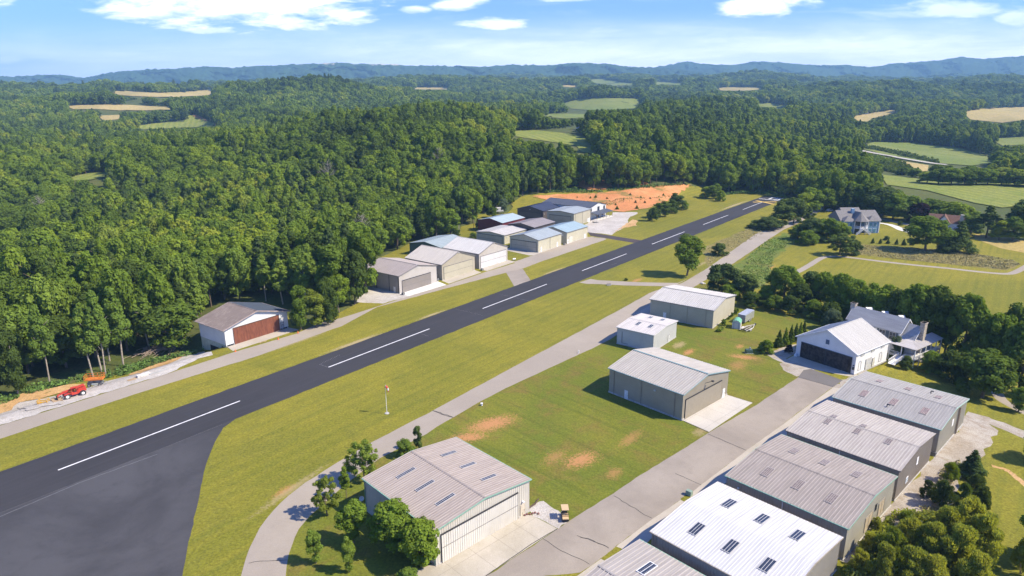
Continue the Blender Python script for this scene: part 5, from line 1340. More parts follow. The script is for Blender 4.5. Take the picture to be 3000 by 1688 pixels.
# farmhouse behind the barn, own frame of the barn: u away, v left
fh = empty('farmhouse', (83.61, 151.06, 0), .6131); tag(fh, 'white farmhouse with grey metal roof, stone chimneys and raised porch behind the barn', 'house')
HW = wmat('house_white', (.74, .73, .70), .1); RG = metal_roof('roof_house', (0.36, 0.355, 0.34), (0.27, 0.25, 0.23), .3); RP = metal_roof('roof_porch', (0.50, 0.465, 0.43), (0.33, 0.29, 0.26), .5)
def gable(name_, par, u0, u1, v0, v1, ze, zr, z0, wm, rm, rib=.5, over=.4, trim=WHT):
    """block whose ridge runs along v"""
    um = (u0 + u1) / 2
    w_ = MB()
    for v in (v0, v1): w_.add([(u0, v, z0), (u1, v, z0), (u1, v, ze), (um, v, zr), (u0, v, ze)], [(0, 1, 2, 3, 4)])
    w_.quad((u0, v0, z0), (u0, v1, z0), (u0, v1, ze), (u0, v0, ze)); w_.quad((u1, v0, z0), (u1, v1, z0), (u1, v1, ze), (u1, v0, ze))
    w_.build('wall', wm, par)
    r = MB(); sl = (zr - ze) / (um - u0)
    for sgn in (-1, 1):
        def P(v, f, dz=0.0):
            d = (um - u0 + over) * (1 - f)
            return (um + sgn * d, v, zr - sl * d + dz)
        a_, c_ = v0 - over, v1 + over
        vs = [P(a_, 0), P(c_, 0), P(c_, 1), P(a_, 1), P(a_, 0, .12), P(c_, 0, .12), P(c_, 1, .12), P(a_, 1, .12)]
        r.add(vs, [(0, 3, 2, 1), (4, 5, 6, 7), (0, 1, 5, 4), (1, 2, 6, 5), (2, 3, 7, 6), (3, 0, 4, 7)])
        if rib:
            n = int((c_ - a_) / rib)
            for k in range(n + 1):
                v = a_ + k * (c_ - a_) / n
                r.add([P(v - .05, 0, .12), P(v + .05, 0, .12), P(v + .05, 1, .12), P(v - .05, 1, .12), P(v, 0, .18), P(v, 1, .18)], [(0, 1, 4), (1, 2, 5, 4), (3, 0, 4, 5)])
    ro = r.build('roof', rm, par)
    if trim:
        t = MB()
        for v in (v0 - over - .04, v1 + over + .04):
            for sgn in (-1, 1): t.bar((um + sgn * (um - u0 + over), v, ze - sl * over + .02), (um, v, zr + .04), .06, .22)
        t.build('trim', trim, ro)
    return ro
rf = gable('main', fh, 23.8, 30.4, 1.2, 15.4, 5.6, 8.6, -1.0, HW, RG)
stone = plain('chimney_stone', (.40, .35, .28), .95, var=.35, scale=3.5, dirt=(.2, .17, .13, .6))
def chimney(par, u, v, w1, w2, z0, z1): return MB().box(u - w1 / 2, u + w1 / 2, v - w2 / 2, v + w2 / 2, z0, z1).box(u - w1 / 2 - .1, u + w1 / 2 + .1, v - w2 / 2 - .1, v + w2 / 2 + .1, z1 - .25, z1).build('chimney', stone, par)
chimney(rf, 27.2, 16.0, 1.2, 1.3, 0, 9.4)
rf2 = gable('wing', fh, 23.6, 30.2, -2.2, 1.15, 4.2, 7.5, -1.0, HW, RG)
chimney(rf2, 26.7, -2.95, 1.5, 1.1, -2, 8.9)
for v in (4.0, 8.4, 12.8):      # dormers on the far slope
    d = MB(); d.add([(28.2, v - 1, 7.6), (31.0, v - 1, 6.4), (31.0, v + 1, 6.4), (28.2, v + 1, 7.6), (27.4, v, 8.9), (31.3, v, 8.1)], [(0, 1, 5, 4), (3, 4, 5, 2)])
    d.add([(30.9, v - .9, 5.3), (30.9, v + .9, 5.3), (30.9, v + .9, 6.5), (30.9, v, 8.0), (30.9, v - .9, 6.5), (28.0, v - .9, 7.0), (28.0, v + .9, 7.0)], [(0, 1, 2, 3, 4), (0, 4, 5), (1, 6, 2)])
    d.build('dormer', WHT, rf)
Mh = Matrix(((0, -1, 0, 23.8), (1, 0, 0, 0), (0, 0, 1, 0), (0, 0, 0, 1)))
SHUT = plain('slate_shutter', (.10, .13, .17), .5)
for v in (2.3, 5.0, 8.4, 11.0):
    w_ = MB().box(v - .08, v + 1.58, .03, .09, 3.0, 5.1, M=Mh).build('window', WHT, fh)
    MB().box(v, v + .72, .09, .12, 3.1, 4.05, M=Mh).box(v + .78, v + 1.5, .09, .12, 3.1, 4.05, M=Mh).box(v, v + .72, .09, .12, 4.1, 5.0, M=Mh).box(v + .78, v + 1.5, .09, .12, 4.1, 5.0, M=Mh).build('pane', GLS, w_)
    for a in (v - .62, v + 1.64): MB().box(a, a + .5, .03, .1, 2.95, 5.1, M=Mh).build('shutter', SHUT, w_)
# wrap-around porch: roof, floor, posts, railing
pr = MB()
o1, o2, o3, i1, i2, i3 = (19.2, 1.6, 3.45), (19.2, -5.2, 3.45), (34.2, -5.2, 3.45), (23.6, 1.6, 4.3), (23.6, -2.2, 4.3), (34.2, -2.2, 4.3)
for tri in ((o1, o2, i2, i1), (o2, o3, i3, i2)):
    pr.quad(*tri); pr.quad(*[(a, c_, z + .1) for a, c_, z in tri])
for k in range(31):
    u = 19.4 + k * .48; f = min(1, max(0, (u - 19.2) / 4.4)) if u < 23.6 else 1
    pr.bar((u, -5.2, 3.58), (u, -5.2 + 3.0 * f, 3.58 + .85 * f), .08, .06)
pr.build('porch_roof', RP, fh)
MB().box(19.4, 34.0, -5.0, -2.2, .45, .7).box(19.4, 23.6, -2.2, 1.6, .45, .7).build('porch_floor', plain('deck_white', (.6, .58, .54)), fh)
for u, v in [(19.5, -4.9), (22.4, -4.9), (25.3, -4.9), (28.2, -4.9), (31.1, -4.9), (33.9, -4.9), (19.5, -1.6), (19.5, 1.4)]:
    gx_ = 83.61 + u * math.cos(.6131) - v * math.sin(.6131); gy_ = 151.06 + u * math.sin(.6131) + v * math.cos(.6131)
    MB().bar((u, v, tz(gx_, gy_) - .2), (u, v, 3.5), .2).build('porch_post', WHT, fh)
rl = MB()
def rail(m_, a, c_, h=1.0, step=.22):
    a, c_ = Vector(a), Vector(c_); n = max(2, int((c_ - a).length / step)); z = Vector((0, 0, h))
    m_.bar(a + z, c_ + z, .09); m_.bar(a + z * .12, c_ + z * .12, .07)
    for k in range(n + 1): p = a + (c_ - a) * k / n; m_.bar(p + z * .12, p + z, .045)
rail(rl, (19.5, -4.95, .7), (33.9, -4.95, .7)); rail(rl, (19.45, -4.9, .7), (19.45, -2.9, .7)); rail(rl, (19.45, -1.0, .7), (19.45, 1.4, .7))
rl.build('railing', WHT, fh)
rm_ = MB(); rm_.add([(14.0, -1.2, -.1), (14.0, -2.8, -.1), (19.4, -2.8, .68), (19.4, -1.2, .68), (14, -1.2, .02), (14, -2.8, .02), (19.4, -2.8, .8), (19.4, -1.2, .8)], [(0, 3, 2, 1), (4, 5, 6, 7), (0, 1, 5, 4), (1, 2, 6, 5), (2, 3, 7, 6), (3, 0, 4, 7)])
rail(rm_, (14.0, -1.25, 0), (19.4, -1.25, .75)); rail(rm_, (14.0, -2.75, 0), (19.4, -2.75, .75)); rm_.build('entrance_ramp', WHT, fh)
MB().box(16.0, 23.8, 10, 15, -.5, 2.9).build('garage_wing', HW, fh); MB().add([(15.8, 9.8, 2.9), (23.9, 9.8, 4.4), (23.9, 15.3, 4.4), (15.8, 15.3, 2.9)], [(0, 1, 2, 3)]).build('garage_roof', RG, fh)

# red-door hangar on the slope, with its basement
b = Bld('cabin', 'hangar', 'white hangar with reddish wooden door, open lower storey and dark half roof by the woods', 'hangar')
SNO = wmat('snow', (.68, .68, .66), .1)
b.walls(SNO, .55, 0, z0=.45); L, W = b.L, b.W
b.roof(metal_roof('roof_weathered', (0.17, 0.135, 0.115), (0.42, 0.37, 0.33), .75), .45, over=.75, trim=plain('pinkish_trim', (.42, .33, .29)), ribh=.05, mat2=metal_roof('roof_new_dark', (0.05, 0.062, 0.08), (.04, .05, .065), .3))
RW = plain('red_wood', (.21, .075, .045), .8, var=.4, scale=1.0)
mm, t_, bb = base('red_wood_boards', .8); p_ = oc(t_); nn = t_.noise(t_.mapv(p_, scale=(4.0, 4.0, .5)), 1.0, 5, .7)
t_.l.new(t_.mix(t_.rng(nn, .35, .7), (.27, .095, .05), (.13, .045, .03)), bb.inputs['Base Color'])
b.hdoor('uL', 2.6, 17.0, 4.7, mm, frame=plain('brown_frame', (.1, .06, .04)), seam=0, rib=.35)
b.win('uL', 17.5, 18.5, .3, 2.3, BLK, plain('pale_glass', (.5, .52, .55), .2), 0)
gl_ = MB()
for k in range(4): gl_.box(17.45, 18.55, .12, .16, .5 + k * .5, .6 + k * .5, M=b.face('uL'))
gl_.build('door_slats', BLK, b.e)
MB().box(0, .3, 0, W, -3.9, .45).box(.3, L - .1, 0, .3, -3.9, .45).box(.3, L - .1, W - .3, W, -3.9, .45).box(L - .4, L - .1, .3, W - .3, -3.9, 0.0).build('basement_wall', plain('pale_green_block', (.46, .48, .36), .9, var=.12), b.e)
MB().box(.1, L - .05, .1, W - .1, -.15, .0).build('floor_slab', FOUND, b.e)
MB().box(4.6, 9.0, -.04, .02, -3.4, -1.0).box(10.6, 12.2, -.04, .02, -1.6, -.2).build('basement_opening_shade', plain('opening_shade', (.012, .015, .02)), b.e)  # near-black panels on the solid wall, painted as the shade inside openings
for a in (0.5, 18.9): MB().box(L + .0, L + .05, a, a + 1.3 if a < 5 else a + .8, .05, .45).build('gap', plain('opening_shade', (.012, .015, .02)), b.e)  # black strips stand for the shade under the front wall
for a in (.15, 2.4, 17.2, 19.85): MB().bar((L, a, 0), (L, a, .5), .14).build('post', SNO, b.e)
pad = MB(); 
apr_ = [Vector((L + .1, .2, 0)), Vector((L + .1, W, 0)), Vector((L + 4.2, W + .6, 0)), Vector((L + 4.2, -.6, 0))]
pad.prism([(v.x, v.y) for v in apr_], -1.3, .06); pad.build('apron_slab', CONC, b.e)

# blue house with the round porch
bh = empty('blue_house', (173.0, 329, 0), math.radians(1)); tag(bh, 'blue two-storey house with grey hipped roofs and an eight-sided porch among trees', 'house')
BLU = plain('blue_siding', (.20, .33, .44), .7, var=.06); SHG = plain('grey_shingles', (.20, .185, .17), .95, var=.2, scale=2.5)
MB().box(-9.5, 10.0, -1.8, 11, -.6, 6.0).build('wall', BLU, bh)
MB().box(-8.9, -3.6, -4.0, -1.8, -.6, 6.0).build('bay', BLU, bh); MB().box(3.0, 8.6, -4.0, -1.8, -.6, 6.0).build('bay', BLU, bh)
r = MB()
def hip(m_, x0, x1, y0, y1, ze, zr, inx, ov=.6):
    x0 -= ov; x1 += ov; y0 -= ov; y1 += ov; ym = (y0 + y1) / 2
    m_.add([(x0, y0, ze), (x1, y0, ze), (x1, y1, ze), (x0, y1, ze), (x0 + inx, ym, zr), (x1 - inx, ym, zr)], [(0, 1, 5, 4), (1, 2, 5), (2, 3, 4, 5), (3, 0, 4), (3, 2, 1, 0)])
hip(r, -9.5, 10.0, -1.8, 11, 6.0, 10.2, .2); hip(r, -5.5, 3.5, 3, 13.5, 6.8, 11.0, .2)
r.build('roof', SHG, bh)
r = MB()
for x in (-6.2, 5.8): r.add([(x - 3.1, -4.6, 6.0), (x + 3.1, -4.6, 6.0), (x + 3.1, 0, 6.6), (x - 3.1, 0, 6.6), (x, -1.8, 8.6)], [(0, 1, 4), (1, 2, 4), (2, 3, 4), (3, 0, 4)])
r.build('bay_roof', SHG, bh)
MB().box(-2.6, -1.2, 2.2, 3.6, 6, 11.2).build('chimney', plain('blue_chimney', (.24, .36, .46)), bh)
tr = MB(); ring = [(-.8 + 4.2 * math.cos(math.pi / 8 + k * math.pi / 4), -3.4 + 4.2 * math.sin(math.pi / 8 + k * math.pi / 4)) for k in range(8)]
tr.add([(x, y, 6.3) for x, y in ring] + [(-.8, -3.4, 10.4), (-.8, 3.5, 10.0)], [(k, (k + 1) % 8, 8) for k in range(8)] + [tuple(range(8))[::-1], (1, 2, 9, 8), (2, 3, 9)])
tr.build('porch_roof', SHG, bh)
pf = MB().prism([(-.8 + (x + .8) * .88, -3.4 + (y + 3.4) * .88) for x, y in ring], 2.7, 3.0); pf.build('porch_floor', WHT, bh)
for k in (3, 4, 5, 6, 7, 0):
    x, y = ring[k]; x = -.8 + (x + .8) * .85; y = -3.4 + (y + 3.4) * .85; MB().bar((x, y, -.3), (x, y, 6.3), .3).build('porch_post', WHT, bh)
rl = MB()
for k in (3, 4, 5, 6, 7):
    a, c_ = ring[k], ring[(k + 1) % 8]; s_ = .85
    rail(rl, (-.8 + (a[0] + .8) * s_, -3.4 + (a[1] + 3.4) * s_, 3.0), (-.8 + (c_[0] + .8) * s_, -3.4 + (c_[1] + 3.4) * s_, 3.0))
rl.build('railing', WHT, bh)
MB().box(-2.8, 1.2, -1.9, -1.8, 3.2, 5.6).box(-2.8, 1.2, -1.9, -1.8, .1, 2.4).build('glass_doors', GLS, bh)
st_ = MB()
for k in range(12): st_.box(-4.6 + k * .3, -4.3 + k * .3, -8.2, -7.0, .25 * k - .3, .25 * k)
for k in range(12): st_.box(-1.0 + k * .3, -.7 + k * .3, -8.2, -7.0, 2.75 - .25 * k - .3, 2.75 - .25 * k)
rail(st_, (-4.6, -8.2, 0), (-1.0, -8.2, 2.9)); rail(st_, (-1, -8.2, 2.9), (2.7, -8.2, 0)); st_.build('stairs', WHT, bh)
for x0, y_ in ((-8.4, -4.05), (-6.2, -4.05), (3.6, -4.05), (5.8, -4.05), (8.9, -1.85)):
    for z in (.6, 3.6):
        wv = MB().box(x0 - .12, x0 + 1.52 if x0 < 8.5 else x0 + 1.0, y_ - .04, y_ + .02, z - .1, z + 1.8).build('window', WHT, bh)
        MB().box(x0, x0 + 1.4 if x0 < 8.5 else x0 + .9, y_ - .07, y_ - .04, z, z + 1.7).build('pane', plain('teal_glass', (.12, .25, .3), .15), wv)
for x in (-8.95, -3.6, 3.0, 8.55, 9.95): MB().bar((x, -4.03 if x < 9 else -1.85, -.4), (x, -4.03 if x < 9 else -1.85, 6), .24).build('corner_board', WHT, bh)
# white and brown house
wh = empty('brown_roofed_house', (218.5, 330, 0), math.radians(-35)); tag(wh, 'white house with brown roof and tall chimney partly hidden by trees', 'house')
BRR = plain('brown_shingles', (.16, .09, .065), .95, var=.2, scale=2.5)
MB().box(-8, 8, -4.5, 4.5, -.6, 4.6).build('wall', HW, wh)
r = MB(); r.add([(-8.5, -5, 4.6), (8.5, -5, 4.6), (8.5, 5, 4.6), (-8.5, 5, 4.6), (-8.5, 0, 8.2), (8.5, 0, 8.2)], [(0, 1, 5, 4), (2, 3, 4, 5), (3, 0, 4), (1, 2, 5)]); r.build('roof', BRR, wh)
MB().add([(-4, -7, -.6), (1, -7, -.6), (1, -7, 5), (-1.5, -7, 8.3), (-4, -7, 5), (-4, 0, -.6), (1, 0, -.6), (1, 0, 5), (-1.5, 0, 8.3), (-4, 0, 5)], [(0, 1, 2, 3, 4), (0, 4, 9, 5), (1, 6, 7, 2)]).build('gable_wall', HW, wh)
MB().add([(-4.6, -7.6, 4.6), (-1.5, -7.6, 8.7), (1.6, -7.6, 4.6), (-4.6, 0, 4.6), (-1.5, 0, 8.7), (1.6, 0, 4.6)], [(0, 1, 4, 3), (1, 2, 5, 4)]).build('gable_roof', BRR, wh)
wv = MB().box(-3.2, .2, -7.06, -7.0, 4.0, 6.0).build('window', WHT, wh); MB().box(-3.0, -1.6, -7.1, -7.06, 4.1, 5.9).box(-1.4, 0, -7.1, -7.06, 4.1, 5.9).build('pane', GLS, wv)
MB().box(5.0, 6.6, -6.2, -4.6, -.5, 9.4).build('chimney', plain('beige_chimney', (.5, .44, .36)), wh)
MB().box(3, 11, -9, -4.5, 2.2, 2.5).bar((3.4, -8.7, -.5), (3.4, -8.7, 2.2), .2).bar((10.7, -8.7, -.5), (10.7, -8.7, 2.2), .2).build('deck', plain('deck_wood', (.35, .25, .17)), wh)
# two small far farm buildings
for (r_, x, y, wd_, dp, h, col, nm_, lb) in (('3', 1365, 478, 16, 9, 5, (.7, .7, .68), 'far_farm_shed', 'tiny white farm shed at the edge of a far tan field'), ('3', 1955, 505, 12, 8, 5, (.45, .4, .36), 'far_farmhouse', 'tiny farmhouse below the far right hay field'), ('O', 1726, 240, 9, 6, 3.5, (.7, .7, .7), 'white_field_shed', 'small white shed at the tree line above the hill meadow')):
    gx_, gy_ = G(r_, x, y); e_ = empty(nm_, (gx_, gy_, tz(gx_, gy_)), .3); tag(e_, lb, 'shed')
    MB().box(-wd_ / 2, wd_ / 2, -dp / 2, dp / 2, -1, h).build('wall', plain('farm_' + nm_, col), e_)
    MB().add([(-wd_ / 2 - .5, -dp / 2 - .5, h), (wd_ / 2 + .5, -dp / 2 - .5, h), (wd_ / 2 + .5, dp / 2 + .5, h), (-wd_ / 2 - .5, dp / 2 + .5, h), (-wd_ / 2 - .5, 0, h + 2.4), (wd_ / 2 + .5, 0, h + 2.4)], [(0, 1, 5, 4), (2, 3, 4, 5), (3, 0, 4), (1, 2, 5)]).build('roof', plain('farm_roof', (.4, .4, .4)), e_)
# ------------------------------------------------------------------ painted markings and cracks (flat paint and seams, part of the pavement)
PAINT = plain('marking_white', (.72, .71, .68), .7, var=.12, scale=.8, dirt=(.4, .38, .36, .5))
YEL = plain('marking_yellow', (.62, .42, .10), .7, var=.15, scale=.8)
def flat(name, polys, mat_, z):
    b = MB()
    for p in polys: b.add([(x, y, z) for x, y in p], [tuple(range(len(p)))])
    o = b.build(name, mat_); tag(o, kind='structure'); return o
X = []
cxx, cyy = st(*G('K', 812, 738))
R['P'] = (2190, 560, 11.2)
for a, c_ in (((180, 365), (965, 355)), ((290, 315), (890, 440))):
    X.append(ribbon_poly([G('P', *a), G('P', *c_)], 2.1))
TL = ribbon_poly([G('P', 380, 250), G('P', 1165, 330)], 1.3)
flat('runway_markings', [line_rw(k * 60.96, k * 60.96 + 36.5 if k < 6 else 390.5, -.55, -.1 + .0) if 0 else [rw(k * 60.96, -.17), rw(k * 60.96 + 36.5, -.17), rw(k * 60.96 + 36.5, .2), rw(k * 60.96, .2)] for k in range(-1, 7)] + [TL], PAINT, .068)
flat('runway_closure_cross', X[:1], YEL, .068); flat('runway_closure_cross', X[1:], YEL, .072)
def glyph(name, segs, s0, t0, h, w_):
    """strokes on a 4 x 6 grid; s runs away from the near threshold, t to the left"""
    P = []
    for (x0, y0, x1, y1) in segs:
        P.append([rw(s0 + y0 * h / 6, t0 - x0 * w_ / 4), rw(s0 + y0 * h / 6, t0 - x1 * w_ / 4), rw(s0 + y1 * h / 6, t0 - x1 * w_ / 4), rw(s0 + y1 * h / 6, t0 - x0 * w_ / 4)])
    flat(name, P, PAINT, .068)
s1_, t1_ = st(*G('P', 690, 262)); s2_, t2_ = st(*G('P', 930, 285))
glyph('runway_number', [(1.2, 0, 2.8, 6), (2.8, 4.9, 4.6, 6)], s1_, t1_ + 1.2, 9, 3.0)
glyph('runway_number', [(0, 5, 4, 6), (0, 2.6, 1.2, 5), (1.2, 2.6, 4, 3.6), (2.8, 1, 4, 2.6), (0, 0, 4, 1)], s2_, t2_ + 1.9, 9, 4.2)
CRK = plain('crack_sealant', (.05, .045, .04), .9)
def crack(pts, wd_=.10, amp=.15, name='road_crack', mat_=CRK, z=.056):
    l = rough_edge(pts + pts[::-1], 0, .8)[:0]
    q = []
    for i in range(len(pts) - 1):
        a, c_ = pts[i], pts[i + 1]; n = max(1, int(math.hypot(c_[0] - a[0], c_[1] - a[1]) / .8))
        for k in range(n): q.append((a[0] + (c_[0] - a[0]) * k / n + rng.normal() * amp * .5, a[1] + (c_[1] - a[1]) * k / n + rng.normal() * amp * .5))
    q.append(pts[-1]); pl = ribbon_poly(q, wd_); n = len(q); b = MB()
    b.add([(x, y, z) for x, y in pl], [(i, i + 1, 2 * n - 2 - i, 2 * n - 1 - i) for i in range(n - 1)])
    tag(b.build(name, mat_), kind='structure')
crack(GM('I', 480, 315, 760, 490, 900, 570, 1000, 625)); crack(GM('I', 0, 888, 200, 955, 330, 1005, 400, 1045)); crack(GM('I', 0, 1195, 70, 1225, 130, 1270), .07)
crack(GM('I', 1320, 0, 1560, 95, 1690, 160)); crack(GM('N', 1460, 900, 1640, 1020, 1880, 1150, 2010, 1200), .09); crack(GM('8', 190, 345, 480, 470), .13, .05)
crack(GM('7', 690, 168, 770, 195, 840, 218), .16); crack(GM('H', 1980, 10, 2060, 45, 2160, 70), .16); crack(GM('H', 385, 1335, 500, 1320, 720, 1310), .09)
crack(GM('D', 500, 928, 870, 1030), .07, .05); crack(GM('N', 1672, 755, 1300, 975, 620, 1449), .14, .05); crack(GM('7', 1780, 1115, 1900, 1150, 2010, 1200), .09)
crack(GM('8', 10, 250, 200, 335), .16, .03)
# long sealed seams and faint dots along the runway
crack([rw(-40, -7.2), rw(28, -7.4)], .08, .02, 'paving_seam', plain('pale_seam', (.12, .115, .11)), .06)
crack(GM('M', 0, 1300, 200, 1215, 395, 1143), .12, .05, 'paving_seam', plain('worn_line', (.17, .165, .165)), .058)
sp_m = plain('asphalt_speck', (.34, .33, .32))
dots = []
for r_, a, c_, n_ in (('5', (870, 1047), (1065, 1093), 20), ('5', (600, 1232), (655, 1250), 7), ('5', (1310, 960), (1415, 985), 11), ('5', (1195, 935), (1290, 955), 9), ('5', (1445, 862), (1500, 874), 8), ('5', (2045, 712), (2075, 700), 6), ('4', (2412, 948), (2465, 967), 9), ('4', (2412, 948), (2560, 880), 14)):
    for k in range(n_):
        x, y = G(r_, a[0] + (c_[0] - a[0]) * k / (n_ - 1), a[1] + (c_[1] - a[1]) * k / (n_ - 1)); dots.append([(x - .07, y - .07), (x + .07, y - .07), (x + .07, y + .07), (x - .07, y + .07)])
flat('runway_specks', dots, sp_m, .062)
# fine worn lines down the runway
for t_ in (): crack([rw(-60, t_), rw(100, t_), rw(260, t_), rw(430, t_)], .07, .02, 'paving_seam', plain('worn_line', (.075, .075, .08)), .058)
# ------------------------------------------------------------------ trees and shrubs one can point at
T = tree_px
T('M', 1727, 693, 588, 84, 'oval', LEAF, 'lone_tree', 'lone full tree on the grass between runway and road', 'tree')
T('M', 1808, 642, 612, 46, 'shrub', LEAFD, 'roadside_bush', 'low rounded bush on the bank beyond the lone runway tree', 'bush')
# around the front hangar
T('H', 1390, 630, 275, 350, 'spray', LEAFG, 'garden_tree', 'open-crowned bright tree at the back corner of the nearest hangar', 'tree')
T('H', 1230, 772, 510, 115, 'tall', LEAF, 'garden_tree', 'narrow upright tree just left of the open-crowned one', 'tree')
T('H', 1068, 922, 585, 290, 'spray', LEAFY, 'garden_tree', 'yellowish young tree whose shadow falls on the side taxiway', 'tree')
T('H', 1295, 1162, 805, 270, 'oval', LEAF, 'garden_tree', 'dark green tree at the shaded side wall of the nearest hangar', 'tree')
T('H', 968, 1340, 1040, 165, 'oval', LEAFG, 'garden_tree', 'small tree nearest the bend of the side taxiway', 'tree')
T('H', 1260, 1417, 1120, 140, 'oval', LEAFG, 'garden_tree', 'slim small tree nearest the lower edge, left of the two big round trees', 'tree')
T('H', 1640, 1225, 805, 400, 'broad', LEAF, 'garden_tree', 'large round tree covering the side wall of the nearest hangar', 'tree')
T('H', 1885, 1372, 965, 360, 'broad', LEAF, 'garden_tree', 'large round tree at the front corner of the nearest hangar', 'tree')
T('H', 1858, 352, 143, 92, 'oval', LEAFD, 'garden_tree', 'dark lollipop tree behind the roof of the nearest hangar', 'tree')
T('H', 1735, 412, 268, 200, 'shrub', LEAFG, 'garden_shrub', 'bright green shrub behind the nearest hangar with pale lamp globes', 'shrub')
T('H', 1780, 1500, 1385, 230, 'shrub', LEAFG, 'garden_shrub', 'bright shrub at the front pad corner on the lower edge', 'shrub')
# hedge of evergreens by the barn
for i, (x, yb, yt, w_) in enumerate(((722, 1075, 945, 70), (770, 1065, 925, 62), (812, 1050, 905, 60), (848, 1035, 893, 58), (882, 1020, 885, 56), (910, 1000, 873, 54))):
    T('6', x, yb, yt, w_, 'cone', LEAF, 'arborvitae', 'conical evergreen in the short row left of the white barn', 'tree', 'evergreens left of the white barn')
T('6', 630, 1120, 1015, 130, 'shrub', LEAF, 'round_shrub', 'wide shrub at the lower end of the evergreen row', 'shrub')
T('6', 590, 1100, 1045, 70, 'shrub', LEAF, 'round_shrub', 'small shrub left of the wide one by the evergreen row', 'shrub')
T('6', 800, 1120, 1055, 68, 'shrub', LEAFP, 'purple_shrub', 'purple-leaved shrub in the gravel left of the barn doors', 'shrub')
T('L', 905, 830, 560, 190, 'shrub', LEAFS, 'silver_tree', 'silvery small tree between barn and farmhouse', 'tree')
T('L', 1045, 960, 800, 165, 'shrub', LEAFD, 'porch_bush', 'dark bush at the foot of the entrance ramp of the farmhouse', 'bush')
# wood line behind barn and big lawn: back row, then front row
rowA = [(1815, 737, 662, 78), (1850, 742, 690, 50), (1870, 750, 688, 66), (1925, 765, 718, 56), (1967, 765, 668, 84), (2012, 775, 712, 62), (2036, 770, 682, 60), (2062, 775, 684, 60), (2092, 790, 694, 62), (2112, 792, 688, 60), (2140, 805, 702, 76), (2172, 815, 712, 76),
        (2210, 835, 718, 86), (2250, 855, 728, 92), (2290, 868, 712, 96), (2332, 880, 718, 96), (2374, 895, 728, 96), (2412, 912, 740, 100), (2455, 925, 776, 90), (2500, 935, 785, 84), (2545, 905, 765, 84)]
labs = ['first tree', 'slim second tree']
for i, (x, yb, yt, w_) in enumerate(rowA):
    kd = ['broad', 'oval', 'broad', 'shrub', 'broad'][i % 5]
    T('M', x, yb, yt, w_, kd, LEAFD if i in (0, 2, 6) else LEAF, 'wood_line_tree', 'green tree in the wood line between the barn lawn and the cart path', 'tree', 'trees of the wood line behind the barn')
for i, (x, yb, yt, w_) in enumerate([(1835, 752, 715, 60), (1890, 772, 735, 60), (1945, 780, 742, 60), (1990, 790, 745, 60), (2045, 798, 755, 60), (2085, 812, 760, 62), (2125, 812, 765, 66), (2090, 830, 778, 60), (2190, 838, 770, 70)]):
    T('M', x, yb, yt, w_, 'shrub', LEAFS if i == 7 else LEAF, 'wood_line_shrub', 'low leafy shrub filling the foot of the wood line behind the barn', 'shrub', 'shrubs of the wood line behind the barn')
T('M', 2395, 955, 880, 110, 'shrub', LEAF, 'wood_line_shrub', 'spreading shrub between the porch and the big round tree', 'shrub')
T('M', 2340, 935, 885, 70, 'shrub', LEAF, 'wood_line_shrub', 'leafy shrub just right of the farmhouse porch posts', 'shrub')
T('M', 2560, 990, 800, 110, 'broad', LEAF, 'big_dark_tree', 'big dark tree mass at the right edge behind the round tree', 'tree')
T('M', 2468, 1000, 882, 132, 'broad', LEAF, 'round_tree', 'big round grey-green tree standing alone on the slope right of the hangars', 'tree')
T('M', 2560, 1036, 972, 58, 'oval', LEAFG, 'small_tree', 'small bright tree at the right edge by the curved path', 'tree')
# end of the runway
for i, (x, yb, yt, w_, kd, mt) in enumerate([(1935, 578, 545, 80, 'shrub', LEAFD), (1905, 574, 552, 50, 'shrub', LEAFD), (1965, 572, 506, 62, 'oval', LEAFD), (1995, 562, 497, 60, 'broad', LEAFD), (2016, 548, 480, 56, 'oval', LEAF), (1975, 548, 498, 46, 'oval', LEAFD), (2040, 538, 470, 60, 'oval', LEAF), (2032, 560, 520, 40, 'pine', LEAFD)]):
    T('M', x, yb, yt, w_, kd, mt, 'runway_end_tree', 'dark bushy tree in the clump between the far runway end and the road', 'tree', 'trees by the far runway end')
for i, (x, yb, yt, w_, kd, mt) in enumerate([(2008, 603, 562, 60, 'shrub', LEAF), (2045, 605, 548, 70, 'broad', LEAFD), (2078, 608, 548, 66, 'broad', LEAF), (2104, 604, 556, 58, 'broad', LEAFG), (2030, 615, 580, 60, 'shrub', LEAF), (2120, 610, 570, 40, 'shrub', LEAF)]):
    T('M', x, yb, yt, w_, kd, mt, 'house_tree', 'leafy tree in the clump left of the blue house', 'tree', 'trees left of the blue house')
T('M', 2113, 642, 588, 92, 'spray', LEAFD, 'crab_tree', 'low spreading dark tree shading the cart path junction', 'tree')
T('M', 2143, 640, 600, 52, 'shrub', LEAFD, 'crab_tree', 'dark bushy tree joined to the right side of the spreading one', 'tree')
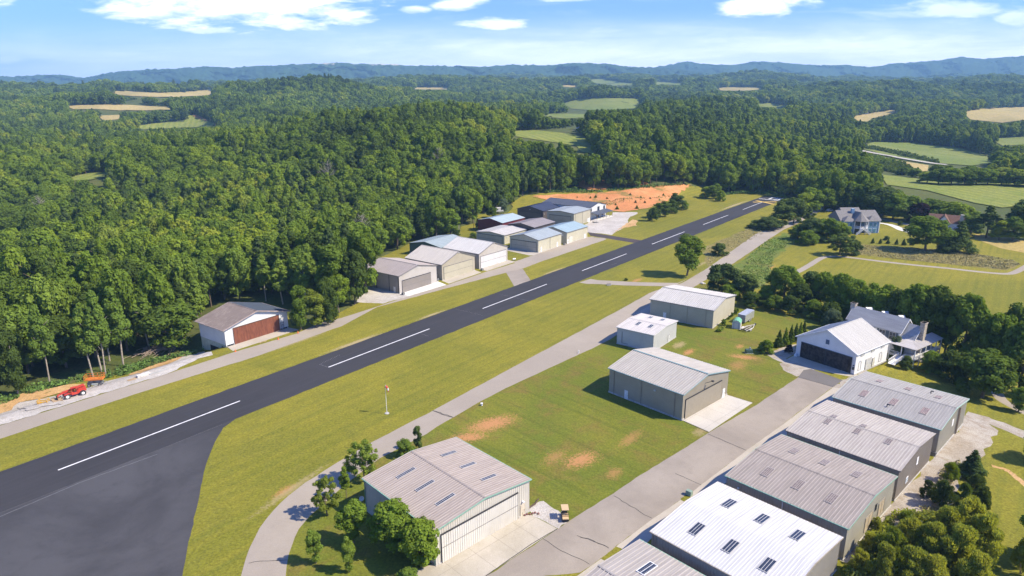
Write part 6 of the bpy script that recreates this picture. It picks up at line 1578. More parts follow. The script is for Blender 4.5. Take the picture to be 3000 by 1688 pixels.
# behind the houses
for i, (x, yb, yt, w_, kd, mt) in enumerate([(2070, 530, 470, 70, 'broad', LEAF), (2105, 527, 478, 66, 'broad', LEAFG), (2140, 524, 462, 76, 'broad', LEAF), (2172, 528, 468, 80, 'oval', LEAFD), (2215, 548, 470, 100, 'broad', LEAFD), (2245, 552, 482, 80, 'broad', LEAF), (2280, 556, 492, 76, 'broad', LEAFG),
     (2338, 560, 500, 80, 'broad', LEAF), (2372, 566, 505, 80, 'broad', LEAFG), (2408, 575, 512, 70, 'broad', LEAF), (2440, 590, 532, 60, 'oval', LEAFG), (2478, 598, 520, 78, 'pine', LEAFD), (2512, 604, 552, 60, 'oval', LEAF), (2545, 606, 545, 66, 'broad', LEAF), (2580, 602, 500, 90, 'broad', LEAFD), (2060, 512, 455, 64, 'broad', LEAF), (2192, 545, 500, 60, 'oval', LEAFD)]):
    T('M', x, yb, yt, w_, kd, mt, 'backdrop_tree', 'tall green tree in the belt behind the two houses', 'tree', 'trees behind the two houses')
T('M', 2308, 562, 510, 56, 'broad', LEAFP, 'purple_tree', 'dark purple-leaved tree between the two houses', 'tree')
T('M', 2327, 632, 545, 104, 'broad', LEAF, 'front_tree', 'large tree in front of the brown-roofed house', 'tree')
T('M', 2378, 634, 572, 50, 'cone', LEAFD, 'cedar', 'left of the two dark cedars in front of the brown-roofed house', 'tree')
T('M', 2408, 634, 556, 68, 'cone', LEAFD, 'cedar', 'larger right cedar in front of the brown-roofed house', 'tree')
for x, yb, yt, w_ in ((2194, 612, 598, 10), (2213, 613, 600, 10), (2233, 613, 601, 11), (2254, 615, 600, 10), (2272, 617, 600, 12), (2292, 617, 603, 11)):
    T('M', x, yb, yt, w_, 'cone', LEAFD, 'garden_evergreen', 'small dark evergreen in the row below the blue house lawn', 'shrub', 'evergreens along the blue house lawn')
for x, yb, yt, w_ in ((2229, 604, 593, 18), (2263, 567, 556, 14), (2283, 578, 570, 11), (2318, 598, 588, 18)):
    T('M', x, yb, yt, w_, 'shrub', LEAFD, 'garden_bush', 'small round bush dotted on the blue house lawn', 'bush', 'bushes on the blue house lawn')
for i, (x, yb, yt, w_, kd) in enumerate([(2330, 462, 432, 50, 'broad'), (2360, 464, 424, 56, 'broad'), (2392, 466, 422, 60, 'broad'), (2424, 466, 426, 56, 'broad'), (2452, 466, 420, 60, 'broad'), (2482, 466, 424, 52, 'broad'), (2516, 466, 420, 50, 'oval'), (2550, 468, 424, 60, 'broad'), (2585, 470, 428, 60, 'broad'), (2300, 446, 424, 40, 'shrub'), (2270, 440, 420, 36, 'shrub')]):
    T('M', x, yb, yt, w_, kd, LEAF, 'hedgerow_tree', 'leafy tree in the belt between the two right-hand pastures', 'tree', 'belt between the right-hand pastures')
for i, (x, yb, yt, w_, kd) in enumerate([(2512, 428, 378, 60, 'broad'), (2545, 425, 372, 70, 'broad'), (2575, 430, 392, 50, 'broad')]):
    T('M', x, yb, yt, w_, kd, LEAFD, 'pasture_tree', 'big dark tree at the right end of the large pasture', 'tree', 'big trees at the right end of the pasture')
# clump left of the runway end
for x, yb, yt, w_, kd in ((1640, 556, 520, 34, 'shrub'), (1652, 548, 510, 36, 'oval'), (1672, 545, 505, 40, 'oval'), (1700, 532, 485, 46, 'oval'), (1690, 536, 500, 36, 'shrub'), (1720, 528, 505, 26, 'shrub'), (1795, 500, 462, 40, 'oval'), (1775, 497, 470, 34, 'shrub'), (1812, 506, 480, 30, 'shrub')):
    T('M', x, yb, yt, w_, kd, LEAF, 'clump_tree', 'bushy tree in the clump between the clay yard and the far runway', 'tree', 'clump between clay yard and runway')
# saplings on the clay, scrub at the wood edge
for x, y, h in ((2080, 295, 1.9), (2230, 290, 1.9), (2070, 262, 1.2), (2220, 245, 1.4), (2290, 245, 1.3), (1880, 210, 1.2), (1920, 205, 1.6), (2005, 215, 1.2), (2430, 190, 1.4), (2180, 185, 1.2), (2130, 225, 1.0), (2330, 215, 1.0), (2400, 225, 1.0), (1780, 205, .9), (2260, 205, 1.1), (1830, 240, 1.0)):
    gx_, gy_ = G('5', x, y); tree(gx_, gy_, h * 1.25, h * 1.3, 'cone', LEAF, 'sapling', 'knee to head high pine sapling on the bare red clay', 'sapling', 'saplings on the red clay')
for x, yb, yt, w_, kd in ((1205, 575, 548, 22, 'shrub'), (1150, 592, 577, 26, 'shrub'), (1190, 598, 585, 22, 'shrub'), (1240, 548, 520, 36, 'shrub'), (1258, 530, 498, 34, 'oval'), (1282, 512, 490, 30, 'shrub')):
    T('M', x, yb, yt, w_, kd, LEAF, 'meadow_bush', 'leafy bush in the meadow behind the maroon hangar', 'bush', 'bushes in the meadow behind the hangars')
T('O', 1075, 935, 800, 90, 'oval', LEAFS, 'grey_tree', 'grey-green tree beside the parked white camper', 'tree')
# young trees beside the red-door hangar
for x, yb, yt, w_, kd, mt in ((2270, 690, 350, 170, 'oval', LEAF), (2390, 670, 380, 190, 'oval', LEAFY), (2480, 640, 300, 200, 'shrub', LEAF), (2560, 560, 250, 220, 'oval', LEAF)):
    T('4', x, yb, yt, w_, kd, mt, 'thin_tree', 'thin light tree in the row right of the red-door hangar', 'tree', 'light trees right of the red-door hangar')
# scrub behind the right row of hangars
for x, yb, yt, w_, kd, mt, lb in ((2175, 668, 468, 200, 'cone', LEAFD, 'dark cedar nearest the gravel yard behind the right row'), (2010, 705, 560, 130, 'juniper', LEAF, 'low shrub left of the dark cedar in the gravel'), (1840, 820, 695, 125, 'juniper', LEAFD, 'round bush closest to the brown-grey hangar wall'),
        (1960, 895, 690, 200, 'juniper', LEAFD, 'dark bush below the round one behind the right row'), (2215, 765, 655, 150, 'juniper', LEAFD, 'flat dark bush right below the dark cedar'), (2245, 905, 745, 160, 'juniper', LEAFD, 'bushy cedar at the right of the scrub patch'), (2110, 905, 720, 150, 'juniper', LEAF, 'mid green bush in the middle of the scrub patch')):
    T('8', x, yb, yt, w_, kd, mt, 'scrub_bush', lb, 'bush')
for x, yb, yt, w_, kd, mt in ((2120, 1180, 830, 330, 'juniper', LEAFT), (2240, 1300, 950, 330, 'juniper', LEAFT), (1980, 1190, 900, 280, 'juniper', LEAFT), (2050, 1420, 1050, 380, 'juniper', LEAFT), (1850, 1350, 1030, 320, 'juniper', LEAFT), (1690, 1260, 990, 300, 'juniper', LEAFT), (1680, 1060, 930, 160, 'juniper', LEAFG), (1560, 1330, 1060, 260, 'juniper', LEAFG),
        (1450, 1085, 975, 110, 'juniper', LEAFT), (1400, 1240, 1090, 170, 'juniper', LEAFT), (1330, 1400, 1220, 180, 'juniper', LEAFT), (1500, 1480, 1180, 260, 'juniper', LEAFT), (1700, 1520, 1200, 300, 'juniper', LEAFT), (1850, 1560, 1260, 300, 'juniper', LEAFT), (1230, 1430, 1340, 110, 'juniper', LEAFG), (2180, 1560, 1250, 330, 'juniper', LEAFT), (1980, 1060, 900, 160, 'juniper', LEAFT)):
    T('8', x, yb, yt, w_, kd, mt, 'thicket_bush', 'dense feathery bush in the thicket at the lower right corner', 'bush', 'thicket at the lower right corner')
T('8', 2550, 1400, 1130, 160, 'shrub', LEAFY, 'golden_shrub', 'golden yellow shrub at the right edge near the bottom', 'shrub')
T('8', 2700, 1290, 880, 300, 'broad', LEAF, 'edge_tree', 'tree just beyond the right edge casting a shadow on the grass', 'tree')
T('J', 2760, 1300, 900, 400, 'broad', LEAF, 'edge_tree', 'tree beyond the right edge shading the turf by the gravel', 'tree')
# planting along the khaki hangar
for x, yb, yt, w_ in ((1190, 495, 430, 60), (1237, 438, 415, 26), (1272, 412, 372, 40), (1300, 388, 345, 44), (1255, 420, 400, 24), (1145, 555, 522, 60), (1322, 365, 330, 30)):
    T('C', x, yb, yt, w_, 'shrub', LEAF, 'border_shrub', 'small shrub in the bed along the far khaki hangar', 'shrub', 'shrubs along the far khaki hangar')
for x, y in ((1130, 72), (270, 72)): 
    gx_, gy_ = G('C', x - 0, y); tree(gx_, gy_, 1.0, 1.6, 'shrub', LEAFD, 'low_bush', 'tiny bush by the crossing path', 'bush', 'tiny bushes by the crossing path')
# uncounted low growth
def patch_growth(name, poly, n, h, mt, label, zoff=0.0, ls=.14):
    P_ = np.array(poly); x0, y0 = P_.min(0); x1, y1 = P_.max(0)
    q = np.column_stack([rng.uniform(x0, x1, n * 4), rng.uniform(y0, y1, n * 4)]); q = q[inpoly(q, poly)][:n]
    dens = vnoise(q[:, 0] / 1.7, q[:, 1] / 1.7); q = q[dens > .35]; k = len(q)
    z = TZ(q[:, 0], q[:, 1]) + rng.uniform(0, 1, k) ** 1.5 * h * (0.5 + vnoise(q[:, 0] / 3, q[:, 1] / 3))
    c_ = np.column_stack([q, z]); a = rng.normal(size=(k, 3)); a /= np.linalg.norm(a, axis=1)[:, None]; b_ = np.cross(a, rng.normal(size=(k, 3))); b_ /= np.linalg.norm(b_, axis=1)[:, None]
    s_ = (ls * rng.uniform(.5, 1.5, k))[:, None]
    V = np.stack([c_ - a * s_, c_ + b_ * s_, c_ + a * s_, c_ - b_ * s_], 1).reshape(-1, 3)
    me = bpy.data.meshes.new(name); me.from_pydata(V.tolist(), [], np.arange(4 * k).reshape(-1, 4).tolist()); me.update()
    o = new_obj(name, me, mt); tag(o, label, 'undergrowth', kind='stuff')
WEED = plain('weed_green', (.10, .17, .03), .9, var=.35, scale=.8)
WEED2 = plain('weed_bright', (.19, .26, .045), .9, var=.3, scale=.6)
WEEDY = plain('weed_straw', (.36, .31, .13), .9, var=.35, scale=.8)
patch_growth('verge_weeds', GM('4', -60, 1235, 150, 1150, 380, 1100, 620, 1050, 800, 1000, 1000, 955, 1130, 920, 1330, 880, 1540, 820, 1560, 850, 1330, 905, 1100, 980, 950, 1030, 790, 1060, 620, 1080, 400, 1130, 180, 1190, -60, 1290), 12000, 1.0, WEED, 'bright green weeds along the wood edge above the gravel verge', ls=.2)
patch_growth('roadside_weeds', GM('6', 470, 420, 560, 330, 660, 260, 780, 235, 800, 300, 700, 380, 640, 560, 600, 640, 520, 640, 440, 520), 8000, .7, WEED2, 'bright green weeds on the bank right of the road', ls=.17)
patch_growth('tall_rough', GM('6', 1290, 372, 1330, 305, 1700, 328, 2000, 342, 2150, 362, 2500, 420, 2550, 450, 2440, 492, 2000, 450, 1600, 410), 16000, .45, WEEDY, 'tall brownish rough grass above the cart path', ls=.15)
patch_growth('bank_rough', GM('6', 160, 330, 560, 155, 720, 130, 700, 175, 440, 300, 300, 390, 200, 460), 7000, .35, WEEDY, 'rough grass on the bank between runway and road', ls=.14)
patch_growth('dry_weeds', GM('8', 1560, 1000, 1800, 900, 1900, 800, 1950, 620, 2080, 560, 2120, 620, 2000, 760, 1950, 900, 1850, 1000, 1700, 1060), 6000, .8, WEEDY, 'dry straw weeds between gravel and bushes behind the right row', ls=.13)
patch_growth('foundation_weeds', GM('C', 1100, 560, 1180, 460, 1300, 330, 1330, 345, 1215, 480, 1180, 560), 2500, .3, WEED, 'low plants in the bed along the khaki hangar', ls=.1)
patch_growth('clay_weeds', GM('5', 1900, 262, 2080, 215, 2300, 205, 2480, 190, 2480, 205, 2300, 222, 2140, 240, 2000, 275), 3500, .5, WEED, 'green weeds crossing the red clay yard', ls=.2)
patch_growth('forest_edge_brush', GM('O', 1270, 740, 1500, 690, 1700, 740, 1900, 745, 2300, 705, 2576, 690, 2576, 700, 2300, 722, 1900, 755, 1500, 760), 9000, 1.6, WEED, 'brush along the foot of the wooded hill above the clay yard', ls=.35)
patch_growth('runway_end_brush', GM('K', 270, 650, 520, 610, 780, 590, 1000, 640, 1100, 690, 1000, 660, 800, 640, 500, 632), 5000, 1.6, WEED, 'brush at the far end of the runway', ls=.35)

patch_growth('pasture_hedge', GM('3', 1290, 722, 1500, 758, 1750, 815, 1930, 852, 1935, 842, 1760, 800, 1500, 742, 1300, 708), 6000, 3.0, LEAFD, 'dark clipped hedge between gravel road and large pasture', ls=.9)
patch_growth('field_scrub', GM('3', 1370, 790, 1480, 812, 1640, 850, 1790, 930, 1780, 945, 1640, 930, 1500, 900, 1380, 850), 8000, 3.5, LEAF, 'scrub at the lower edge of the tan strip field', ls=.9)

patch_growth('thicket_weeds', GM('8', 1170, 1500, 1260, 1330, 1420, 1120, 1600, 950, 1850, 960, 2150, 900, 2300, 1000, 2380, 1200, 2300, 1500), 26000, 1.5, LEAFT, 'yellow-green weeds between the bushes at the lower right corner', ls=.17)
# ------------------------------------------------------------------ machines, vehicles and small things
RED = plain('red_paint', (.52, .055, .035), .45, var=.12, dirt=(.3, .1, .07, .4)); ORG = plain('orange_paint', (.62, .19, .035), .5, var=.12)
RUB = plain('rubber', (.045, .042, .04), .9, dirt=(.3, .27, .22, .6)); STL = plain('steel_grey', (.30, .30, .29), .5); YLW = plain('yellow_paint', (.62, .34, .03), .5)
WOOD = plain('raw_wood', (.38, .27, .16), .85, var=.25, scale=3); PALEW = plain('pale_planks', (.60, .56, .50), .8, var=.15, scale=3); ALU = plain('aluminium', (.52, .53, .54), .35, .6)
def wheel(par, x, y, r, w_, rim=WHT, name='wheel', tyre=RUB):
    wh_ = MB().tube((x, y - w_ / 2, r), (x, y + w_ / 2, r), r, n=20).build(name, tyre, par)
    MB().tube((x, y - w_ / 2 - .02, r), (x, y + w_ / 2 + .02, r), r * .52, n=16).tube((x, y - w_ / 2 - .05, r), (x, y + w_ / 2 + .05, r), r * .16, n=10).build('rim', rim, wh_)
    return wh_
# telescopic handler, nose towards lower left
x, y = G('F', 1150, 540); e = empty('telehandler', (x - .9, y + .9, tz(x, y)), math.atan2(139.6 - 141.6, -101.3 + 99.2)); tag(e, 'red telescopic handler with lowered forks parked on the gravel verge', 'telehandler')
for wx in (-1.55, 1.55):
    for wy in (-1.05, 1.05): wheel(e, wx, wy, .62, .42)
c_ = MB(); c_.box(-2.1, 1.2, -.55, .55, .6, 1.05); c_.add([(-2.5, -.85, .75), (-.7, -.85, .75), (-.7, .25, .75), (-2.5, .25, .75), (-2.4, -.8, 1.75), (-.9, -.8, 1.5), (-.9, .25, 1.5), (-2.4, .25, 1.75)], [(0, 3, 2, 1), (4, 5, 6, 7), (0, 1, 5, 4), (1, 2, 6, 5), (2, 3, 7, 6), (3, 0, 4, 7)])
c_.box(-2.55, -1.0, -.95, -.6, .95, 1.3); c_.build('chassis', RED, e)
for wy in (-1.05, 1.05):
    MB().add([(1.0, wy - .28, 1.25), (2.2, wy - .28, 1.1), (2.2, wy + .28, 1.1), (1.0, wy + .28, 1.25), (1.1, wy - .28, 1.4), (2.0, wy - .28, 1.3), (2.0, wy + .28, 1.3), (1.1, wy + .28, 1.4)], [(0, 3, 2, 1), (4, 5, 6, 7), (0, 1, 5, 4), (1, 2, 6, 5), (2, 3, 7, 6), (3, 0, 4, 7)]).build('mudguard', RED, e)
cb = MB()
for px, py in ((-.6, .3), (.65, .3), (-.6, 1.0), (.65, 1.0)): cb.bar((px, py, .9), (px * .85, py, 2.35), .09)
cb.box(-.65, .65, .25, 1.05, 2.3, 2.4); cb.box(-.6, .6, .3, 1.0, .7, 1.2); cb.build('cab', RED, e); MB().box(-.4, .1, .45, .85, 1.2, 1.35).box(-.45, -.3, .45, .85, 1.35, 1.8).build('seat', BLK, e)
MB().bar((-2.2, -.15, 2.15), (2.6, -.15, 1.25), .34, .42).bar((.6, -.15, 1.7), (3.2, -.15, 1.05), .26, .32).bar((3.1, -.15, 1.15), (3.35, -.15, .5), .3, .3).bar((-.6, -.15, .9), (.6, -.15, 1.6), .16).build('boom', RED, e)
fk = MB(); fk.box(3.35, 3.45, -.75, .75, .25, .95)
for wy in (-.55, .4): fk.box(3.4, 4.6, wy, wy + .14, .12, .18); fk.bar((3.45, wy + .07, .15), (3.45, wy + .07, 1.2), .1)
fk.build('fork', BLK, e)
MB().bar((-2.0, -.33, 2.2), (-1.0, -.33, 2.0), .02, .16).bar((.5, -.34, 1.72), (1.4, -.34, 1.55), .02, .14).build('white_stripe', WHT, e)
x, y = G('F', 870, 610); p_ = empty('timber_platform', (x - .7, y + .9, .1), e.rotation_euler.z); tag(p_, 'flat timber platform lying in front of the red handler forks', 'platform')
b_ = MB()
for k in range(9): b_.box(-1.0, 1.0, -1.4 + k * .31, -1.4 + k * .31 + .27, .12, .17)
b_.build('deck', WOOD, p_); MB().box(-.9, -.78, -1.4, 1.4, 0, .12).box(.78, .9, -1.4, 1.4, 0, .12).build('bearer', plain('dark_wood', (.16, .11, .07)), p_)
# scissor lift
x, y = G('F', 1430, 385); e = empty('scissor_lift', (x - .3, y + 1.0, tz(x, y)), math.radians(12)); tag(e, 'orange scissor lift with railed platform on the gravel behind the red handler', 'lift')
for wx in (-1.15, 1.15):
    for wy in (-.8, .8): wheel(e, wx, wy, .4, .3, rim=STL)
MB().box(-1.6, 1.6, -.65, .65, .45, .95).build('chassis', plain('lift_grey', (.12, .13, .14)), e); MB().box(-.55, .75, -.95, -.65, .45, .85).box(-.55, .75, .65, .95, .45, .85).build('battery_box', plain('lift_box', (.35, .37, .34)), e)
s_ = MB()
for k in range(3):
    z0 = 1.0 + k * .22
    for wy in (-.5, .5): s_.bar((-1.4, wy, z0), (1.4, wy, z0 + .2), .08); s_.bar((1.4, wy, z0), (-1.4, wy, z0 + .2), .08)
s_.build('scissor_arms', STL, e)
MB().box(-2.0, 2.0, -.95, .95, 1.68, 1.86).build('platform', ORG, e)
rl = MB()
for pth in (((-2, -.95), (2, -.95)), ((2, -.95), (2, .95)), ((2, .95), (-2, .95)), ((-2, .95), (-2, -.95))):
    a, c_ = pth
    for z in (2.3, 2.85): rl.bar((*a, z), (*c_, z), .06)
    n = 5 if abs(a[0] - c_[0]) > 2 else 2
    for k in range(n): rl.bar((a[0] + (c_[0] - a[0]) * k / n, a[1] + (c_[1] - a[1]) * k / n, 1.85), (a[0] + (c_[0] - a[0]) * k / n, a[1] + (c_[1] - a[1]) * k / n, 2.88), .06)
rl.build('railing', ORG, e); MB().add([(1.7, -.7, .1), (3.0, -.7, .05), (3.0, .7, .05), (1.7, .7, .1), (1.7, -.7, .2), (3.0, -.7, .12), (3.0, .7, .12), (1.7, .7, .2)], [(0, 3, 2, 1), (4, 5, 6, 7), (0, 1, 5, 4), (1, 2, 6, 5), (2, 3, 7, 6), (3, 0, 4, 7)]).bar((1.6, -.5, .9), (2.6, -.5, .5), .1).bar((1.6, .5, .9), (2.6, .5, .5), .1).build('ramp', STL, e)
# yellow cage
x, y = G('F', 650, 640); e = empty('yellow_work_basket', (x - .2, y + .5, tz(x, y)), math.radians(10)); tag(e, 'yellow steel work basket beside pale rubble at the far left', 'basket')
b_ = MB()
for px in (-1, 1):
    for py in (-.6, .6): b_.bar((px, py, 0), (px, py, .9), .1)
for z in (.1, .5, .9):
    b_.bar((-1, -.6, z), (1, -.6, z), .1); b_.bar((-1, .6, z), (1, .6, z), .09); b_.bar((-1, -.6, z), (-1, .6, z), .09); b_.bar((1, -.6, z), (1, .6, z), .09)
b_.build('frame', YLW, e); MB().box(-1, 1, -.6, .6, .02, .1).build('floor', YLW, e)
# stacks of building material
def stack(name, r_, x, y, lx, ly, n, mt, rz, label, cat='stack', th=.07):
    gx_, gy_ = G(r_, x, y); e = empty(name, (gx_, gy_, tz(gx_, gy_)), rz); tag(e, label, cat); b_ = MB()
    m_ = max(2, int(ly / .3))
    for k in range(n):
        for j in range(m_): w_ = ly / m_; b_.box(-lx / 2 + rng.uniform(-.06, .06), lx / 2 + rng.uniform(-.06, .06), -ly / 2 + j * w_ + .02, -ly / 2 + (j + 1) * w_ - .02, .12 + k * th, .12 + (k + 1) * th - .01)
    b_.build('board', mt, e).name = 'boards'; MB().box(-lx * .35, -lx * .3, -ly / 2, ly / 2, 0, .12).box(lx * .3, lx * .35, -ly / 2, ly / 2, 0, .12).build('bearer', WOOD, e)
stack('plank_stack', 'F', 2165, 215, 3.1, 1.1, 7, PALEW, .93, 'pale stack of planks on bearers beside the taxiway verge')
stack('plywood_sheet', 'F', 1990, 275, 1.9, 1.2, 1, WOOD, .8, 'tan plywood sheet lying left of the plank stack')
stack('beam_stack', 'F', 2400, 160, 4.6, .5, 3, plain('grey_beams', (.4, .39, .36)), .86, 'long grey beams lying right of the plank stack')
stack('loose_plank', 'E', 1390, 965, 2.5, .3, 1, WOOD, RA, 'short plank lying on the pad before the red door', 'plank')
# cones
for i, (r_, x, y, lb) in enumerate((('E', 880, 1140, 'orange cone at the lower corner of the red-door pad'), ('E', 1670, 915, 'orange cone on the taxiway before the red-door pad'), ('E', 2035, 800, 'orange cone right of the red-door pad'))):
    gx_, gy_ = G(r_, x, y); e = empty('traffic_cone', (gx_, gy_, .06), 0); tag(e, lb, 'cone', 'cones by the red-door hangar')
    MB().tube((0, 0, .04), (0, 0, .75), .2, .04, 12).build('body', plain('cone_orange', (.7, .16, .05)), e); MB().box(-.24, .24, -.24, .24, 0, .05).build('base', plain('cone_orange', (.7, .16, .05)), e)
# brush pile
x, y = G('4', 1210, 850); b_ = MB()
for k in range(170):
    a = rng.uniform(0, math.pi); L_ = rng.uniform(1.2, 4.5); ox, oy = rng.normal() * 2.8, rng.normal() * 1.4; z = abs(rng.normal()) * .7 * max(0, 1 - abs(ox) / 7)
    d = Vector((math.cos(a * .5 - .3), math.sin(a * .5 - .3), rng.uniform(-.25, .35))) * L_ / 2
    c0 = Vector((ox, oy, z + .25)); b_.tube(c0 - d, c0 + d, rng.uniform(.03, .12), rng.uniform(.02, .06), 5)
bp = b_.build('brush_pile', plain('dead_wood', (.34, .26, .19), .95, var=.3)); bp.location = (x, y + 1, tz(x, y) + .1); bp.rotation_euler = (0, 0, .75); tag(bp, 'heap of cut grey branches at the wood edge left of the red-door hangar', 'brush pile')
x, y = G('O', 1190, 228); b_ = MB()
for k in range(90):
    a = rng.uniform(0, math.pi); L_ = rng.uniform(2, 7); d = Vector((math.cos(a), math.sin(a), rng.uniform(-.2, .4))) * L_ / 2
    c0 = Vector((rng.normal() * 6, rng.normal() * 3, abs(rng.normal()) * 1.4 + .4)); b_.tube(c0 - d, c0 + d, rng.uniform(.12, .35), .1, 5)
bp = b_.build('brush_pile', plain('red_dead_wood', (.36, .20, .13), .95, var=.3)); bp.location = (x, y, tz(x, y)); tag(bp, 'reddish heap of wood at the left end of the hill meadow', 'brush pile')
# dead bare trees
for (r_, x, yb, h, lb) in (('2', 745, 960, 14, 'bare dead tree showing pale branches in the dark middle of the forest'), ('5', 170, 690, 11, 'bare pale trees beside the dark green hangar'), ('1', 2490, 1080, 15, 'leaning bare dead tree in the forest right of centre'), ('1', 340, 1330, 12, 'bare brown treetop in the left forest')):
    gx_, gy_ = G(r_, x, yb + (40 if r_ != '5' else 0)); e = empty('dead_tree', (gx_, gy_, tz(gx_, gy_)), 0); tag(e, lb, 'tree'); b_ = MB()
    H_ = h + 9
    MB().tube((0, 0, 0), (.3, 0, H_), .22, .05, 7).build('trunk', BARKL, e)
    for k in range(46):
        z = H_ * rng.uniform(.5, .98); a = rng.uniform(0, 6.28); L_ = (H_ - z) * .45 + 1.2
        q = Vector((math.cos(a) * L_, math.sin(a) * L_, z + L_ * .75)); b_.tube((0.3 * z / H_, 0, z), q, .07, .02, 5)
        b_.tube(q * .6 + Vector((0, 0, z * .4)), q + Vector((rng.normal() * .8, rng.normal() * .8, .9)), .04, .015, 4)
    b_.build('branches', BARKL, e)
# windsock
x, y = G('M', 973, 1040); e = empty('windsock_mast', (x, y, 0), 0); tag(e, 'white windsock mast with red and white sock on the lawn beside the runway', 'windsock')
MB().tube((0, 0, 0), (0, 0, 6.5), .06, .04, 8).build('mast', WHT, e); MB().tube((0, 0, 0), (0, 0, .12), .5, n=16).build('foot', FOUND, e)
sk = MB(); p0 = Vector((.12, 0, 6.35)); d = Vector((-.0, -.25, -.95)).normalized()
MB().tube((0, 0, 6.4), (.12, 0, 6.4), .3, .3, 12, cap=False).build('hoop', STL, e)
sk.tube((0.1, 0, 6.45), (.5, -.1, 6.0), .26, .22, 12, cap=False, mi=0); sk.tube((.5, -.1, 6.0), (.6, -.15, 5.5), .22, .15, 12, cap=False, mi=1); sk.tube((.6, -.15, 5.5), (.62, -.15, 5.15), .15, .1, 12, cap=False, mi=0)
sk.build('sock', [plain('sock_red', (.55, .10, .06), .8), plain('sock_white', (.7, .66, .62), .8)], e)
# golf cart
x, y = 8.35, 93.75; e = empty('golf_cart', (x, y, .03), math.radians(92)); tag(e, 'beige golf cart with a flat roof parked on gravel by the ramp', 'golf cart')
BEIGE = plain('cart_beige', (.56, .40, .22), .5, var=.06)
for wx in (-.8, .85):
    for wy in (-.45, .45): wheel(e, wx, wy, .23, .18, rim=STL)
MB().box(-1.1, 1.15, -.5, .5, .25, .38).add([(.75, -.5, .38), (1.25, -.42, .38), (1.25, .42, .38), (.75, .5, .38), (.75, -.48, .85), (1.12, -.35, .62), (1.12, .35, .62), (.75, .48, .85)], [(0, 3, 2, 1), (4, 5, 6, 7), (0, 1, 5, 4), (1, 2, 6, 5), (2, 3, 7, 6), (3, 0, 4, 7)]).box(-1.15, -.35, -.5, .5, .38, .7).build('body', BLK, e)
MB().box(-.35, .1, -.48, .48, .55, .75).box(-.42, -.32, -.48, .48, .75, 1.15).build('seat', BEIGE, e); MB().box(-1.3, -.75, -.5, .5, .62, .76).box(-.75, -.68, -.5, .5, .7, 1.05).build('rear_seat', BEIGE, e)
MB().box(-.62, .98, -.58, .58, 1.84, 1.94).build('roof', BEIGE, e); r_ = MB()
for wy in (-.5, .5): r_.bar((-.55, wy, .6), (-.5, wy, 1.85), .05); r_.bar((.95, wy, .7), (.75, wy, 1.85), .05)
r_.build('roof_post', BLK, e).name = 'roof_posts'; MB().tube((.45, .2, 1.0), (.5, .2, 1.03), .17, n=14).build('steering_wheel', BLK, e); MB().box(1.1, 1.25, -.5, .5, .3, .42).build('bumper', WHT, e)
# shed, cargo trailer, boat trailer
e = empty('garden_shed', (64.6, 185.3, 0), math.radians(-28)); tag(e, 'small white garden shed with rounded green roof beside the cargo trailer', 'shed')
prof = [(0, 0), (0, 1.7), (.25, 2.15), (.65, 2.5), (1.15, 2.62), (1.65, 2.5), (2.05, 2.15), (2.3, 1.7), (2.3, 0)]
n = len(prof); b_ = MB(); b_.add([(x, 0, z) for x, z in prof] + [(x, 3.4, z) for x, z in prof], [tuple(range(n)), tuple(range(n, 2 * n))[::-1], (0, n, n + 1, 1), (n - 2, 2 * n - 2, 2 * n - 1, n - 1)]); b_.build('wall', OFF, e)
b_ = MB(); q = prof[1:-1]; k_ = len(q)
b_.add([(1.15 + (x - 1.15) * 1.05, -.12, z + .05) for x, z in q] + [(1.15 + (x - 1.15) * 1.05, 3.52, z + .05) for x, z in q], [(i, i + 1, k_ + i + 1, k_ + i) for i in range(k_ - 1)]); ro = b_.build('roof', plain('shed_green', (.16, .40, .26), .5), e)
md_ = ro.modifiers.new('thick', 'SOLIDIFY'); md_.thickness = .06
MB().box(.55, 1.75, -.06, -.02, .05, 1.85).build('door', OFF, e); MB().box(.47, .55, -.08, -.01, .05, 1.93).box(1.75, 1.83, -.08, -.01, .05, 1.93).box(.47, 1.83, -.08, -.01, 1.85, 1.93).build('door_frame', TEALT, e); MB().box(2.31, 2.34, .5, .75, .6, 1.7).build('window', GRYT, e)
e.rotation_euler.z = math.atan2(184.2 - 185.1, 66.6 - 64.7)
e = empty('cargo_trailer', (70.0, 189.5, 0), math.atan2(193.2 - 188.4, 74.1 - 69.9)); tag(e, 'silver enclosed cargo trailer parked behind the green-roofed shed', 'trailer')
MB().box(-.6, 6.2, -.1, 2.3, .5, 2.75).add([(6.2, -.1, .5), (7.2, 1.1, .5), (6.2, 2.3, .5), (6.2, -.1, 2.7), (7.0, 1.1, 2.6), (6.2, 2.3, 2.7)], [(0, 1, 4, 3), (1, 2, 5, 4), (3, 4, 5), (0, 2, 1)]).build('body', ALU, e)
b_ = MB()
for k in range(6): b_.box(-.5 + k * 1.15, .4 + k * 1.15, 0.0, 2.2, 2.75, 2.79)
b_.build('roof_panels', plain('trailer_roof', (.40, .42, .47), .4), e)
for wx in (2.6, 3.5):
    for wy in (-.12, 2.3): wheel(e, wx, wy, .34, .22)
MB().bar((7.1, 1.1, .5), (8.2, 1.1, .5), .1).bar((8.0, 1.1, 0), (8.0, 1.1, .6), .07).build('tongue', BLK, e); MB().box(-.62, -.6, 0, 2.2, .55, 2.7).build('rear_door', plain('dark_alu', (.28, .28, .29), .5), e)
e = empty('boat_trailer', (68.6, 183.9, 0), math.atan2(6.0, 6.2)); tag(e, 'empty white boat trailer lying beside the shed', 'trailer')
b_ = MB()
for wy in (-1.0, 1.0): b_.bar((-2.6, wy, .55), (1.8, wy, .55), .14); b_.bar((1.8, wy, .55), (4.4, 0, .55), .14)
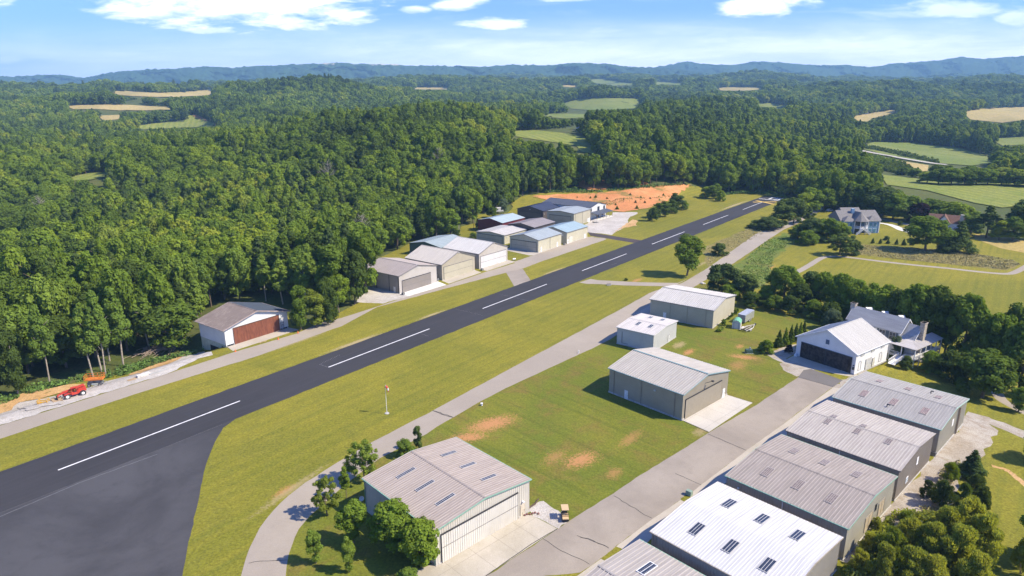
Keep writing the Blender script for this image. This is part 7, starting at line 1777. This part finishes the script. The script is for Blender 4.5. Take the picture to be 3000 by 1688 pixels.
b_.bar((4.3, 0, .55), (5.2, 0, .55), .12).box(-1.2, .4, -1.45, -1.1, .62, .72).box(-1.2, .4, 1.1, 1.45, .62, .72); b_.build('frame', plain('trailer_white', (.6, .57, .52)), e)
b_ = MB()
for k in range(7): b_.bar((-2.4 + k * .6, -1, .5), (-2.4 + k * .6, 1, .5), .08)
b_.build('cross_bars', BLK, e); MB().bar((-2.4, -.45, .8), (1.6, -.45, .8), .18).bar((-2.4, .45, .8), (1.6, .45, .8), .18).build('bunks', plain('bunk_grey', (.4, .36, .3)), e)
for wx in (-.8, 0.0):
    for wy in (-1.25, 1.25): wheel(e, wx, wy, .3, .2)
MB().tube((5.1, -.12, .5), (5.1, .12, .5), .33, n=14).build('spare_wheel', RUB, e); MB().bar((4.6, 0, .5), (4.6, 0, 1.2), .1).build('winch_post', STL, e)
# green service box, air units, dish, small boxes
def simple(name, r_, x, y, fn, label, cat, rz=0., group=None):
    gx_, gy_ = G(r_, x, y); e = empty(name, (gx_, gy_, tz(gx_, gy_)), rz); tag(e, label, cat, group); fn(e); return e
GBX = plain('utility_green', (.07, .12, .09), .5)
simple('utility_box', 'C', 1428, 755, lambda e: (MB().box(-.9, .9, -.6, .6, .1, .95).box(-.8, .8, -.5, .5, .95, 1.05).build('cabinet', GBX, e), MB().box(-1.0, 1.0, -.7, .7, -.1, .1).build('plinth', FOUND, e), MB().box(.1, .4, -.2, .2, 1.05, 1.6).build('meter', STL, e)), 'dark green utility box on the lawn left of the barn', 'utility box')
def acu(e):
    MB().box(-.45, .45, -.45, .45, .08, .85).build('housing', plain('ac_grey', (.40, .39, .36)), e); g_ = MB()
    for k in range(7): g_.box(-.47, .47, -.47, .47, .16 + k * .09, .19 + k * .09)
    g_.build('grille', BLK, e); MB().tube((0, 0, .85), (0, 0, .9), .36, n=16).build('fan_guard', BLK, e)
simple('air_unit', 'A', 545, 1300, acu, 'grey air unit at the front corner of the nearest left-row hangar', 'air unit', -.64)
simple('air_unit', 'A', 957, 1128, acu, 'grey air unit between the first two left-row hangars', 'air unit', -.64)
simple('air_unit', 'A', 1500, 1005, acu, 'dark air unit at the corner of the pale hangar', 'air unit', -.66)
simple('air_unit', 'B', 1408, 815, acu, 'air unit in the gap between the two blue-roofed hangars', 'air unit', .93)
simple('air_unit', 'J', 1430, 1215, acu, 'air unit in the gap behind the silver-roofed hangar', 'air unit', -.8)
simple('propane_tank', 'A', 1890, 885, lambda e: (MB().tube((-.6, 0, .7), (.6, 0, .7), .35, n=14).build('tank', WHT, e), MB().box(-.4, -.3, -.25, .25, 0, .5).box(.3, .4, -.25, .25, 0, .5).build('foot', STL, e)), 'white tank on the grass patch by the left taxiway', 'tank', .4)
def dish(e):
    b_ = MB(); n = 14; V = [(0, 0, 1.3)]; 
    for rr_, zz_ in ((.25, 1.33), (.42, 1.42)):
        for k in range(n): a = 6.283 * k / n; V.append((rr_ * math.cos(a), -.25 * (zz_ - 1.3) * 4 + rr_ * math.sin(a) * .3, 1.3 + rr_ * math.sin(a)))
    b_.add(V, [(0, 1 + k, 1 + (k + 1) % n) for k in range(n)] + [(1 + k, 1 + n + k, 1 + n + (k + 1) % n, 1 + (k + 1) % n) for k in range(n)]); b_.build('dish', WHT, e)
    MB().bar((0, .1, 0), (0, .1, 1.3), .07).bar((0, .1, 1.2), (0, -.6, 1.4), .04).build('mast', STL, e)
simple('satellite_dish', 'H', 1366, 830, dish, 'white satellite dish in the shade of the nearest hangar wall', 'satellite dish', .5)
simple('marker_post', '5', 1790, 1378, lambda e: (MB().tube((0, 0, 0), (0, 0, .7), .14, n=10).ball((0, 0, .72), .16, 8).build('body', WHT, e)), 'white marker post on the lawn near the small hangar', 'marker')
simple('marker_post', '7', 1060, 130, lambda e: (MB().tube((0, 0, 0), (0, 0, .5), .2, n=10).box(-.25, .25, -.25, .25, .4, .6).build('body', WHT, e)), 'white marker box at the edge of the side taxiway', 'marker')
simple('utility_box', 'I', 1520, 300, lambda e: (MB().box(-.5, .5, -.35, .35, 0, .9).build('cabinet', plain('pale_green_box', (.25, .33, .26)), e)), 'pale green box in the grass gap before the streaked-roof hangar', 'utility box', -.8)
simple('culvert_pipe', 'C', 108, 117, lambda e: (MB().tube((-.7, 0, .25), (.7, 0, .25), .4, n=12).build('pipe', plain('dark_pipe', (.06, .05, .05)), e), MB().box(-.8, .8, -.5, -.2, 0, .5).build('headwall', FOUND, e)), 'dark culvert end beside the crossing path', 'culvert', .1)
simple('flagpole', 'A', 1222, 560, lambda e: (MB().tube((0, 0, 0), (0, 0, 5.5), .06, n=8).build('pole', LITE, e)), 'thin pale pole at the wood edge behind the pale hangar', 'pole')
def rstones(e):
    for k in range(6): MB().ball((k * .45 - 1.1, rng.uniform(-.2, .2), .15), .22, 7, sz=.7).build('stone', plain('red_brown_stone', (.22, .11, .09), .9), e)
simple('stone_edging', 'N', 1290, 540, rstones, 'red-brown stones at the end of the front hangar wall', 'stones', .2)
simple('log', 'N', 1340, 405, lambda e: (MB().tube((-1.5, 0, .15), (0.2, .1, .15), .15, .15, 8).tube((0.2, .1, .15), (1.6, .7, .15), .15, .12, 8).build('bark', plain('dark_log', (.10, .07, .05), .9), e)), 'dark curved log edging the gravel beside the front hangar', 'log', .75)
def planter(e): MB().tube((0, 0, 0), (0, 0, .45), .22, .3, 12).build('pot', plain('terracotta', (.35, .17, .10)), e); MB().ball((0, 0, .6), .3, 8).build('plant', WEED, e)
simple('planter', 'N', 1145, 555, planter, 'potted plant left of the front hangar walk door', 'planter')
simple('camper', 'O', 1040, 920, lambda e: (MB().box(-2.6, 2.6, -1.1, 1.1, .5, 2.8).build('body', plain('camper_white', (.6, .6, .6)), e), MB().box(-1.8, -1.0, -1.14, -1.1, 1.4, 2.1).box(.6, 1.6, -1.14, -1.1, 1.4, 2.1).build('window', GLS, e), wheel(e, -.4, -.95, .35, .2), wheel(e, .5, -.95, .35, .2)), 'white camper parked by the wood behind the maroon hangar', 'camper', .3)
def carx(name, r_, x, y, rz, col, label):
    gx_, gy_ = G(r_, x, y); e = empty(name, (gx_, gy_, tz(gx_, gy_)), rz); tag(e, label, 'car')
    b_ = MB(); pr_ = [(-2.2, .35), (-2.2, .85), (-1.6, 1.0), (-1.1, 1.45), (.6, 1.45), (1.2, .98), (2.1, .85), (2.25, .35)]; n = len(pr_)
    b_.add([(x_, -.88, z_) for x_, z_ in pr_] + [(x_, .88, z_) for x_, z_ in pr_], [tuple(range(n)), tuple(range(n, 2 * n))[::-1]] + [(i, (i + 1) % n, n + (i + 1) % n, n + i) for i in range(n)]); b_.build('body', plain('car_' + name, col, .3), e)
    MB().box(-1.2, .75, -.9, .9, 1.02, 1.36).build('window', GLS, e)
    for wx in (-1.35, 1.35):
        for wy in (-.82, .82): wheel(e, wx, wy, .33, .2, rim=STL)
carx('parked_car', 'K', 1620, 850, .5, (.6, .6, .6), 'small white car parked behind the blue house')
def junk(e):
    for k in range(9): MB().bar((rng.uniform(-2, 2), rng.uniform(-1, 1), .2), (rng.uniform(-2, 2), rng.uniform(-1, 1), rng.uniform(.3, .8)), .15, .3).build('scrap', BLK if k % 2 else STL, e)
simple('scrap_heap', 'B', 1880, 480, junk, 'low heap of dark scrap before the tall beige hangar', 'scrap')
simple('stone_table', 'L', 1215, 865, lambda e: (MB().box(-1.2, 1.2, -.8, .8, .35, .8).build('top', plain('stone_white', (.55, .52, .48)), e), MB().box(-1, 1, -.6, .6, 0, .35).build('base', FOUND, e)), 'pale covered table under the farmhouse porch', 'table', .6)
simple('roadside_stone', 'C', 990, 105, lambda e: (MB().ball((0, 0, .3), .7, 9, sz=.6).ball((.8, .1, .2), .4, 8, sz=.6).build('stone', plain('pale_stone', (.5, .47, .42), .9), e)), 'pale boulder at the road corner behind the far khaki hangar', 'boulder')
simple('hydrant_post', '6', 647, 478, lambda e: (MB().tube((0, 0, 0), (0, 0, .9), .2, n=10).build('body', plain('brown_pipe', (.3, .14, .08)), e)), 'short brown post in the weeds right of the road', 'post')
# ------------------------------------------------------------------ the air
hz = MB().box(-9600, 9600, -9600, 9600, float(gz.min()) - 1.5, 530).build('haze', None)
hm = bpy.data.materials.new('air'); hm.use_nodes = True
ht = NT(hm.node_tree); ht.n.clear()
ho = ht.node('ShaderNodeOutputMaterial'); pv = ht.node('ShaderNodeVolumePrincipled')
pv.inputs['Color'].default_value = (0.34, 0.62, 0.86, 1); pv.inputs['Density'].default_value = 0.000135; pv.inputs['Anisotropy'].default_value = 0.0
ht.l.new(pv.outputs[0], ho.inputs['Volume'])
hm.cycles.homogeneous_volume = True
hz.data.materials.append(hm); tag(hz, kind='stuff')
